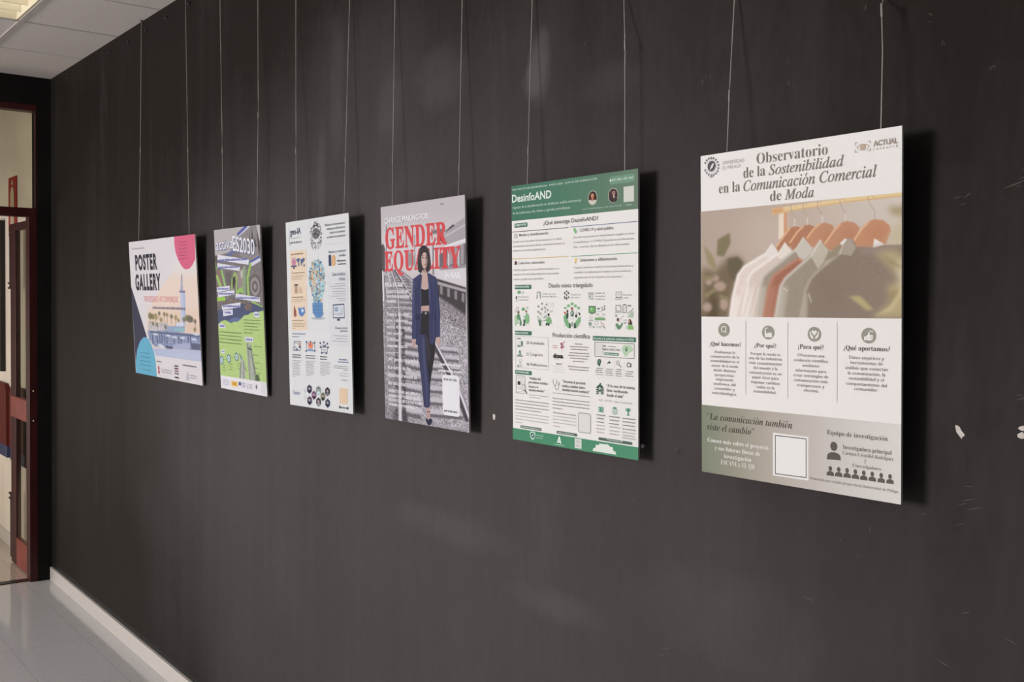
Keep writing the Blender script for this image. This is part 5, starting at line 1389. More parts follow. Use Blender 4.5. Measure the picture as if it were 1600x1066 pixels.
rl([(-.0184,.3262),(-.0071,.4179)],.0162,(92,86,90),.9)
rl([(.0334,.327),(.0342,.4295)],.0128,(104,98,102),.9)
rl([(.262,.5264),(.4621,.5357)],.0167,(98,91,96),1.5,al=.9)
rl([(.24,.5099),(.4775,.5194)],.0183,(190,184,189),.9,al=.95)
rl([(.2604,.5552),(.4605,.5644)],.0191,(98,91,96),1.5,al=.9)
rl([(.2384,.5376),(.476,.5469)],.0211,(190,184,189),.9,al=.95)
rl([(.0344,.5451),(.1606,.5495)],.0176,(182,176,181),1,al=.7)
rl([(.2585,.5895),(.4587,.5984)],.0216,(98,91,96),1.5,al=.9)
rl([(.2366,.571),(.4742,.5798)],.0238,(190,184,189),.9,al=.95)
rl([(.2566,.6238),(.4568,.6325)],.024,(98,91,96),1.5,al=.9)
rl([(.2348,.6043),(.4724,.6128)],.0266,(190,184,189),.9,al=.95)
rl([(.0307,.6133),(.1569,.6168)],.0208,(182,176,181),1,al=.7)
rl([(.2548,.6582),(.4549,.6666)],.0264,(98,91,96),1.5,al=.9)
rl([(.233,.6376),(.4706,.6457)],.0293,(190,184,189),.9,al=.95)
rl([(.5838,.6623),(.887,.6652)],.0194,(98,91,96),1.5,al=.9)
rl([(.5846,.6464),(.8879,.6498)],.0284,(188,182,187),1,al=.95)
rl([(.2526,.698),(.4528,.706)],.0289,(98,91,96),1.5,al=.9)
rl([(.2309,.6765),(.4685,.684)],.0321,(190,184,189),.9,al=.95)
rl([(.5817,.7001),(.8929,.7014)],.0211,(98,91,96),1.5,al=.9)
rl([(.5826,.6836),(.8937,.6855)],.0309,(188,182,187),1,al=.95)
rl([(.0266,.6872),(.153,.6896)],.024,(182,176,181),1,al=.7)
rl([(.2501,.7434),(.4503,.7509)],.0313,(98,91,96),1.5,al=.9)
rl([(.2285,.7209),(.4661,.7277)],.0348,(190,184,189),.9,al=.95)
rl([(.5793,.7433),(.8984,.7426)],.0228,(98,91,96),1.5,al=.9)
rl([(.5803,.7262),(.8993,.7262)],.0334,(188,182,187),1,al=.95)
rl([(.2474,.7944),(.4476,.8012)],.0337,(98,91,96),1.5,al=.9)
rl([(.2257,.7708),(.4634,.7768)],.0375,(190,184,189),.9,al=.95)
rl([(.5767,.7917),(.9037,.7888)],.0245,(98,91,96),1.5,al=.9)
rl([(.5777,.7741),(.9046,.7719)],.0359,(188,182,187),1,al=.95)
rl([(.0214,.7838),(.1478,.7848)],.0272,(182,176,181),1,al=.7)
rl([(.2443,.8508),(.4446,.8568)],.0362,(98,91,96),1.5,al=.9)
rl([(.2227,.8263),(.4604,.8313)],.0403,(190,184,189),.9,al=.95)
rl([(.5738,.8454),(.9086,.84)],.0261,(98,91,96),1.5,al=.9)
rl([(.5747,.8273),(.9096,.8227)],.0385,(188,182,187),1,al=.95)
rl([(.2412,.9073),(.4415,.9125)],.0386,(98,91,96),1.5,al=.9)
rl([(.2197,.8818),(.4575,.8858)],.043,(190,184,189),.9,al=.95)
rl([(.5708,.8992),(.9136,.8912)],.0278,(98,91,96),1.5,al=.9)
rl([(.5718,.8806),(.9146,.8733)],.041,(188,182,187),1,al=.95)
rl([(.0152,.8975),(.1417,.8968)],.0304,(182,176,181),1,al=.7)
rl([(.2381,.9638),(.4385,.9682)],.041,(98,91,96),1.5,al=.9)
rl([(.2167,.9374),(.4545,.9403)],.0458,(190,184,189),.9,al=.95)
rl([(.5679,.9529),(.9185,.9422)],.0295,(98,91,96),1.5,al=.9)
rl([(.5689,.9338),(.9195,.9239)],.0435,(188,182,187),1,al=.95)
rl([(.1832,.5046),(.1487,.9969)],.0371,(72,66,70),1.5,al=.9)
rl([(.2555,.5043),(.2473,.9908)],.0425,(66,60,64),1.5,al=.9)
re_(.1671,.5159,.0187,.0078,(130,124,128),1,al=.8)
re_(.2499,.5237,.0183,.0078,(126,120,124),1,al=.8)
re_(.1768,.5382,.0186,.0078,(130,124,128),1,al=.8)
re_(.2594,.5458,.0183,.0078,(126,120,124),1,al=.8)
re_(.1864,.5604,.0186,.0078,(130,124,128),1,al=.8)
re_(.2688,.5678,.0182,.0077,(126,120,124),1,al=.8)
re_(.1634,.5831,.0187,.0078,(130,124,128),1,al=.8)
re_(.2463,.5902,.0183,.0078,(126,120,124),1,al=.8)
re_(.1731,.6053,.0186,.0078,(130,124,128),1,al=.8)
re_(.2558,.6122,.0183,.0078,(126,120,124),1,al=.8)
re_(.1828,.6275,.0186,.0078,(130,124,128),1,al=.8)
re_(.2652,.6342,.0182,.0077,(126,120,124),1,al=.8)
re_(.1598,.6503,.0187,.0078,(130,124,128),1,al=.8)
re_(.2427,.6568,.0183,.0078,(126,120,124),1,al=.8)
re_(.1695,.6724,.0187,.0078,(130,124,128),1,al=.8)
re_(.2521,.6787,.0183,.0078,(126,120,124),1,al=.8)
re_(.1791,.6945,.0186,.0078,(130,124,128),1,al=.8)
re_(.2616,.7005,.0183,.0077,(126,120,124),1,al=.8)
re_(.1561,.7175,.0187,.0078,(130,124,128),1,al=.8)
re_(.239,.7233,.0183,.0078,(126,120,124),1,al=.8)
re_(.1658,.7395,.0187,.0078,(130,124,128),1,al=.8)
re_(.2485,.7451,.0183,.0078,(126,120,124),1,al=.8)
re_(.1755,.7615,.0186,.0078,(130,124,128),1,al=.8)
re_(.258,.7669,.0183,.0077,(126,120,124),1,al=.8)
re_(.1525,.7846,.0187,.0078,(130,124,128),1,al=.8)
re_(.2354,.7898,.0184,.0078,(126,120,124),1,al=.8)
re_(.1622,.8066,.0187,.0078,(130,124,128),1,al=.8)
re_(.2449,.8116,.0183,.0078,(126,120,124),1,al=.8)
re_(.1718,.8285,.0186,.0078,(130,124,128),1,al=.8)
re_(.2544,.8333,.0183,.0077,(126,120,124),1,al=.8)
re_(.1488,.8518,.0187,.0078,(130,124,128),1,al=.8)
re_(.2318,.8564,.0184,.0078,(126,120,124),1,al=.8)
re_(.1585,.8737,.0187,.0078,(130,124,128),1,al=.8)
re_(.2413,.878,.0183,.0078,(126,120,124),1,al=.8)
re_(.1682,.8955,.0186,.0078,(130,124,128),1,al=.8)
re_(.2507,.8996,.0183,.0077,(126,120,124),1,al=.8)
re_(.1452,.919,.0187,.0078,(130,124,128),1,al=.8)
re_(.2282,.9229,.0184,.0078,(126,120,124),1,al=.8)
re_(.1548,.9408,.0187,.0078,(130,124,128),1,al=.8)
re_(.2376,.9445,.0183,.0078,(126,120,124),1,al=.8)
re_(.1645,.9625,.0186,.0078,(130,124,128),1,al=.8)
re_(.2471,.966,.0183,.0077,(126,120,124),1,al=.8)
re_(.1415,.9862,.0187,.0078,(130,124,128),1,al=.8)
re_(.2245,.9894,.0184,.0078,(126,120,124),1,al=.8)
rl([(.2188,.5044),(.1949,.9996)],.0322,(206,200,206),.7)
rl([(.228,.5044),(.2072,.9988)],.0077,(160,154,160),.6)
rl([(.6273,.6348),(.7132,.7),(.8099,.7757),(.8972,.8589),(.9759,.9458)],.0416,(74,68,72),1.5)
rl([(.6444,.6266),(.7419,.696),(.8419,.7703),(.9285,.8533),(1.0101,.9437)],.0235,(214,208,213),.7)
rl([(.6555,.6263),(.7554,.6956),(.8578,.7697),(.944,.8525),(1.0205,.938)],.0083,(132,126,131),.7)
rp([(-.0062,.9951),(.29,.9827),(.9159,.9901),(.9919,1.0001),(-.0102,1.0691)],(150,144,148),3,noise=.24,al=.6)
rp([(.224,.9425),(.2546,.9408),(.3072,.998),(.2207,1.0035)],(66,60,64),3,noise=.1,al=.7)
rp([(.0915,.9555),(.1698,.9511),(.167,1.0013),(.0966,1.0057)],(84,78,82),4,noise=.1,al=.6)
rl([(.1957,.9274),(.1949,.9996)],.0323,(206,200,206),.7)
flush()
part('woman_figure')
P([(.4642,.4978),(.6556,.4971),(.6454,.6081),(.6359,.6796),(.5999,.7521),(.579,.8006),(.5694,.8223),(.5406,.7275),(.5283,.5887),(.4516,.5953)],(44,40,44),3)
P([(.4376,.5847),(.5283,.5877),(.5406,.7275),(.5756,.8114),(.5659,.9127),(.5484,.9217),(.4959,.9192),(.4705,.8051),(.4457,.7035),(.432,.6335)],(58,60,88),3)
P([(.4904,.6001),(.5128,.6104),(.5264,.7279),(.5439,.8234),(.5421,.9087),(.5275,.9148),(.5166,.8032),(.496,.7074)],(72,74,104),4)
P([(.3919,.3446),(.4589,.3271),(.4942,.319),(.4875,.388),(.4863,.4636),(.4799,.5284),(.4678,.5896),(.4345,.6416),(.4097,.6394),(.4169,.6148),(.3668,.6158),(.3758,.5037),(.3792,.4417)],(62,64,94),4)
P([(.5772,.3183),(.6684,.3395),(.6891,.3899),(.7067,.4951),(.701,.5992),(.6526,.6037),(.645,.616),(.6061,.6385),(.5802,.6252),(.5755,.556),(.5816,.4956),(.5818,.3889)],(62,64,94),4)
P([(.4241,.3766),(.4387,.3767),(.4333,.5287),(.4158,.5289)],(50,52,78),5)
P([(.6529,.3684),(.664,.3685),(.6637,.5269),(.6498,.527)],(50,52,78),5)
P([(.4289,.5034),(.4406,.5034),(.4287,.6146),(.4169,.6148)],(50,52,78),5)
P([(.6484,.5024),(.6595,.5023),(.6554,.6026),(.6468,.608)],(50,52,78),5)
P([(.4879,.3286),(.5052,.3289),(.4933,.3881),(.4788,.442)],(78,82,116),5)
P([(.5737,.33),(.585,.3302),(.597,.421),(.5862,.4636),(.579,.3889)],(78,82,116),5)
P([(.5052,.3289),(.5153,.3021),(.5667,.3031),(.5709,.33),(.579,.3889),(.539,.3928),(.4933,.3881),(.4934,.3341)],(190,160,150),4)
P([(.4904,.3881),(.5389,.3939),(.5804,.3878),(.582,.4625),(.4891,.4658)],(44,40,44),5)
P([(.4891,.4647),(.5821,.4615),(.579,.4913),(.5363,.4947),(.4935,.4905)],(184,152,142),4)
P([(.4965,.4878),(.5764,.4876),(.5827,.5275),(.4856,.5283)],(44,40,44),4)
K([(.4961,.4959),(.5788,.4956)],.0032,(70,66,70),5)
R(.5307,.4915,.5529,.5021,(150,146,140),6,0,0)
P([(.4799,.2094),(.5037,.1982),(.5355,.1949),(.5693,.2025),(.5939,.2182),(.6063,.2506),(.6127,.2881),(.5974,.3091),(.5673,.3181),(.5468,.3027),(.5151,.3048),(.4956,.319),(.4627,.312),(.4525,.2846),(.4604,.2468)],(58,49,52),5)
P([(.5108,.2265),(.5371,.2187),(.5625,.2237),(.5755,.2444),(.5755,.2712),(.5616,.2923),(.5411,.3016),(.5214,.2958),(.5051,.2782),(.5008,.2506)],(196,167,157),6)
P([(.5109,.2244),(.54,.2166),(.5681,.225),(.5781,.2499),(.5676,.2346),(.5452,.2264),(.5221,.2301),(.5038,.2479)],(58,49,52),7)
E(.5209,.2511,.01,.0027,(70,58,58),7)
K([(.5099,.2427),(.5329,.2422)],.0022,(84,68,66),7)
E(.5595,.2521,.0099,.0027,(70,58,58),7)
K([(.5486,.2437),(.5713,.2433)],.0021,(84,68,66),7)
K([(.5437,.2533),(.5471,.2695)],.0021,(170,138,128),7)
K([(.5279,.2809),(.5593,.281)],.0038,(160,100,96),7)
P([(.3668,.6152),(.411,.6155),(.4097,.6394),(.3942,.655),(.3706,.6544),(.3629,.6322)],(186,154,148),4)
P([(.654,.6026),(.6982,.5998),(.7026,.6202),(.6893,.6377),(.6683,.6435),(.6556,.6237)],(190,158,150),4)
K([(.3838,.6291),(.3854,.6541)],.0016,(158,126,120),5)
K([(.678,.618),(.6795,.6401)],.0016,(158,126,120),5)
P([(.5301,.92),(.5613,.9183),(.5683,.9444),(.57,.9655),(.5317,.9679),(.5289,.9414)],(184,150,142),4)
P([(.51,.9745),(.5247,.9672),(.5455,.975),(.5672,.9647),(.5881,.9687),(.5944,.9799),(.5655,.9966),(.5373,.9968)],(44,46,66),5)
K([(.5291,.9387),(.566,.935)],.0032,(44,46,66),5)
K([(.4825,.2149),(.4706,.2471),(.4656,.2849)],.0049,(84,72,74),6)
K([(.5908,.2235),(.6001,.2611),(.6008,.2985)],.0048,(84,72,74),6)
K([(.5035,.202),(.4819,.2257),(.4772,.2581)],.0049,(84,72,74),6)
K([(.5636,.2023),(.5855,.218),(.5953,.245)],.0048,(84,72,74),6)
P([(.5622,.228),(.5754,.2471),(.5725,.2738),(.5587,.2923),(.5441,.2995),(.5539,.2761),(.5582,.2494)],(176,143,134),6)
P([(.5154,.3),(.5437,.307),(.564,.2999),(.5647,.3138),(.5402,.3177),(.5176,.313)],(166,134,126),5)
P([(.4763,.3284),(.5053,.3268),(.4985,.345),(.4806,.3555)],(62,64,94),5)
P([(.5658,.3181),(.58,.3184),(.5954,.3464),(.5807,.3568),(.5706,.3353)],(62,64,94),5)
P([(.3988,.3545),(.4167,.3493),(.4029,.4418),(.3893,.5291),(.3789,.5291),(.3851,.4418)],(76,79,112),5)
P([(.6825,.3845),(.6924,.4057),(.7012,.4951),(.7008,.5266),(.6912,.5267),(.6903,.4425)],(50,52,80),5)
P([(.4574,.3552),(.4812,.3447),(.4672,.442),(.4654,.5285),(.445,.5286)],(54,56,86),5)
P([(.6061,.3572),(.6223,.368),(.6378,.4424),(.6387,.5271),(.6052,.5274),(.6042,.4423)],(54,56,86),5)
P([(.5925,.5026),(.6093,.5026),(.6119,.6087),(.5996,.6301),(.5929,.5984)],(54,56,86),5)
P([(.4493,.5033),(.4668,.5032),(.4632,.5681),(.4396,.628),(.4288,.6119)],(54,56,86),5)
P([(.538,.5939),(.5655,.6095),(.5829,.6783),(.569,.7266),(.5532,.7058),(.5425,.642)],(58,54,60),4)
part('heading')
T('GENDER','b',(206,78,80),.0532,.1969,.7976,.1969,.0955,2,.02,1.05)
T('EQUALITY','b',(206,78,80),.0346,.3007,.9436,.3007,.09,2,.02,1.05)
part('subheading')
T('CHANGE MAKING FOR','s',(140,132,134),.0548,.0821,.597,.0821,.0262,2,.03)
T('CHANGE MAKING FOR','s',(232,228,228),.0501,.0803,.5929,.0803,.0262,3,.022)
part('subheading')
T('IN RAIL','s',(232,228,228),.7719,.3452,.9422,.3452,.024,4,.03)
part('text_block')
T('PhDs EU-Rail','b',(222,217,219),.0356,.3752,.2702,.3752,.0194,4,.02)
T('SCIENCE TO TRANSFORM','s',(222,217,219),.05,.4049,.3291,.4049,.0125,4,.04)
T('THE FUTURE OF EUROPEAN','s',(222,217,219),.0487,.4276,.3473,.4276,.0125,4,.04)
T('TRANSPORT','s',(222,217,219),.0507,.4501,.1816,.4501,.0125,4,.04)
K([(.0463,.4721),(.2036,.472)],.0023,(222,217,219),3)
part('text_block')
T('Women in the railway','b',(222,217,219),.049,.5122,.3367,.5122,.0182,4,.01)
T('sector: a bibliometric','b',(222,217,219),.0475,.5392,.3217,.5392,.0148,4,.01)
T('analysis of the last ten','b',(222,217,219),.0458,.57,.3574,.57,.0148,4,.01)
T('years: scientific','b',(222,217,219),.0442,.5996,.2458,.5996,.0148,4,.01)
T('production','b',(222,217,219),.0458,.6292,.1966,.6292,.0148,4,.01)
T('HARDER FACTS','s',(222,217,219),.0442,.6583,.3078,.6583,.0113,4,.04)
K([(.0508,.6843),(.2029,.6827)],.0023,(222,217,219),3)
part('text_block')
T('1,447 people responded','b',(222,217,219),.0407,.7232,.4373,.7232,.0182,4,.01)
T('to a survey on the','b',(222,217,219),.0465,.7611,.3426,.7611,.0181,4,.01)
T('situation of women in','b',(222,217,219),.0445,.7974,.4144,.7974,.0181,4,.01)
T('the rail sector','b',(222,217,219),.0505,.8349,.2786,.8349,.0181,4,.01)
part('text_block')
T('DIVERSITY IN RAIL AND RESEARCH','s',(222,217,219),.0518,.8701,.454,.8701,.0125,4,.04)
T('EXAMINES HOW TO BUILD A MORE','s',(222,217,219),.0505,.8925,.4427,.8925,.0125,4,.04)
T('INCLUSIVE RAIL SECTOR FOR WOMEN','s',(222,217,219),.0494,.9131,.4777,.9131,.0125,4,.04)
T('WORKERS AND PASSENGERS','s',(222,217,219),.0483,.9344,.3849,.9344,.0125,4,.04)
part('text_block')
B((222,217,219),.689,.9242,.7194,.0116,3,80)
B((222,217,219),.6765,.942,.7472,.0116,3,81)
part('blank_code_card')
R(.7165,.7636,.9057,.9399,(226,222,224),5,.025,0)
T('MORE INFO HERE','s',(80,74,76),.7354,.7886,.879,.7886,.0104,6,.02)
B((90,84,86),.7309,.8835,.9211,.0104,6,82)
begin(3)
part('peach_panel')
P([(.0634,.1591),(.34,.1578),(.3264,.587),(.0629,.5915)],(228,205,182),1)
part('grey_panel')
P([(.6654,.2893),(.9709,.282),(.9701,.665),(.6791,.6688)],(214,212,214),1)
part('heading')
T('gen-IA','s',(78,80,104),.0775,.0716,.2586,.0716,.0338,4,.02)
K([(.061,.0345),(.0621,.1247)],.0027,(110,112,128),2)
B((176,173,176),.0799,.2538,.0907,.0049,3,83)
T('gen-ia.uma.es','s',(110,110,122),.0779,.1193,.2637,.1193,.0141,4,.01)
T('Biblioteca de herramientas de','s',(112,110,116),.6492,.0506,.9454,.0506,.0114,4,.01)
T('inteligencia artificial para la','s',(112,110,116),.6708,.071,.9467,.071,.0113,4,.01)
T('creación de contenidos','s',(112,110,116),.715,.0918,.9452,.0918,.0113,4,.01)
T('en medios de comunicación','s',(112,110,116),.6753,.1133,.9464,.1133,.0113,4,.01)
K([(.6424,.1422),(.9411,.1454)],.0013,(188,186,188),2)
part('head_emblem')
E(.5747,.0471,.0039,.0031,(92,88,90),2)
E(.5805,.1266,.0088,.0038,(120,116,118),2)
E(.425,.1013,.0092,.0021,(120,116,118),2,.5)
E(.525,.043,.0101,.0047,(92,88,90),2)
E(.4268,.0763,.0094,.0019,(70,66,70),2)
E(.5679,.0767,.0095,.0043,(70,66,70),2,.5)
E(.464,.0388,.0064,.0017,(92,88,90),2)
E(.4598,.0523,.0067,.0031,(92,88,90),2)
E(.5885,.0863,.0098,.0046,(92,88,90),2,.5)
E(.5606,.0467,.0102,.0022,(92,88,90),2)
E(.4622,.0482,.0106,.0032,(150,146,146),2)
E(.5326,.0438,.0093,.0038,(120,116,118),2)
E(.5762,.0626,.0106,.0017,(120,116,118),2)
E(.4119,.0861,.0082,.0017,(150,146,146),2,.5)
E(.483,.038,.0083,.0017,(70,66,70),2)
E(.4366,.0514,.0081,.0038,(70,66,70),2)
E(.564,.0377,.0065,.0022,(120,116,118),2,.5)
E(.4978,.0272,.0041,.0041,(70,66,70),2)
E(.5046,.0401,.0055,.0024,(92,88,90),2)
E(.5661,.1091,.0075,.0017,(150,146,146),2,.5)
E(.4119,.0711,.0076,.0038,(120,116,118),2)
E(.4725,.1295,.0086,.0019,(150,146,146),2)
E(.583,.1073,.01,.0016,(120,116,118),2)
E(.5669,.0947,.0047,.002,(92,88,90),2,.5)
E(.5298,.0423,.0067,.0035,(70,66,70),2)
E(.5763,.1037,.0058,.0045,(70,66,70),2)
E(.44,.1009,.0072,.0038,(150,146,146),2,.5)
E(.4381,.1125,.0083,.0035,(70,66,70),2)
E(.54,.0522,.0077,.0021,(92,88,90),2,.5)
E(.5797,.0567,.0099,.0022,(150,146,146),2)
E(.5416,.1273,.0073,.0045,(92,88,90),2,.5)
E(.4814,.0444,.0111,.0044,(70,66,70),2)
E(.4694,.0471,.0086,.0033,(70,66,70),2,.5)
E(.5314,.0424,.0049,.0019,(150,146,146),2)
E(.4512,.1161,.0083,.0027,(150,146,146),2,.5)
E(.5915,.0839,.009,.0035,(120,116,118),2)
E(.5238,.0292,.0083,.0037,(150,146,146),2)
E(.4645,.1264,.0042,.0039,(92,88,90),2,.5)
E(.5337,.0393,.0073,.0032,(92,88,90),2)
E(.4388,.0988,.0046,.0026,(150,146,146),2)
E(.4812,.0283,.011,.0047,(120,116,118),2,.5)
E(.5494,.0474,.0055,.004,(120,116,118),2)
E(.4914,.0405,.0043,.0018,(92,88,90),2)
E(.5594,.1326,.0056,.0024,(120,116,118),2)
E(.5114,.0368,.0083,.0046,(150,146,146),2,.5)
E(.5292,.0408,.01,.0035,(120,116,118),2)
E(.4318,.126,.005,.0017,(120,116,118),2)
E(.4915,.0216,.0104,.0045,(70,66,70),2,.5)
E(.491,.0409,.0062,.0023,(70,66,70),2)
E(.4379,.056,.0055,.0025,(150,146,146),2,.5)
E(.5544,.1123,.0046,.0025,(92,88,90),2,.5)
E(.5829,.0674,.0085,.002,(92,88,90),2)
E(.5644,.1204,.0082,.0039,(150,146,146),2)
E(.5799,.077,.0062,.0016,(150,146,146),2,.5)
E(.5804,.1213,.0075,.0019,(92,88,90),2)
E(.5782,.104,.0044,.0016,(70,66,70),2,.5)
E(.5216,.0416,.0051,.0019,(150,146,146),2)
E(.4375,.1183,.0104,.0032,(120,116,118),2)
E(.4818,.0393,.0105,.0034,(120,116,118),2)
E(.4718,.1274,.0089,.0016,(150,146,146),2)
E(.5436,.0461,.0076,.0031,(120,116,118),2)
E(.5619,.0696,.0087,.0039,(92,88,90),2,.5)
E(.5155,.0392,.0095,.0037,(92,88,90),2)
E(.4347,.0857,.0071,.0032,(150,146,146),2)
E(.5103,.0283,.0043,.004,(70,66,70),2)
E(.4312,.0648,.0074,.0036,(120,116,118),2)
E(.4897,.0413,.0065,.0044,(150,146,146),2,.5)
E(.4911,.0383,.0078,.0045,(70,66,70),2)
E(.4128,.1187,.0053,.0018,(120,116,118),2)
E(.4373,.1151,.0091,.0026,(150,146,146),2,.5)
E(.5218,.0343,.0095,.003,(92,88,90),2)
E(.583,.1179,.0101,.0038,(150,146,146),2)
E(.4283,.0471,.0107,.0021,(150,146,146),2,.5)
E(.5261,.0183,.0049,.0029,(120,116,118),2)
E(.4292,.0521,.0085,.0032,(150,146,146),2)
E(.5492,.1157,.0053,.0017,(150,146,146),2)
E(.5841,.117,.0053,.0016,(150,146,146),2,.5)
E(.4308,.0944,.0061,.0016,(150,146,146),2)
E(.4751,.0359,.0085,.0026,(120,116,118),2)
E(.4778,.1301,.0093,.0022,(92,88,90),2,.5)
E(.5697,.0783,.0101,.0029,(70,66,70),2)
E(.5446,.0328,.0089,.0045,(92,88,90),2,.5)
E(.5672,.0884,.0079,.0029,(120,116,118),2)
E(.4592,.0425,.0077,.0044,(92,88,90),2)
E(.5715,.0595,.0058,.0025,(150,146,146),2,.5)
E(.4245,.0669,.0094,.0019,(70,66,70),2)
E(.4245,.0571,.0056,.0024,(150,146,146),2)
E(.4271,.0641,.0093,.0018,(92,88,90),2)
E(.4207,.0654,.0071,.0016,(150,146,146),2)
E(.5375,.0439,.0053,.0034,(150,146,146),2,.5)
E(.5563,.0681,.006,.0016,(92,88,90),2)
E(.4647,.124,.0071,.0019,(70,66,70),2)
E(.4111,.1094,.0111,.0018,(70,66,70),2,.5)
E(.5729,.0509,.0101,.0022,(150,146,146),2)
E(.5852,.1053,.0095,.0031,(70,66,70),2)
E(.5014,.0816,.0632,.0303,(150,146,146),2)
E(.5014,.0816,.0538,.0261,(112,107,108),3)
E(.4976,.0926,.0116,.0018,(138,134,134),4)
E(.498,.0822,.0107,.0042,(92,88,90),4)
E(.5105,.0915,.0094,.0032,(168,164,163),4)
E(.4995,.0924,.008,.0031,(78,74,76),4)
E(.5012,.0814,.007,.0038,(78,74,76),4)
E(.4807,.0888,.0069,.0033,(92,88,90),4)
E(.5017,.1011,.0088,.003,(92,88,90),4)
E(.5087,.0802,.0102,.0026,(92,88,90),4)
E(.5047,.0809,.0109,.0045,(92,88,90),4)
E(.4763,.0985,.0068,.0041,(138,134,134),4)
E(.4984,.082,.008,.003,(138,134,134),4)
E(.502,.0807,.0064,.0042,(78,74,76),4)
E(.4999,.0799,.0109,.0043,(92,88,90),4)
E(.5023,.1014,.0109,.003,(168,164,163),4)
E(.5047,.0828,.0119,.0019,(168,164,163),4)
E(.5184,.0823,.0065,.0038,(168,164,163),4)
E(.5034,.0697,.008,.0038,(92,88,90),4)
E(.5059,.073,.0054,.0024,(168,164,163),4)
E(.4931,.0806,.0049,.0034,(168,164,163),4)
E(.5032,.0791,.0056,.0035,(138,134,134),4)
E(.4921,.0638,.0058,.0026,(168,164,163),4)
E(.5353,.0702,.0054,.0018,(92,88,90),4)
E(.4859,.0615,.0099,.0037,(78,74,76),4)
E(.4934,.0772,.0094,.0021,(78,74,76),4)
E(.5106,.0808,.0096,.0028,(78,74,76),4)
E(.5048,.0942,.0111,.0016,(168,164,163),4)
E(.484,.07,.008,.0029,(92,88,90),4)
E(.4906,.072,.008,.0025,(168,164,163),4)
E(.5198,.0898,.0048,.0045,(78,74,76),4)
E(.4903,.068,.0099,.0016,(138,134,134),4)
E(.4764,.0922,.0089,.0042,(92,88,90),4)
E(.5303,.0877,.0099,.0039,(78,74,76),4)
E(.5333,.0891,.0103,.0038,(78,74,76),4)
E(.4743,.0898,.0052,.0039,(168,164,163),4)
E(.539,.0774,.0071,.0018,(168,164,163),4)
E(.4811,.0753,.0055,.0018,(92,88,90),4)
E(.5089,.0999,.0062,.0034,(92,88,90),4)
E(.4991,.0797,.0119,.0044,(92,88,90),4)
E(.5028,.0822,.0102,.0042,(92,88,90),4)
E(.4615,.073,.0122,.0034,(168,164,163),4)
K([(.4151,.1279),(.471,.1291)],.0037,(88,84,86),3)
K([(.4231,.1282),(.4248,.1494)],.0037,(88,84,86),3)
K([(.4423,.129),(.4468,.1555),(.469,.1579)],.0037,(88,84,86),3)
K([(.4953,.1233),(.4937,.1677)],.0037,(88,84,86),3)
K([(.4695,.1511),(.517,.1518)],.0037,(88,84,86),3)
K([(.5217,.1296),(.5891,.1297)],.0036,(88,84,86),3)
K([(.5781,.1308),(.5736,.1498)],.0036,(88,84,86),3)
K([(.5498,.1333),(.5449,.1576),(.5259,.16)],.0036,(88,84,86),3)
K([(.471,.1302),(.4732,.1434)],.0037,(88,84,86),3)
K([(.5216,.1322),(.5206,.1462)],.0036,(88,84,86),3)
part('illustration')
R(.0868,.1947,.1684,.2447,(206,170,172),2,.006,0)
E(.1277,.2209,.0339,.0172,(196,132,150),3)
R(.0806,.2379,.1768,.246,(90,88,110),3,0,0)
R(.1142,.2459,.1406,.2569,(90,88,110),3,0,0)
P([(.1744,.2045),(.2217,.1991),(.2377,.2092),(.217,.2193),(.2221,.2435),(.2053,.2457),(.2,.2241),(.1737,.2153)],(92,108,140),2)
P([(.241,.2093),(.2962,.2004),(.3171,.2064),(.3064,.2194),(.2728,.229),(.2551,.2471),(.2431,.2281)],(92,108,140),2)
P([(.2887,.2374),(.3119,.2339),(.311,.2476),(.2912,.2492)],(92,108,140),2)
B((150,120,92),.0793,.2895,.178,.0087,3,84)
B((128,104,84),.0865,.3072,.2793,.0054,3,85)
B((176,150,126),.0855,.3028,.2958,.0038,3,86)
B((176,150,126),.0848,.2677,.305,.0038,3,87)
B((176,150,126),.0843,.2589,.3135,.0038,3,88)
part('illustration')
R(.1284,.3405,.1857,.3896,(190,160,138),2,0,0)
R(.1251,.3394,.1918,.3481,(84,80,90),3,0,0)
P([(.2007,.3898),(.2045,.3579),(.2364,.3532),(.272,.3882)],(206,176,150),2)
K([(.1375,.3568),(.1779,.3564)],.0027,(150,124,108),3)
K([(.1368,.3675),(.1771,.3671)],.0027,(150,124,108),3)
K([(.1361,.3782),(.1764,.3777)],.0027,(150,124,108),3)
B((128,104,84),.0814,.2738,.4098,.0054,3,89)
B((176,150,126),.0805,.3056,.4238,.0038,3,90)
B((176,150,126),.0799,.2591,.4332,.0038,3,91)
part('illustration')
P([(.1042,.5043),(.1099,.469),(.1211,.453),(.1335,.4691),(.1492,.4852),(.1513,.5044)],(150,92,80),2)
P([(.1791,.4641),(.2335,.4698),(.2899,.4623),(.2994,.4931),(.2697,.5082),(.2353,.5157),(.1969,.5036)],(94,130,182),2)
E(.2557,.4826,.0197,.0095,(206,216,228),3)
P([(.1044,.501),(.1549,.5012),(.1497,.5144),(.1097,.5171)],(168,104,88),2)
B((150,120,92),.0789,.2677,.5358,.0055,3,92)
B((176,150,126),.0866,.3004,.5508,.0039,3,93)
B((176,150,126),.086,.2914,.5601,.0039,3,94)
B((176,150,126),.0854,.2824,.5688,.0039,3,95)
B((176,150,126),.0848,.123,.5784,.0039,3,96)
part('light_bulb_picture')
P([(.5074,.2198),(.5489,.2258),(.5848,.2403),(.6116,.2618),(.6264,.2879),(.6278,.3159),(.6156,.3428),(.625,.3396),(.5855,.3953),(.5715,.4387),(.4302,.4389),(.4207,.3929),(.3791,.3452),(.3794,.3382),(.3706,.3102),(.3762,.2817),(.3955,.2559),(.4263,.2356),(.465,.2232)],(186,206,212),1)
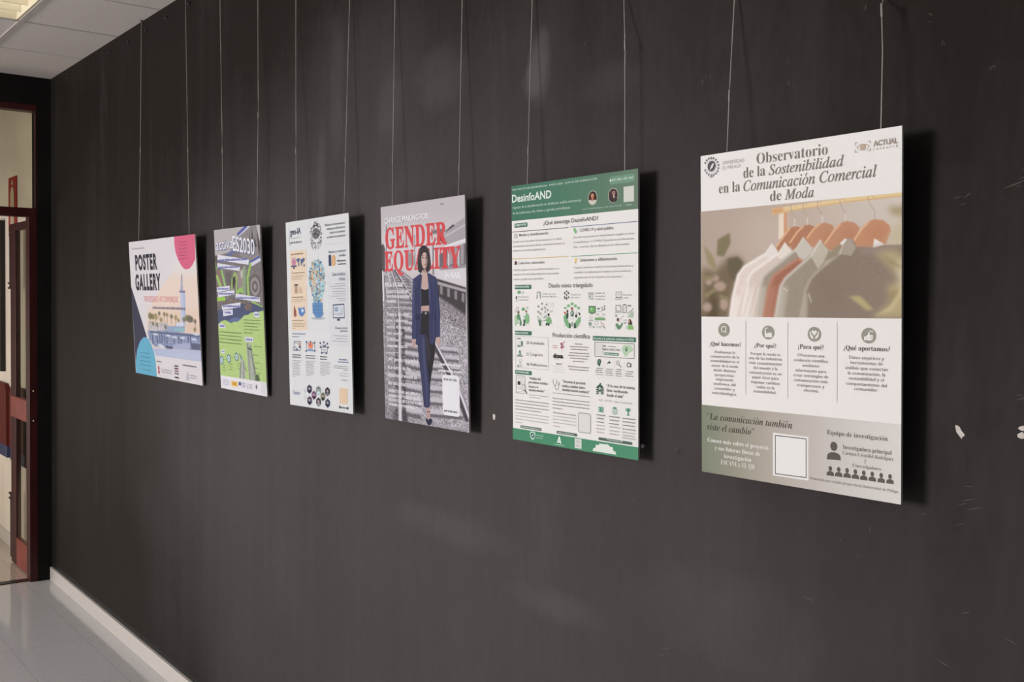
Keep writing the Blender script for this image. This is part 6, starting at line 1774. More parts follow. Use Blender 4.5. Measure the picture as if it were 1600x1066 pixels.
E(.5305,.3824,.0165,.0073,(176,206,206),2,.4)
E(.4862,.426,.0162,.0037,(80,118,158),4)
E(.4979,.2729,.0064,.0044,(226,204,176),2)
E(.4374,.4195,.0081,.0077,(176,206,206),3,.4)
E(.4045,.3529,.0064,.0081,(96,140,176),4)
E(.4296,.2642,.0096,.0087,(196,160,140),2)
E(.5096,.368,.0166,.007,(150,196,200),3)
E(.4511,.2971,.0071,.0049,(228,188,148),2)
E(.5511,.2943,.0152,.0058,(206,222,222),4)
E(.4538,.3237,.0172,.0033,(228,188,148),2,.4)
E(.5618,.4053,.0148,.0051,(120,172,186),3)
E(.5303,.2215,.0083,.0086,(120,172,186),4)
E(.4178,.3837,.0169,.0051,(196,160,140),2)
E(.4634,.3335,.0146,.0077,(228,188,148),3,.4)
E(.4584,.3524,.0101,.0084,(196,160,140),3)
E(.5168,.2879,.0082,.0036,(206,222,222),4,.4)
E(.4061,.3688,.0082,.0034,(196,160,140),2)
E(.6278,.3387,.0087,.0064,(224,184,146),3)
E(.5877,.3209,.0068,.0083,(224,184,146),4)
E(.378,.3248,.0079,.0074,(128,160,190),2,.4)
E(.6168,.3595,.0073,.0055,(176,206,206),3)
E(.4486,.3174,.0172,.0057,(196,160,140),2)
E(.4954,.3791,.0095,.0054,(224,184,146),3,.4)
E(.4103,.2996,.0172,.0067,(196,160,140),4)
E(.5044,.2933,.0149,.0081,(228,188,148),2)
E(.4611,.3911,.014,.0069,(176,206,206),3)
E(.5719,.3004,.0093,.0058,(176,206,206),4,.4)
E(.5694,.3719,.0165,.0068,(150,196,200),2)
E(.5309,.2221,.009,.0069,(226,204,176),3)
E(.4874,.3982,.0151,.0051,(80,118,158),4)
E(.536,.3816,.0101,.0079,(128,160,190),2,.4)
E(.5953,.3718,.0165,.006,(196,160,140),3)
E(.515,.2557,.0166,.0058,(128,160,190),4)
E(.5487,.3778,.0081,.0075,(176,206,206),2)
E(.5207,.3655,.0131,.0075,(224,184,146),3,.4)
E(.5344,.3778,.008,.0056,(120,172,186),4)
E(.5457,.2681,.0131,.0033,(80,118,158),2)
E(.4989,.2685,.0098,.0042,(228,188,148),3)
E(.4948,.3023,.0089,.0083,(80,118,158),2)
E(.3707,.305,.0111,.0038,(150,196,200),3)
E(.5903,.3031,.0128,.0036,(120,172,186),4)
E(.5164,.2938,.0168,.0078,(226,204,176),2,.4)
E(.4759,.3972,.0104,.0039,(80,118,158),3)
E(.5262,.3433,.0169,.0066,(196,160,140),4)
E(.4567,.4147,.0075,.0063,(120,172,186),2)
E(.5379,.2507,.016,.0052,(80,118,158),3,.4)
E(.4884,.2682,.0105,.0086,(150,196,200),4)
E(.6081,.3519,.0167,.0059,(150,196,200),2)
E(.4827,.2886,.0095,.0058,(228,188,148),3)
E(.4,.3537,.0097,.0076,(224,184,146),4,.4)
E(.5142,.2793,.0149,.0045,(196,160,140),3)
E(.4461,.2512,.0131,.0059,(228,188,148),4)
E(.5384,.3523,.0075,.0074,(176,206,206),2,.4)
E(.449,.3351,.0122,.0058,(228,188,148),3)
E(.4617,.382,.0067,.0046,(226,204,176),4)
E(.4839,.4201,.0123,.0032,(128,160,190),2)
E(.5758,.3146,.0139,.0067,(226,204,176),3,.4)
E(.4909,.4191,.0106,.0079,(206,222,222),4)
E(.4249,.2821,.0157,.0071,(228,188,148),2)
E(.4877,.2814,.0079,.0059,(176,206,206),3)
E(.515,.3286,.008,.0064,(206,222,222),4,.4)
E(.4258,.398,.0138,.0033,(176,206,206),3)
E(.5527,.4344,.0138,.0034,(196,160,140),4)
E(.5955,.2695,.0165,.0071,(80,118,158),2,.4)
E(.4084,.2808,.0081,.0067,(196,160,140),3)
E(.4847,.2537,.0075,.0053,(228,188,148),4)
E(.518,.3823,.0077,.0055,(128,160,190),3,.4)
E(.4516,.3499,.0168,.0053,(224,184,146),4)
E(.4076,.356,.0166,.0063,(226,204,176),3)
E(.5374,.2776,.009,.0074,(226,204,176),4,.4)
E(.5123,.2484,.0104,.0073,(150,196,200),2)
E(.4139,.3743,.0073,.007,(80,118,158),3)
E(.5308,.272,.0115,.0049,(128,160,190),2,.4)
E(.5678,.2324,.0166,.007,(96,140,176),4)
E(.4348,.2423,.0138,.0079,(196,160,140),2)
E(.4047,.3545,.009,.005,(206,222,222),3,.4)
E(.5342,.2963,.0077,.0078,(206,222,222),4)
E(.536,.3962,.0155,.006,(224,184,146),2)
E(.5252,.3454,.0106,.0036,(176,206,206),3)
E(.493,.3859,.0115,.0082,(120,172,186),3)
E(.5345,.3139,.0073,.004,(224,184,146),4)
E(.4137,.2992,.0081,.0046,(206,222,222),2,.4)
E(.4485,.2528,.0117,.0033,(228,188,148),3)
E(.6144,.3026,.0136,.0069,(196,160,140),4)
E(.4877,.4264,.0137,.0048,(96,140,176),2)
E(.5441,.3799,.0084,.0032,(96,140,176),3,.4)
E(.4373,.234,.0173,.0052,(224,184,146),4)
E(.4529,.3208,.0143,.0041,(150,196,200),2)
E(.4308,.3655,.0136,.0056,(196,160,140),3)
E(.4855,.228,.0173,.0061,(226,204,176),3)
E(.4689,.2384,.0163,.0059,(120,172,186),4)
E(.4819,.2313,.0108,.0049,(150,196,200),4)
E(.5059,.3074,.0097,.0037,(228,188,148),4)
E(.5065,.4213,.0157,.0043,(226,204,176),2)
E(.4974,.3444,.0143,.0083,(206,222,222),4,.4)
E(.4521,.3165,.0076,.0049,(228,188,148),2)
E(.5882,.2898,.0071,.0045,(96,140,176),4)
E(.3929,.3107,.0092,.0035,(226,204,176),2,.4)
E(.5616,.231,.0093,.0052,(96,140,176),3)
E(.3968,.309,.0149,.0063,(206,222,222),4)
E(.6026,.3644,.0124,.0056,(176,206,206),2)
E(.5821,.3644,.0141,.007,(196,160,140),3,.4)
E(.4359,.3964,.0078,.0035,(206,222,222),4)
E(.4182,.2744,.0071,.0075,(228,188,148),2)
E(.5245,.2254,.0077,.0052,(120,172,186),3)
E(.5356,.2705,.0102,.005,(224,184,146),2)
E(.5836,.3799,.0119,.004,(120,172,186),4)
E(.5576,.3182,.0149,.0038,(196,160,140),2,.4)
E(.4474,.4193,.0112,.0056,(224,184,146),3)
E(.565,.4253,.0167,.0064,(226,204,176),4)
E(.4879,.2297,.0067,.0064,(196,160,140),3,.4)
E(.4914,.4125,.0087,.0047,(206,222,222),4)
E(.422,.341,.0091,.0051,(206,222,222),2)
E(.5346,.3078,.0154,.0059,(96,140,176),2)
E(.6108,.2656,.0097,.0069,(176,206,206),2,.4)
E(.5946,.3575,.0102,.0031,(128,160,190),3)
E(.5038,.3479,.0106,.0049,(96,140,176),4)
E(.3793,.2844,.0118,.0072,(206,222,222),2)
E(.468,.4343,.0165,.0071,(128,160,190),3,.4)
E(.546,.3378,.0102,.0065,(176,206,206),4)
E(.5486,.3347,.0071,.0036,(150,196,200),2)
E(.4628,.3458,.0097,.0084,(176,206,206),3)
E(.4392,.3753,.0147,.007,(120,172,186),4,.4)
E(.5458,.4037,.0129,.0043,(176,206,206),3)
E(.5003,.4158,.017,.0062,(150,196,200),4)
E(.4782,.2573,.0164,.0066,(80,118,158),3)
E(.4783,.242,.0125,.0072,(80,118,158),4)
E(.4629,.4133,.0097,.0046,(150,196,200),2)
E(.5279,.4163,.0132,.0074,(96,140,176),3,.4)
E(.436,.2305,.0157,.0082,(226,204,176),4)
E(.5629,.3119,.012,.0082,(224,184,146),2)
E(.4533,.2793,.0084,.0033,(80,118,158),3)
E(.3992,.3406,.0085,.0042,(80,118,158),4,.4)
E(.5246,.3614,.0142,.0034,(80,118,158),2)
E(.4929,.4022,.0098,.0079,(196,160,140),3)
E(.5334,.4228,.0138,.0078,(150,196,200),4)
E(.5022,.2409,.008,.0036,(96,140,176),2,.4)
E(.4081,.3526,.0149,.0074,(96,140,176),3)
E(.5797,.3966,.0162,.0085,(176,206,206),4)
E(.5276,.4312,.0074,.0035,(96,140,176),2)
E(.4263,.2994,.0147,.0036,(224,184,146),3,.4)
E(.4759,.3379,.0129,.0053,(228,188,148),4)
E(.5502,.3288,.0165,.0035,(196,160,140),2)
E(.5664,.3785,.0075,.0058,(150,196,200),3)
E(.46,.3803,.0106,.0048,(196,160,140),4,.4)
E(.4987,.372,.0126,.0048,(176,206,206),2)
E(.4537,.4046,.0069,.0055,(226,204,176),3)
E(.4302,.3641,.0094,.0037,(120,172,186),4)
E(.4887,.435,.0105,.0084,(226,204,176),2,.4)
E(.396,.2946,.0065,.0076,(128,160,190),3)
E(.473,.2213,.0114,.0053,(150,196,200),4)
E(.5135,.2307,.017,.0056,(150,196,200),2)
E(.5012,.2374,.0168,.007,(150,196,200),3,.4)
E(.5111,.2306,.0149,.0056,(206,222,222),4)
E(.5203,.4174,.0132,.0033,(80,118,158),2)
E(.4734,.4106,.0164,.0053,(128,160,190),4,.4)
E(.5765,.3134,.017,.0043,(196,160,140),4)
E(.485,.278,.0137,.0038,(228,188,148),2,.4)
E(.4151,.3177,.0164,.0082,(228,188,148),3)
E(.5337,.2496,.0163,.0084,(150,196,200),3,.4)
E(.487,.2771,.0149,.004,(228,188,148),2)
E(.4995,.433,.0073,.0037,(176,206,206),3)
E(.5416,.3022,.0115,.0064,(206,222,222),4,.4)
E(.5238,.2772,.0143,.0039,(226,204,176),3)
E(.4939,.3739,.0148,.0055,(120,172,186),4)
E(.5015,.3531,.0069,.006,(176,206,206),2,.4)
E(.3811,.3008,.0067,.0049,(206,222,222),3)
E(.4865,.3626,.0104,.0061,(196,160,140),4)
E(.5509,.4253,.017,.0048,(196,160,140),2)
E(.3907,.3151,.0124,.0054,(176,206,206),4)
E(.6155,.2875,.0151,.0039,(226,204,176),2)
E(.4629,.3268,.0114,.0035,(228,188,148),3)
E(.3952,.2915,.0173,.0047,(96,140,176),4,.4)
E(.4385,.3902,.0093,.0079,(176,206,206),2)
E(.5367,.3051,.0089,.0046,(80,118,158),3)
E(.601,.3175,.0081,.0039,(128,160,190),4)
E(.5258,.2215,.0153,.0059,(120,172,186),3)
E(.5313,.2454,.013,.0066,(176,206,206),2)
E(.5566,.2407,.0113,.0068,(120,172,186),2)
E(.6005,.3789,.0131,.0078,(120,172,186),3)
E(.4414,.283,.0121,.0083,(120,172,186),2)
E(.4984,.2528,.0167,.0043,(228,188,148),3)
E(.3951,.2939,.0112,.0067,(120,172,186),4)
E(.5466,.2584,.0116,.007,(96,140,176),2,.4)
E(.487,.3447,.0093,.0059,(228,188,148),3)
E(.5053,.4167,.0135,.0055,(226,204,176),4)
E(.5709,.4035,.0074,.0045,(150,196,200),2)
E(.4585,.4138,.0133,.0068,(150,196,200),3,.4)
E(.575,.2946,.0131,.0079,(96,140,176),2)
E(.5307,.2305,.0105,.0067,(196,160,140),3)
E(.5643,.2777,.0098,.0036,(224,184,146),4,.4)
E(.4728,.4096,.0096,.0041,(120,172,186),3)
E(.605,.3323,.0106,.0044,(96,140,176),2,.4)
E(.3753,.3407,.0077,.0061,(150,196,200),3)
E(.4994,.2412,.0076,.0062,(176,206,206),2)
E(.5143,.3153,.0123,.0086,(150,196,200),4)
E(.4876,.2644,.0105,.0067,(226,204,176),2)
E(.6136,.2932,.0119,.0039,(128,160,190),3)
E(.494,.3162,.0118,.0047,(196,160,140),2)
E(.5696,.2769,.0145,.0065,(224,184,146),3)
E(.4097,.2609,.0146,.0037,(80,118,158),4)
E(.4861,.3548,.0081,.0071,(128,160,190),4)
E(.3961,.3445,.0104,.0034,(150,196,200),2)
E(.5656,.2474,.0099,.0065,(176,206,206),3,.4)
E(.5386,.3271,.0163,.0047,(128,160,190),4)
E(.4524,.411,.011,.0055,(96,140,176),2)
E(.5386,.3858,.0062,.0084,(176,206,206),4,.4)
E(.4471,.4056,.011,.0079,(80,118,158),2)
E(.5505,.2947,.0117,.0071,(176,206,206),3)
E(.5274,.3942,.0117,.0031,(96,140,176),4)
E(.5736,.3895,.0067,.0061,(128,160,190),2,.4)
E(.5024,.245,.017,.008,(150,196,200),3)
E(.4278,.4001,.0107,.0068,(80,118,158),4)
E(.4339,.2773,.0129,.0074,(120,172,186),2)
E(.5041,.3145,.0104,.0065,(206,222,222),3,.4)
E(.5701,.3181,.0069,.0046,(80,118,158),4)
E(.5963,.2538,.0063,.0074,(120,172,186),2)
E(.3983,.3174,.0154,.0059,(224,184,146),3)
E(.5152,.2245,.0147,.0067,(176,206,206),4,.4)
E(.5874,.3555,.0154,.0066,(176,206,206),2)
E(.3893,.2909,.0106,.0037,(96,140,176),2,.4)
E(.4864,.2844,.0081,.0086,(228,188,148),4)
E(.6016,.3721,.0105,.0056,(150,196,200),2)
E(.4854,.2239,.0148,.0071,(224,184,146),3,.4)
E(.5929,.3705,.0156,.0082,(176,206,206),4)
E(.5798,.3121,.0133,.0081,(80,118,158),2)
E(.5587,.3176,.0098,.0045,(96,140,176),3)
E(.5454,.3886,.012,.0078,(96,140,176),4,.4)
E(.473,.2387,.0104,.004,(80,118,158),2)
E(.4102,.3104,.0065,.0063,(96,140,176),4)
E(.4497,.4214,.008,.0032,(120,172,186),3)
E(.3833,.349,.0118,.0078,(176,206,206),4)
E(.4828,.4205,.0122,.0041,(80,118,158),2)
E(.4837,.3153,.0096,.0078,(228,188,148),3,.4)
E(.3876,.3347,.0139,.0066,(150,196,200),4)
E(.4805,.2888,.0097,.007,(128,160,190),3)
E(.402,.331,.0136,.0084,(120,172,186),4,.4)
E(.5449,.2289,.0114,.0056,(226,204,176),2)
E(.4131,.2777,.014,.0045,(228,188,148),3)
E(.4531,.2372,.0167,.0048,(206,222,222),4)
E(.3972,.2924,.0074,.0051,(196,160,140),2,.4)
E(.4223,.3675,.0075,.0081,(224,184,146),3)
E(.4539,.3689,.016,.0034,(224,184,146),4)
E(.4335,.2799,.012,.0051,(150,196,200),2)
E(.4985,.4047,.0112,.0068,(226,204,176),3,.4)
E(.5337,.3088,.0077,.0056,(224,184,146),4)
E(.6037,.2886,.0127,.0064,(206,222,222),2)
E(.417,.3151,.0076,.0075,(228,188,148),3)
E(.389,.3546,.0138,.0033,(150,196,200),2)
E(.4959,.2541,.0119,.008,(206,222,222),3)
E(.5891,.3566,.0081,.0058,(128,160,190),4)
E(.4525,.3554,.0162,.0052,(96,140,176),2,.4)
E(.6181,.3073,.0169,.0038,(128,160,190),4)
E(.5631,.3797,.0092,.0041,(224,184,146),2)
E(.4721,.4233,.0091,.0066,(224,184,146),3,.4)
E(.4838,.3535,.0095,.0033,(224,184,146),4)
E(.5825,.3651,.0116,.0064,(150,196,200),2)
E(.4968,.4168,.0097,.005,(176,206,206),3)
E(.5366,.2554,.0068,.0059,(196,160,140),4,.4)
E(.4418,.3334,.0174,.0076,(228,188,148),2)
E(.429,.3176,.0085,.0088,(228,188,148),3)
E(.4563,.2721,.0174,.0074,(228,188,148),4)
E(.5796,.2769,.0091,.0035,(96,140,176),3)
E(.4128,.3757,.0065,.0049,(224,184,146),4)
E(.5584,.3806,.0123,.0053,(196,160,140),3,.4)
E(.5247,.2815,.0091,.0057,(120,172,186),4)
E(.4373,.2983,.0157,.0074,(228,188,148),3)
E(.5291,.2904,.0097,.0067,(206,222,222),4,.4)
E(.4535,.2503,.0089,.0032,(120,172,186),3)
E(.454,.2678,.0129,.0047,(150,196,200),4)
E(.5669,.2659,.0075,.0065,(196,160,140),2,.4)
E(.552,.3807,.0157,.0066,(224,184,146),3)
E(.5585,.2377,.0113,.0062,(96,140,176),4)
E(.462,.3225,.0097,.0063,(226,204,176),3,.4)
E(.5273,.3634,.0093,.0058,(206,222,222),4)
E(.5263,.361,.0111,.0063,(96,140,176),2)
E(.4274,.239,.0066,.006,(196,160,140),3)
E(.4466,.2527,.0073,.0052,(224,184,146),2)
E(.5511,.3572,.0087,.0047,(120,172,186),3)
E(.6056,.3184,.0113,.0058,(150,196,200),4)
E(.4066,.3639,.0117,.0062,(176,206,206),2,.4)
E(.5655,.4297,.0067,.0059,(80,118,158),3)
E(.5472,.2927,.0103,.0066,(80,118,158),4)
E(.5293,.3667,.014,.0071,(196,160,140),2)
E(.5596,.271,.013,.0034,(80,118,158),3,.4)
E(.5727,.2705,.0119,.0072,(224,184,146),4)
E(.5718,.3233,.011,.0063,(196,160,140),2)
E(.5508,.4295,.0147,.0068,(120,172,186),4,.4)
E(.508,.3925,.0079,.0059,(128,160,190),2)
E(.5292,.373,.015,.0078,(196,160,140),3)
E(.3876,.3101,.0171,.0075,(196,160,140),4)
E(.454,.3874,.0137,.0068,(226,204,176),2,.4)
E(.5937,.3774,.0115,.0059,(196,160,140),3)
E(.5423,.3432,.0167,.0049,(120,172,186),4)
E(.5091,.2282,.0165,.0047,(96,140,176),2)
E(.4441,.3965,.0138,.0064,(150,196,200),3,.4)
E(.6055,.3259,.009,.0051,(206,222,222),4)
E(.4119,.2858,.017,.0052,(176,206,206),3)
E(.4392,.2817,.0077,.0061,(228,188,148),4,.4)
E(.4466,.2488,.0113,.0075,(228,188,148),2)
E(.5075,.4109,.0167,.0033,(206,222,222),3)
E(.606,.3145,.009,.0087,(120,172,186),4)
E(.5548,.3818,.0063,.0048,(128,160,190),2,.4)
E(.4867,.4185,.0079,.0087,(196,160,140),3)
E(.5194,.2863,.011,.0061,(120,172,186),4)
E(.4928,.2869,.0097,.0076,(228,188,148),2)
E(.4357,.3104,.0175,.0067,(228,188,148),3,.4)
E(.5056,.367,.012,.0052,(80,118,158),4)
E(.403,.3058,.014,.0051,(120,172,186),3)
E(.4345,.2862,.0159,.0059,(228,188,148),4,.4)
E(.6023,.3479,.0139,.0033,(150,196,200),3)
E(.5521,.2313,.0154,.0065,(224,184,146),2,.4)
E(.4292,.2684,.0084,.0057,(120,172,186),3)
E(.4955,.3911,.0167,.008,(96,140,176),2)
E(.4915,.4134,.0171,.0049,(150,196,200),3,.4)
E(.3922,.2775,.0167,.0071,(80,118,158),3)
E(.3819,.2924,.0084,.0044,(206,222,222),4,.4)
E(.5083,.301,.0108,.0085,(150,196,200),2)
E(.5235,.3845,.0066,.0081,(196,160,140),3)
E(.3993,.2591,.0149,.0067,(176,206,206),4)
E(.4923,.3775,.0084,.0044,(224,184,146),2,.4)
E(.4635,.3087,.0118,.0041,(150,196,200),2)
E(.3822,.3173,.0136,.0052,(150,196,200),4)
E(.4518,.2841,.0118,.007,(80,118,158),2)
E(.4881,.4267,.015,.0084,(224,184,146),3)
E(.5325,.3491,.014,.0042,(176,206,206),4,.4)
E(.4855,.2528,.01,.0046,(120,172,186),2)
E(.5492,.2987,.0136,.0082,(224,184,146),4)
E(.559,.2685,.0082,.0064,(196,160,140),2,.4)
E(.5431,.2831,.0129,.0071,(128,160,190),3)
E(.4441,.3537,.0099,.0046,(176,206,206),2)
E(.45,.4332,.0116,.0063,(80,118,158),3,.4)
E(.5465,.2776,.0074,.0064,(120,172,186),4)
E(.5205,.4339,.0156,.0087,(80,118,158),2)
E(.5024,.3116,.0147,.0064,(228,188,148),3)
E(.5051,.3835,.0127,.0064,(226,204,176),2)
E(.5647,.2972,.0151,.0073,(96,140,176),4)
P([(.4204,.4429),(.4966,.4395),(.5806,.4413),(.5807,.4823),(.5889,.4976),(.5979,.4944),(.581,.5075),(.5482,.5206),(.4789,.5216),(.4474,.5076),(.4223,.4926),(.4233,.4918)],(98,138,182),3)
K([(.4224,.4601),(.5855,.4583)],.0026,(80,116,160),4)
K([(.4211,.4783),(.5843,.4762)],.0026,(80,116,160),4)
K([(.4198,.4964),(.583,.494)],.0026,(80,116,160),4)
E(.503,.5237,.1129,.0069,(176,178,184),2)
part('text_block')
T('Impacto y producción','s',(112,114,140),.6956,.1893,.9492,.1893,.0123,4,.008)
T('científica','s',(112,114,140),.8438,.2117,.9504,.2117,.0121,4,.008)
T('Líneas temáticas','s',(112,114,140),.7441,.3072,.936,.3072,.0182,4,.008)
T('críticas','s',(112,114,140),.839,.3318,.934,.3318,.018,4,.008)
part('figure_number')
T('1','s',(66,68,98),.6923,.2545,.7317,.2545,.0551,4,.012)
T('8','s',(224,164,96),.7407,.2538,.7947,.2538,.0518,4,.03)
part('text_block')
T('Publicaciones','s',(98,96,100),.8168,.2366,.9484,.2366,.0086,4,.04)
T('académicas','s',(98,96,100),.8304,.2528,.9472,.2528,.0085,4,.04)
B((160,157,160),.7786,.9398,.3487,.004,3,97)
B((160,157,160),.7058,.9389,.36,.0041,3,98)
B((160,157,160),.7469,.9379,.3734,.004,3,99)
B((160,157,160),.7384,.9369,.3864,.004,3,100)
B((160,157,160),.748,.9359,.3984,.004,3,101)
B((160,157,160),.7141,.935,.4102,.004,3,102)
B((160,157,160),.7952,.9341,.4227,.004,3,103)
B((160,157,160),.8342,.9332,.4338,.004,3,104)
part('text_block')
T('El impacto de la IA','s',(98,96,100),.7707,.5763,.9476,.5763,.0103,4,.012)
T('generativa','s',(98,96,100),.8454,.5904,.9465,.5904,.0102,4,.012)
B((160,157,160),.7405,.9449,.6116,.0041,3,105)
B((160,157,160),.77,.9438,.6257,.0041,3,106)
B((160,157,160),.7276,.9427,.6397,.0041,3,107)
part('monitor_picture')
P([(.741,.452),(.9118,.4485),(.9134,.5223),(.7379,.523)],(92,94,116),2)
P([(.7509,.4591),(.9026,.4553),(.9049,.5161),(.7475,.5179)],(216,216,220),3)
R(.7975,.5241,.842,.5355,(78,80,104),2,0,0)
R(.7624,.4657,.8272,.4886,(170,184,204),4,0,0)
R(.8437,.4638,.8917,.5038,(196,198,206),4,0,0)
K([(.7696,.4683),(.8169,.4686)],.0025,(96,104,130),5)
K([(.7689,.4773),(.8162,.4776)],.0025,(96,104,130),5)
K([(.7683,.4853),(.8156,.4856)],.0025,(96,104,130),5)
K([(.7613,.4977),(.8824,.4982)],.0031,(150,154,166),4)
K([(.7607,.5055),(.8819,.5059)],.0031,(150,154,166),4)
part('text_block')
B((136,146,170),.0689,.2914,.6084,.0077,3,108)
B((136,146,170),.0679,.1888,.6241,.0066,3,109)
part('illustration')
R(.0942,.6474,.2111,.6992,(112,112,130),2,.006,.006)
R(.0747,.6794,.1288,.7016,(128,128,144),3,.004,.005)
E(.1862,.6644,.0239,.0087,(206,160,150),3)
E(.1465,.6937,.0172,.0065,(96,98,124),3)
E(.1921,.6789,.0171,.0065,(96,98,124),3)
B((130,130,146),.1057,.166,.6584,.0044,3,110)
part('illustration')
R(.3019,.6522,.4437,.6983,(104,106,136),2,.006,.006)
E(.3723,.6675,.0429,.0192,(222,150,120),3)
E(.3724,.6648,.0165,.0096,(200,110,90),4)
R(.3246,.6868,.4145,.6972,(130,160,200),3,0,0)
E(.3071,.6495,.0117,.0048,(96,98,130),4)
E(.3736,.6477,.0115,.0048,(96,98,130),4)
E(.4422,.6512,.0114,.0048,(96,98,130),4)
E(.2987,.699,.0117,.0048,(96,98,130),4)
E(.444,.6946,.0114,.0048,(96,98,130),4)
part('illustration')
R(.5422,.6706,.6408,.704,(112,112,132),2,.004,.006)
E(.5308,.6523,.0128,.0058,(100,102,130),3)
E(.5867,.6475,.0127,.0058,(100,102,130),3)
E(.6413,.6537,.0125,.0057,(100,102,130),3)
E(.5325,.6733,.0128,.0058,(100,102,130),3)
E(.6524,.6727,.0125,.0057,(100,102,130),3)
E(.551,.7034,.0127,.0058,(100,102,130),3)
E(.622,.7043,.0126,.0057,(100,102,130),3)
E(.5851,.67,.0127,.0057,(100,102,130),3)
E(.6092,.6645,.0126,.0057,(100,102,130),3)
K([(.5867,.6475),(.5851,.67)],.0021,(124,124,142),3)
K([(.5308,.6523),(.5693,.6702)],.0021,(124,124,142),3)
K([(.6413,.6537),(.6088,.6697)],.0021,(124,124,142),3)
K([(.5602,.686),(.6233,.6867)],.0021,(124,124,142),3)
K([(.5676,.6938),(.6196,.694)],.0021,(124,124,142),3)
part('text_block')
B((104,101,106),.0615,.2078,.7233,.0071,3,111)
B((104,101,106),.0607,.207,.7353,.0071,3,112)
B((104,101,106),.2922,.4436,.7224,.007,3,113)
B((104,101,106),.2913,.4427,.7352,.007,3,114)
B((104,101,106),.5225,.633,.7238,.0068,3,115)
B((104,101,106),.5216,.6321,.7364,.0068,3,116)
B((168,165,166),.0594,.2142,.754,.0044,3,117)
B((168,165,166),.0589,.1933,.7628,.0044,3,118)
B((168,165,166),.0583,.1722,.7716,.0044,3,119)
B((168,165,166),.0578,.1938,.78,.0044,3,120)
B((168,165,166),.0572,.1728,.7888,.0044,3,121)
B((168,165,166),.0567,.1944,.7972,.0044,3,122)
B((168,165,166),.0561,.1733,.806,.0044,3,123)
B((168,165,166),.0555,.1949,.8143,.0044,3,124)
B((168,165,166),.055,.1739,.8232,.0044,3,125)
B((168,165,166),.0544,.1955,.8315,.0044,3,126)
B((168,165,166),.0539,.1058,.8413,.0044,3,127)
B((168,165,166),.2918,.4464,.7519,.0043,3,128)
B((168,165,166),.2912,.4263,.7605,.0043,3,129)
B((168,165,166),.2907,.4061,.7691,.0043,3,130)
B((168,165,166),.2901,.4268,.7773,.0043,3,131)
B((168,165,166),.2895,.4066,.786,.0043,3,132)
B((168,165,166),.2889,.4272,.7941,.0043,3,133)
B((168,165,166),.2884,.4071,.8028,.0043,3,134)
B((168,165,166),.2878,.4277,.8109,.0043,3,135)
B((168,165,166),.2872,.4075,.8196,.0043,3,136)
B((168,165,166),.2866,.3627,.8286,.0043,3,137)
B((168,165,166),.5236,.6931,.7521,.0042,3,138)
B((168,165,166),.523,.6739,.7605,.0042,3,139)
B((168,165,166),.5224,.6546,.769,.0042,3,140)
B((168,165,166),.5218,.6742,.7769,.0042,3,141)
B((168,165,166),.5212,.655,.7854,.0042,3,142)
B((168,165,166),.5206,.6746,.7933,.0042,3,143)
B((168,165,166),.52,.6553,.8018,.0042,3,144)
B((168,165,166),.5195,.6749,.8097,.0042,3,145)
B((168,165,166),.5189,.5931,.8191,.0042,3,146)
B((136,146,170),.8121,.9355,.7315,.0092,3,147)
B((136,146,170),.796,.9522,.7437,.0082,3,148)
B((160,157,160),.7335,.9432,.7657,.0046,3,149)
B((160,157,160),.7328,.9424,.7754,.0046,3,150)
B((160,157,160),.8754,.9416,.7837,.0045,3,151)
B((190,188,190),.8143,.9404,.8011,.0046,3,152)
B((190,188,190),.8133,.9393,.8143,.0046,3,153)
B((130,127,130),.8417,.9377,.8345,.0046,3,154)
T('Equipo','s',(142,152,180),.0579,.938,.1783,.938,.0207,4,0)
K([(.2645,.9074),(.2526,.9345)],.0021,(200,198,200),2)
E(.265,.9489,.0218,.0107,(190,188,192),2,.2)
E(.2608,.9128,.0168,.0075,(200,198,202),2,.2)
part('team_portrait')
P([(.299,.8902),(.3397,.8761),(.3782,.8886),(.3766,.9118),(.3362,.9271),(.2974,.9136)],(62,62,92),2)
E(.3383,.8963,.0149,.009,(188,160,150),4)
P([(.3219,.8947),(.329,.8871),(.3489,.8864),(.3549,.8946),(.3387,.891)],(48,40,44),5)
P([(.3106,.9153),(.3244,.9063),(.3508,.9054),(.365,.9144),(.3365,.9228)],(40,40,52),3)
part('team_portrait')
P([(.4463,.891),(.4859,.8771),(.5233,.8893),(.5217,.9123),(.4823,.9273),(.4447,.9141)],(128,152,148),2)
E(.4845,.897,.0144,.0089,(188,160,150),4)
P([(.4685,.8954),(.4755,.8879),(.4948,.8872),(.5006,.8953),(.4848,.8917)],(48,40,44),5)
P([(.4575,.9157),(.4709,.9068),(.4966,.9059),(.5103,.9148),(.4826,.9231)],(198,222,218),3)
part('team_portrait')
P([(.5894,.8922),(.6279,.8785),(.6643,.8906),(.6626,.9132),(.6243,.928),(.5878,.915)],(56,54,66),2)
E(.6265,.8981,.014,.0088,(188,160,150),4)
P([(.611,.8966),(.6178,.8892),(.6365,.8885),(.6422,.8965),(.6269,.893)],(48,40,44),5)
P([(.6002,.9166),(.6133,.9079),(.6383,.907),(.6516,.9157),(.6246,.9239)],(126,124,136),3)
part('team_portrait')
P([(.3728,.9194),(.4129,.9053),(.4509,.9175),(.4492,.9406),(.4094,.9558),(.3712,.9426)],(138,98,138),2)
E(.4115,.9253,.0146,.009,(188,160,150),4)
P([(.3954,.9238),(.4024,.9162),(.4219,.9154),(.4278,.9236),(.4119,.92)],(48,40,44),5)
P([(.3842,.9442),(.3978,.9353),(.4239,.9343),(.4378,.9431),(.4097,.9516)],(40,40,52),3)
part('team_portrait')
P([(.5163,.9208),(.5553,.9069),(.5922,.919),(.5905,.9417),(.5517,.9567),(.5146,.9437)],(128,132,110),2)
E(.5539,.9266,.0142,.0088,(188,160,150),4)
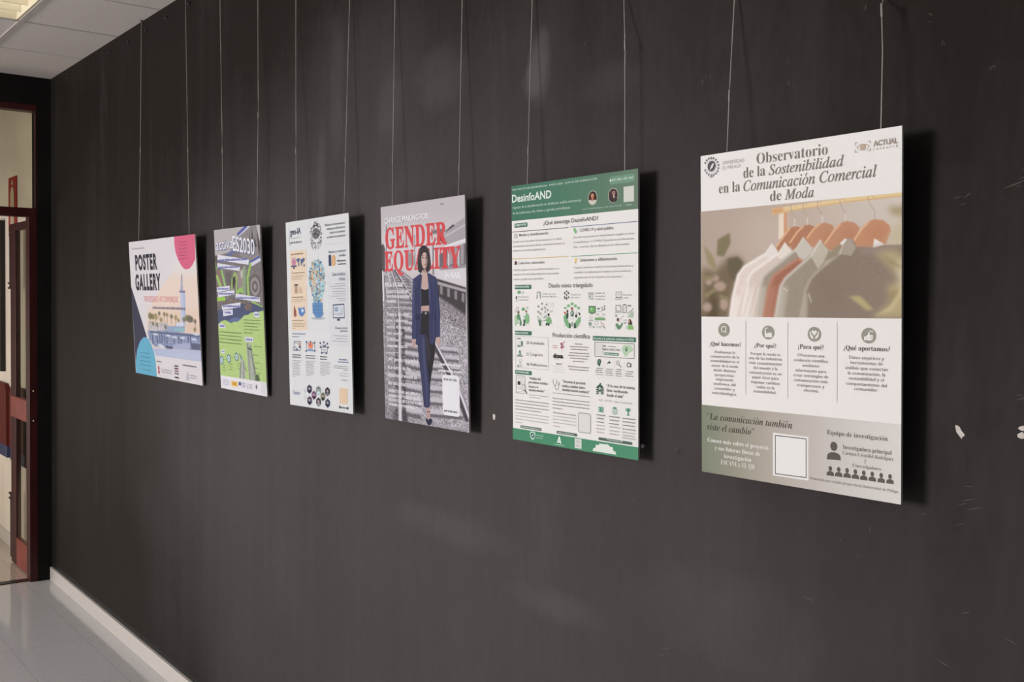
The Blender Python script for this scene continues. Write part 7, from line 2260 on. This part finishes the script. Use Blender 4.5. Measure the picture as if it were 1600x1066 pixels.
P([(.5382,.9252),(.545,.9176),(.564,.9169),(.5698,.925),(.5543,.9214)],(48,40,44),5)
P([(.5272,.9453),(.5405,.9365),(.5658,.9355),(.5794,.9442),(.552,.9526)],(40,40,52),3)
part('team_portrait')
P([(.2981,.9519),(.3387,.9375),(.3772,.9497),(.3756,.973),(.3352,.9884),(.2965,.9753)],(92,82,112),2)
E(.3373,.9577,.0149,.009,(188,160,150),4)
P([(.321,.9562),(.3281,.9485),(.3479,.9478),(.3539,.956),(.3377,.9524)],(48,40,44),5)
P([(.3096,.9768),(.3235,.9678),(.3499,.9667),(.364,.9756),(.3355,.9842)],(40,40,52),3)
part('team_portrait')
P([(.4436,.9523),(.4831,.9382),(.5205,.9502),(.5189,.9731),(.4796,.9884),(.442,.9754)],(80,76,84),2)
E(.4817,.9581,.0144,.0089,(188,160,150),4)
P([(.4658,.9566),(.4727,.9491),(.492,.9483),(.4978,.9564),(.4821,.9529)],(48,40,44),5)
P([(.4547,.9769),(.4682,.968),(.4939,.9669),(.5076,.9757),(.4799,.9842)],(150,146,154),3)
part('team_portrait')
P([(.5881,.9527),(.6266,.9387),(.6629,.9506),(.6612,.9732),(.623,.9882),(.5865,.9754)],(62,74,104),2)
E(.6252,.9583,.014,.0088,(188,160,150),4)
P([(.6097,.9569),(.6165,.9494),(.6352,.9487),(.6408,.9566),(.6256,.9532)],(48,40,44),5)
P([(.5989,.9769),(.612,.9681),(.637,.9671),(.6502,.9757),(.6233,.9841)],(40,40,52),3)
part('blank_code_card')
P([(.8116,.8753),(.9315,.8767),(.9253,.9567),(.8055,.9558)],(222,194,164),2)
B((110,106,110),.801,.937,.9751,.0091,3,155)
E(.8086,.9738,.009,.0081,(60,58,64),4)
E(.9283,.9745,.0088,.008,(60,58,64),4)
begin(2)
part('collage_picture')
canvas(200,440,0,0,1,1,(126,118,117),1)
rp([(-.0144,-.0077),(1.0775,-.0031),(1.0375,.5048),(-.005,.5171)],(122,114,113),1,noise=.07)
rp([(-.0149,-.0049),(.7236,-.0018),(.4968,.1344),(.0584,.1608),(-.0451,.1617)],(182,174,172),1.2)
rp([(.7054,-.0025),(.9382,.0002),(.9798,.1897),(.7621,.217),(.5482,.1668),(.5302,.0461)],(140,132,131),2,noise=.05)
rp([(.7907,.033),(.7952,.12),(.7501,.119)],(78,72,74),1.2)
rp([(.8312,.0037),(.8567,.0706),(.8909,.1374),(.8132,.1204)],(78,72,74),1.2)
rp([(.9356,.0172),(.9895,.1244),(.9631,.1844),(.9437,.1385)],(78,72,74),1.2)
rp([(.8848,.0612),(.9196,.1228),(.8651,.1318)],(78,72,74),1.2)
rp([(.9295,-.0001),(.9907,0),(.997,.0743),(.9766,.0939)],(190,184,184),1.2)
rl([(.7692,-.0024),(.5592,.0417)],.0538,(204,202,214),.8)
rl([(.7233,.0002),(.5405,.0411)],.0398,(86,96,158),.8)
rl([(.4393,.1358),(.3088,.1615)],.0533,(104,108,150),.8)
rl([(.9536,.1893),(.7526,.2194)],.0418,(88,98,160),.8)
rl([(.9639,.2021),(.7968,.2267)],.0452,(206,204,214),.8)
rp([(-.0253,.1676),(.0588,.1581),(.0355,.2893),(-.0264,.2888)],(92,84,82),2,noise=.05)
rp([(.0022,.245),(.1228,.2572),(.2081,.3447),(.0238,.3553)],(134,110,104),3)
rp([(.2212,.2689),(.3597,.2648),(.356,.345),(.2281,.3447)],(104,96,94),3,noise=.1)
rp([(.4743,.2712),(.6483,.2414),(.6097,.3667),(.4959,.3719)],(148,134,130),2)
rp([(.5513,.264),(.6663,.2443),(.6391,.2987),(.5629,.3087)],(188,178,172),2)
re_(.8486,.3565,.1274,.0732,(104,97,95),1.2)
re_(.8486,.3565,.0938,.0539,(150,142,140),1.2)
re_(.8486,.3565,.0603,.0347,(104,97,95),1.2)
re_(.8486,.3565,.0295,.0169,(150,142,140),1.2)
rl([(.0247,.2919),(.0959,.3526)],.0492,(152,188,98),.8)
rl([(.1389,.2573),(.2032,.3501)],.0442,(142,182,112),.8)
rl([(-.0096,.1953),(.0125,.2451)],.033,(130,160,90),.8)
rl([(.3519,.3692),(.3672,.313),(.4392,.2751),(.4699,.2976),(.4535,.3745)],.0292,(152,188,98),.8)
rl([(.6437,.2466),(.6144,.3955)],.0625,(138,156,124),.8)
rl([(.7794,.2224),(.7028,.3043),(.7048,.4084)],.0396,(152,188,98),.8)
rl([(.4642,.3905),(.5621,.3719),(.5693,.3851)],.0495,(152,188,98),.8)
rl([(-.0112,.4355),(.169,.4318)],.0537,(150,196,70),.8)
rl([(.7804,.4496),(.9751,.4799)],.0397,(152,188,98),.8)
rp([(.3768,.3023),(.4229,.292),(.4426,.324),(.4009,.3665),(.3736,.3558)],(66,58,58),1.5)
rp([(-.0246,.5105),(.1425,.4922),(.5196,.4593),(.7619,.4523),(1.0063,.4811),(1.0027,.5052),(.86,.5172),(.658,.5303),(.5225,.5587),(.2963,.584),(.1991,.5721),(-.0199,.6008)],(76,82,112),1)
rp([(.1702,.4482),(.314,.4203),(.5826,.4193),(.7242,.4604),(.5381,.4618),(.1415,.4977),(-.0018,.4992),(.0247,.4657)],(112,102,98),2,noise=.12)
rp([(.6014,.4771),(.6513,.4557),(.7788,.46),(.736,.502),(.6261,.4979)],(112,96,90),1.5,noise=.1)
rp([(.2295,.5689),(.3713,.545),(.5242,.5481),(.4537,.5716),(.2963,.584)],(96,110,150),1.5)
rp([(-.0153,.5979),(.0672,.5743),(.1703,.5643),(.2136,.5691),(.2964,.583),(.3668,.572),(.4539,.5705),(.5235,.5523),(.6026,.5284),(.6772,.5258),(.7528,.5108),(.8614,.5079),(1.0042,.495),(1.011,.9254),(-.0162,.9314)],(174,198,124),.9,noise=.03)
rp([(.6171,.6958),(.6699,.6906),(.722,.7102),(.7493,.7698),(.7837,.842),(.8085,.9171),(.6523,.9219),(.6303,.8484),(.6121,.7746)],(164,170,154),1.2,noise=.06)
rp([(.4148,.9279),(.4457,.856),(.477,.817),(.451,.7883),(.4861,.7843),(.5399,.8038),(.579,.8184),(.5699,.9232)],(170,174,160),1.2,noise=.06)
rl([(.6407,.6994),(.657,.773),(.6531,.9166)],.0168,(108,112,102),1.2,al=.8)
rl([(.7031,.7134),(.7428,.8121),(.7724,.9162)],.0166,(108,112,102),1.2,al=.8)
rl([(.7218,.7707),(.803,.8937)],.0165,(108,112,102),1.2,al=.8)
rl([(.4799,.8222),(.4487,.9208)],.0173,(108,112,102),1.2,al=.8)
rl([(.539,.8092),(.5285,.9225)],.0171,(108,112,102),1.2,al=.8)
rl([(.5615,.8458),(.5864,.8662)],.017,(108,112,102),1.2,al=.8)
rp([(.7772,.8843),(.8416,.8762),(.8721,.9114),(.7807,.921)],(84,96,70),1.5)
rl([(.4598,.7691),(.5035,.7945)],.0231,(110,130,140),1)
rl([(.6458,.7257),(.7183,.734)],.026,(86,90,84),1)
rp([(-.014,.9189),(.9947,.9179),(1.0165,1.0078),(-.0082,1.0043)],(224,218,221),.7)
flush()
part('heading')
T('activa','s',(96,98,140),.0392,.1304,.4216,.1265,.0696,3,.03)
T('activa','s',(230,226,228),.0335,.1275,.4144,.1231,.0663,4,0)
T('ES2030','s',(96,98,140),.4233,.1392,.8836,.1739,.0905,3,.03)
T('ES2030','s',(232,228,230),.4162,.1359,.8734,.1706,.0884,4,.012)
part('label_strip')
P([(.0593,.1553),(.7472,.1962),(.7385,.228),(.0494,.188)],(216,212,222),3)
B((112,118,176),.0804,.7174,.193,.0174,5,156)
part('label_strip')
P([(.046,.2071),(.5518,.2377),(.5421,.2623),(.0407,.2372)],(216,212,222),3)
B((112,118,176),.0676,.5252,.2372,.0153,5,157)
part('label_strip')
P([(.0125,.3608),(.3062,.3503),(.3016,.3772),(.0071,.3911)],(216,212,222),3)
B((112,118,176),.0303,.2842,.3702,.0143,5,158)
part('label_strip')
P([(.0375,.3938),(.4088,.3772),(.4044,.4039),(.028,.4242)],(216,212,222),3)
B((112,118,176),.0553,.387,.4007,.0154,5,159)
part('label_strip')
P([(.4342,.3985),(.9418,.4204),(.9376,.4485),(.4255,.4279)],(216,212,222),3)
B((112,118,176),.4507,.922,.4249,.0149,5,160)
part('label_strip')
P([(.1052,.4733),(.5304,.4513),(.52,.4805),(.1101,.5035)],(216,212,222),3)
B((112,118,176),.127,.5033,.4771,.0154,5,161)
part('label_strip')
P([(.1302,.5045),(.3501,.4967),(.3505,.5291),(.1298,.5419)],(216,212,222),3)
B((112,118,176),.1676,.3178,.518,.0165,5,162)
part('label_strip')
P([(.0231,.5917),(.0854,.5867),(.1742,.5999),(.1714,.6165),(.0901,.6181),(.0235,.6122)],(216,212,222),3)
B((112,118,176),.0416,.1534,.6036,.0145,5,163)
part('label_strip')
P([(.804,.5075),(.8619,.5043),(.9106,.5114),(.914,.536),(.8423,.5391),(.8041,.5309)],(216,212,222),3)
B((112,118,176),.8198,.8984,.5219,.0145,5,164)
part('label_strip')
P([(.5913,.6583),(.7661,.6602),(.7619,.6876),(.5866,.6876)],(216,212,222),3)
B((112,118,176),.6077,.7458,.6736,.016,5,165)
part('label_strip')
P([(.0457,.7553),(.1281,.7504),(.128,.7748),(.0476,.7797)],(216,212,222),3)
B((112,118,176),.0582,.1158,.7645,.0078,5,166)
part('text_block')
B((120,138,92),.5848,.9251,.5571,.0069,3,167)
B((120,138,92),.5818,.9347,.5758,.0069,3,168)
B((120,138,92),.5787,.8751,.5952,.0069,3,169)
B((120,138,92),.5756,.8901,.6139,.0069,3,170)
B((120,138,92),.5726,.761,.6343,.0069,3,171)
B((120,138,92),.024,.5249,.641,.0078,3,172)
B((120,138,92),.0201,.5215,.6629,.0078,3,173)
B((120,138,92),.0161,.518,.6848,.0078,3,174)
B((120,138,92),.0122,.5146,.7068,.0079,3,175)
B((120,138,92),.7581,.9409,.7116,.0053,3,176)
B((120,138,92),.7413,.8586,.7628,.0053,3,177)
B((120,138,92),.7797,.8964,.8084,.0053,3,178)
B((120,138,92),.7383,.8378,.8418,.0053,3,179)
B((120,138,92),.8069,.8999,.8678,.0053,3,180)
B((120,138,92),.0641,.1314,.8492,.0051,3,181)
B((120,138,92),.0612,.1285,.866,.0051,3,182)
B((120,138,92),.0583,.1256,.8829,.0051,3,183)
B((120,138,92),.2136,.2931,.8382,.005,3,184)
B((120,138,92),.2108,.2903,.8548,.005,3,185)
B((120,138,92),.2079,.2876,.8715,.005,3,186)
B((120,138,92),.4026,.47,.8249,.0049,3,187)
B((120,138,92),.3999,.4673,.8412,.0049,3,188)
B((120,138,92),.3972,.4647,.8576,.0049,3,189)
K([(.0445,.8212),(.2133,.805),(.3933,.7876)],.0028,(110,150,90),4)
E(.0445,.8212,.0455,.027,(92,126,140),5)
E(.0445,.8212,.031,.0191,(196,208,204),6)
E(.0445,.8212,.0145,.0101,(140,170,180),7)
E(.2133,.805,.0442,.0266,(92,126,140),5)
E(.2133,.805,.0301,.0188,(196,208,204),6)
E(.2133,.805,.0141,.01,(140,170,180),7)
E(.3933,.7876,.0429,.0262,(92,126,140),5)
E(.3933,.7876,.0292,.0185,(196,208,204),6)
E(.3933,.7876,.0136,.0098,(140,170,180),7)
part('sponsor_logo')
R(.2459,.9425,.3877,.9749,(226,190,92),4,0,0)
R(.2744,.9499,.3502,.9665,(206,140,70),5,0,0)
part('sponsor_logo')
R(.4128,.9399,.463,.9624,(74,88,140),4,0,0)
B((150,150,176),.4829,.5552,.9455,.006,5,190)
B((150,150,176),.4811,.5535,.9564,.006,5,191)
B((150,150,176),.4793,.5517,.9673,.006,5,192)
part('sponsor_logo')
B((172,172,194),.0536,.206,.9441,.0057,5,193)
B((172,172,194),.0449,.1996,.9584,.0057,5,194)
B((172,172,194),.0593,.1813,.9708,.0057,5,195)
K([(.5892,.9437),(.5994,.9619),(.6101,.9774)],.0043,(128,126,150),4)
B((150,147,158),.6298,.7076,.9464,.0054,5,196)
B((150,147,158),.6281,.706,.9571,.0054,5,197)
B((150,147,158),.6264,.7043,.9679,.0054,5,198)
E(.7903,.9532,.0182,.0138,(120,118,122),4)
part('blank_code_card')
R(.8769,.9153,.9586,.9851,(214,210,212),5,0,0)
begin(1)
part('photograph')
canvas(280,420,0,0,1,1,(216,208,209),1)
rp([(.7563,.2009),(.6867,.241),(.64,.2613),(.5549,.3086),(.4394,.3852),(.3588,.4421),(.2937,.5062),(.2578,.5795),(.2384,.669),(.2557,.728),(.3221,.8021),(.3482,.8436),(1.0281,.8401),(1.03,.4606),(1.0072,.1673)],(226,204,190),1.2)
rp([(.6604,.1778),(1.0178,.1578),(1.0095,.2663),(.6734,.2618)],(222,214,210),14,al=.9)
rp([(.2616,.5093),(1.0428,.4912),(1.0315,.6483),(.2375,.675)],(224,196,176),10,al=.8)
rp([(.7898,.2633),(.7969,.2557),(.8047,.2635),(.8029,.3153),(.806,.3727),(.7628,.3729),(.7793,.3152)],(168,166,186),.8)
rl([(.7972,.2634),(.7927,.31)],.0075,(120,116,140),.8)
rp([(.7499,.3708),(.8339,.3705),(.8294,.3852),(.7539,.3856)],(120,122,148),.8)
rp([(.7648,.3856),(.8294,.3852),(.8161,.6096),(.7501,.6124)],(186,192,214),1)
rp([(.8048,.3853),(.8294,.3852),(.8161,.6096),(.7921,.6106)],(164,172,200),1.5,al=.8)
rp([(.2617,.597),(.5673,.5973),(.5597,.6627),(.2449,.6687)],(190,180,182),2,noise=.1)
rp([(.541,.6209),(.803,.6102),(.7992,.6514),(.536,.6639)],(148,162,186),1.5)
rp([(.6558,.633),(.796,.6269),(.7942,.6461),(.6537,.6527)],(140,184,190),2)
rp([(.6827,.5929),(.8053,.5856),(.8028,.6129),(.6801,.618)],(206,206,220),1.5)
rp([(.815,.5988),(.9846,.5922),(.9904,.6503),(.8104,.6481)],(218,190,172),3)
re_(.2931,.555,.033,.0243,(118,108,76),2.2,al=.85)
re_(.3302,.5597,.0276,.0205,(118,108,76),2.2,al=.85)
re_(.3801,.5581,.0322,.024,(150,136,90),2.2,al=.85)
re_(.4383,.5336,.0194,.0146,(104,98,84),2.2,al=.85)
re_(.5156,.5371,.0214,.0163,(136,122,84),2.2,al=.85)
re_(.5563,.5415,.0188,.0144,(136,122,84),2.2,al=.85)
re_(.6189,.5508,.0207,.016,(104,98,84),2.2,al=.85)
re_(.6808,.5571,.0226,.0177,(150,136,90),2.2,al=.85)
re_(.7962,.567,.0219,.0174,(118,108,76),2.2,al=.85)
re_(.8403,.5574,.028,.0224,(118,108,76),2.2,al=.85)
re_(.872,.5617,.032,.0258,(104,98,84),2.2,al=.85)
re_(.8983,.5635,.0254,.0205,(104,98,84),2.2,al=.85)
re_(.9445,.5751,.0188,.0153,(104,98,84),2.2,al=.85)
re_(.7182,.5751,.0157,.0123,(118,108,76),2.2,al=.85)
re_(.3296,.6091,.0202,.015,(118,108,76),2.2,al=.85)
re_(.3971,.6152,.0173,.013,(118,108,76),2.2,al=.85)
re_(.5225,.6274,.0191,.0147,(104,98,84),2.2,al=.85)
re_(.4628,.5784,.0218,.0165,(136,122,84),2.2,al=.85)
re_(.9348,.6315,.0168,.0138,(136,122,84),2.2,al=.85)
rl([(.2915,.5667),(.2882,.6078)],.0076,(112,100,86),.9,al=.8)
rl([(.3777,.5755),(.3748,.6161)],.0074,(112,100,86),.9,al=.8)
rl([(.4314,.5394),(.4287,.5795)],.0073,(112,100,86),.9,al=.8)
rl([(.5136,.554),(.5111,.5937)],.0071,(112,100,86),.9,al=.8)
rl([(.5543,.5584),(.552,.5978)],.007,(112,100,86),.9,al=.8)
rl([(.6174,.5647),(.6153,.6039)],.0069,(112,100,86),.9,al=.8)
rl([(.6791,.5737),(.6773,.6126)],.0068,(112,100,86),.9,al=.8)
rl([(.7949,.5806),(.7935,.6188)],.0066,(112,100,86),.9,al=.8)
rl([(.9435,.5885),(.9425,.6258)],.0063,(112,100,86),.9,al=.8)
rl([(.3956,.6269),(.3927,.6677)],.0074,(112,100,86),.9,al=.8)
rl([(.5218,.6331),(.5194,.6732)],.0072,(112,100,86),.9,al=.8)
rl([(.9343,.6369),(.9334,.6746)],.0063,(112,100,86),.9,al=.8)
rp([(.2388,.666),(.5843,.6531),(.9998,.6632),(1.0025,.7652),(.7091,.7765),(.3254,.7778),(.2557,.728)],(132,142,170),1.5,noise=.16)
rp([(.277,.6684),(.9372,.6664),(.9992,.6712),(.9987,.6776),(.2755,.6792)],(88,92,118),1.2)
rl([(.3114,.6952),(.3142,.7486)],.0153,(84,88,112),1.2)
rl([(.3493,.6944),(.3523,.7471)],.0151,(150,152,176),1.2)
rl([(.3868,.6935),(.3899,.7456)],.0149,(84,88,112),1.2)
rl([(.4239,.6927),(.4272,.7442)],.0148,(100,102,126),1.2)
rl([(.4606,.6919),(.4641,.7427)],.0146,(84,88,112),1.2)
rl([(.4969,.6911),(.5005,.7413)],.0145,(100,102,126),1.2)
rl([(.5329,.6903),(.5366,.7398)],.0143,(100,102,126),1.2)
rl([(.5684,.6895),(.5722,.7384)],.0142,(150,152,176),1.2)
rl([(.6036,.6887),(.6075,.737)],.014,(150,152,176),1.2)
rl([(.6384,.6879),(.6425,.7356)],.0139,(100,102,126),1.2)
rl([(.6728,.6871),(.677,.7343)],.0137,(150,152,176),1.2)
rl([(.7069,.6863),(.7112,.7329)],.0136,(100,102,126),1.2)
rl([(.7407,.6856),(.7451,.7316)],.0134,(100,102,126),1.2)
rl([(.774,.6848),(.7786,.7303)],.0133,(150,152,176),1.2)
rl([(.8071,.6841),(.8117,.7289)],.0132,(150,152,176),1.2)
rl([(.8398,.6834),(.8445,.7277)],.013,(100,102,126),1.2)
rl([(.8722,.6826),(.877,.7264)],.0129,(84,88,112),1.2)
re_(.3629,.6867,.0427,.0083,(206,208,222),1.5,al=.9)
re_(.5567,.6886,.0403,.0081,(206,208,222),1.5,al=.9)
re_(.6491,.6951,.0393,.008,(206,208,222),1.5,al=.9)
re_(.762,.6947,.0379,.0078,(206,208,222),1.5,al=.9)
re_(.9479,.6631,.0357,.0076,(206,208,222),1.5,al=.9)
re_(.9136,.6974,.0362,.0076,(206,208,222),1.5,al=.9)
re_(.4269,.7656,.0422,.0083,(206,208,222),1.5,al=.9)
re_(.4509,.77,.0419,.0083,(206,208,222),1.5,al=.9)
re_(.6656,.7565,.0392,.008,(206,208,222),1.5,al=.9)
re_(.7566,.7508,.0382,.0079,(206,208,222),1.5,al=.9)
rp([(.6203,.7479),(.8688,.7218),(.8541,.7669),(.6399,.781)],(166,168,194),1.5)
rp([(.5126,.7603),(.6184,.7652),(.6048,.7834),(.5102,.7809)],(78,84,108),1.5)
rp([(.8688,.7218),(.9951,.7251),(.9921,.7659),(.8758,.7654)],(92,94,118),1.5)
rp([(.3174,.7903),(.6398,.7822),(.992,.7675),(1.0176,.8431),(.3481,.8448),(.3269,.8138)],(176,182,208),1.5)
rp([(.4704,.8099),(.9903,.7905),(1.0126,.8402),(.7025,.842)],(186,188,208),6,al=.8)
rp([(.3354,.8445),(1.028,.8412),(1.0248,1.0347),(.2792,1.1179)],(216,208,209),.7)
flush()
part('navy_corner_shape')
P([(-.0439,.3373),(.2173,.7072),(.2261,.7538),(.0052,1.0052)],(54,52,74),2)
part('teal_arch_shape')
P([(.0037,1.0053),(.0093,.9113),(.0447,.8204),(.1001,.7549),(.1587,.7211),(.2122,.7153),(.2548,.734),(.2942,.7738),(.3253,.8259),(.3423,.8973),(.3463,1.0023)],(98,168,194),3)
K([(.0939,.837),(.2598,.8354)],.0044,(70,120,144),4)
K([(.0919,.8672),(.2618,.867)],.0044,(70,120,144),4)
K([(.0884,.8988),(.2639,.8987)],.0045,(70,120,144),4)
K([(.0905,.9289),(.2661,.9293)],.0045,(70,120,144),4)
K([(.0908,.9617),(.2641,.9622)],.0045,(70,120,144),4)
part('pink_arch_shape')
P([(.7183,-.0014),(.7174,.0569),(.7282,.108),(.7604,.16),(.799,.2019),(.834,.223),(.87,.2288),(.912,.2221),(.9495,.2004),(.9895,.1643),(.9997,-.0009)],(212,98,128),3)
K([(.7799,.0412),(.8919,.0432)],.004,(158,70,98),4)
K([(.7777,.0636),(.8899,.0652)],.004,(158,70,98),4)
K([(.7754,.0861),(.888,.0873)],.004,(158,70,98),4)
K([(.773,.1102),(.8858,.1109)],.004,(158,70,98),4)
K([(.7707,.1329),(.8838,.1332)],.004,(158,70,98),4)
K([(.7684,.1557),(.8818,.1556)],.0041,(158,70,98),4)
part('heading')
T('POSTER','s',(40,37,52),.0944,.2119,.4467,.2119,.1101,4,.045,1.16)
T('GALLERY','s',(40,37,52),.079,.3608,.4867,.3608,.1143,4,.045,1.16)
B((176,168,176),.0488,.26,.055,.0145,3,199)
T('THE RESEARCH AT COMUNICAC','s',(226,128,134),.206,.4524,.733,.4524,.0417,4,0)
B((150,132,146),.3391,.83,.4944,.0207,5,200)
part('sponsor_logo')
B((120,114,122),.3553,.4343,.8846,.011,5,201)
E(.3844,.9333,.014,.016,(178,96,112),4)
E(.3857,.9618,.014,.0148,(178,96,112),4)
B((184,176,182),.4172,.5878,.9392,.0098,5,202)
B((184,176,182),.4214,.5799,.9562,.0098,5,203)
part('sponsor_logo')
B((92,84,96),.6239,.6832,.8973,.0142,5,204)
B((120,66,84),.6244,.6838,.9148,.0142,5,205)
B((130,100,112),.6248,.6843,.9322,.0142,5,206)
B((110,100,110),.6253,.6848,.9498,.0143,5,207)
B((58,46,56),.6246,.6843,.9781,.0144,5,208)
part('sponsor_logo')
B((120,114,122),.7461,.9349,.8821,.0116,5,209)
P([(.7818,.9826),(.7945,.941),(.8079,.9168),(.8191,.9398),(.8243,.9812)],(184,178,188),4)
B((178,172,182),.8385,.9309,.9453,.0092,5,210)
B((178,172,182),.8394,.9296,.961,.0092,5,211)
flush_part()

# ---------------------------------------------------------------- hanging wires
WIRES = [(1, [(-4.72, 2.852), (-4.726, 2.294), (-4.742, 1.909)]), (1, [(-4.174, 2.831), (-4.134, 2.231), (-4.106, 1.898)]), (2, [(-3.813, 2.752), (-3.777, 2.194), (-3.762, 1.907)]), (2, [(-3.47, 2.677), (-3.454, 2.28), (-3.451, 1.903)]), (3, [(-3.17, 2.612), (-3.146, 2.126), (-3.123, 1.903)]), (3, [(-2.807, 2.533), (-2.813, 2.063), (-2.807, 1.911)]), (4, [(-2.545, 2.476), (-2.541, 2.036), (-2.532, 1.914)]), (4, [(-2.215, 2.404), (-2.211, 1.988), (-2.204, 1.915)]), (5, [(-1.929, 2.342), (-1.93, 1.998), (-1.925, 1.925)]), (5, [(-1.621, 2.275), (-1.612, 2.181), (-1.602, 1.925)]), (6, [(-1.323, 2.21), (-1.32, 2.033), (-1.312, 1.928)]), (6, [(-1.011, 2.142), (-1.008, 2.124), (-0.999, 2.056), (-0.993, 1.934)])]
WHO = {1: 'the double-width pink and teal cornered poster', 2: 'the green and grey collage poster', 3: 'the light bulb poster', 4: 'the railway poster with the red heading', 5: 'the green headed poster', 6: 'the shirts on hangers poster'}
seen = {}
for n, pts in WIRES:
    side = 'left' if n not in seen else 'right'; seen[n] = 1
    mw = MATS[n]; inv = mw.inverted()
    xe, ze = pts[-1]
    lx = (inv @ Vector((xe, -.04, ze))).x
    pin = mw @ Vector((lx, TH+.0012, BH/2-.012)); rim = mw @ Vector((lx, TH+.0012, BH/2+.002))
    (xa, za), (xb, zb) = pts[0], pts[1]
    xt = xa+(xa-xb)/(za-zb)*(H-.003-za)*.6
    yt = -.008; xt *= 1.0173
    path = [(xt, yt, H-.003), (xa*1.0155, -.011, 1.649+(za-1.649)*1.0155)]+[(a, -.034+(rim.y+.034)*(k+1)/(len(pts)-1), b) for k, (a, b) in enumerate(pts[1:-1])]+[tuple(rim), tuple(pin)]
    o_ = Vector((xt, yt, H))
    fine = []
    for a, b in zip(path, path[1:]):
        for k in range(6):
            t_ = k/6; fine.append(tuple(Vector(a).lerp(Vector(b), t_)-o_))
    fine.append(tuple(Vector(path[-1])-o_))
    bm = bmesh.new(); tube(bm, fine, .00125, 8)
    wr = link('hanging_wire', bm, M_WIRE, smooth=True); wr.location = o_
    tag(wr, 'thin grey hanging wire holding the %s side of %s' % (side, WHO[n]), 'wire', 'wires holding the posters')
    c = Vector(path[2] if len(path) > 4 else path[1])-o_; d = (Vector(path[3] if len(path) > 4 else path[2])-Vector(path[2] if len(path) > 4 else path[1])).normalized()
    bm = bmesh.new(); tube(bm, [tuple(c-d*.012), tuple(c-d*.010), tuple(c+d*.010), tuple(c+d*.012)], [.0012, .0022, .0022, .0012], 10); link('crimp_sleeve', bm, M_CRIMP, wr, smooth=True)
    bm = bmesh.new(); lathe(bm, [(.006, 0), (.006, .002), (.0025, .004), (.002, .008)], Matrix.Rotation(math.pi, 4, 'X'), 12); link('ceiling_anchor', bm, M_ROD, wr)
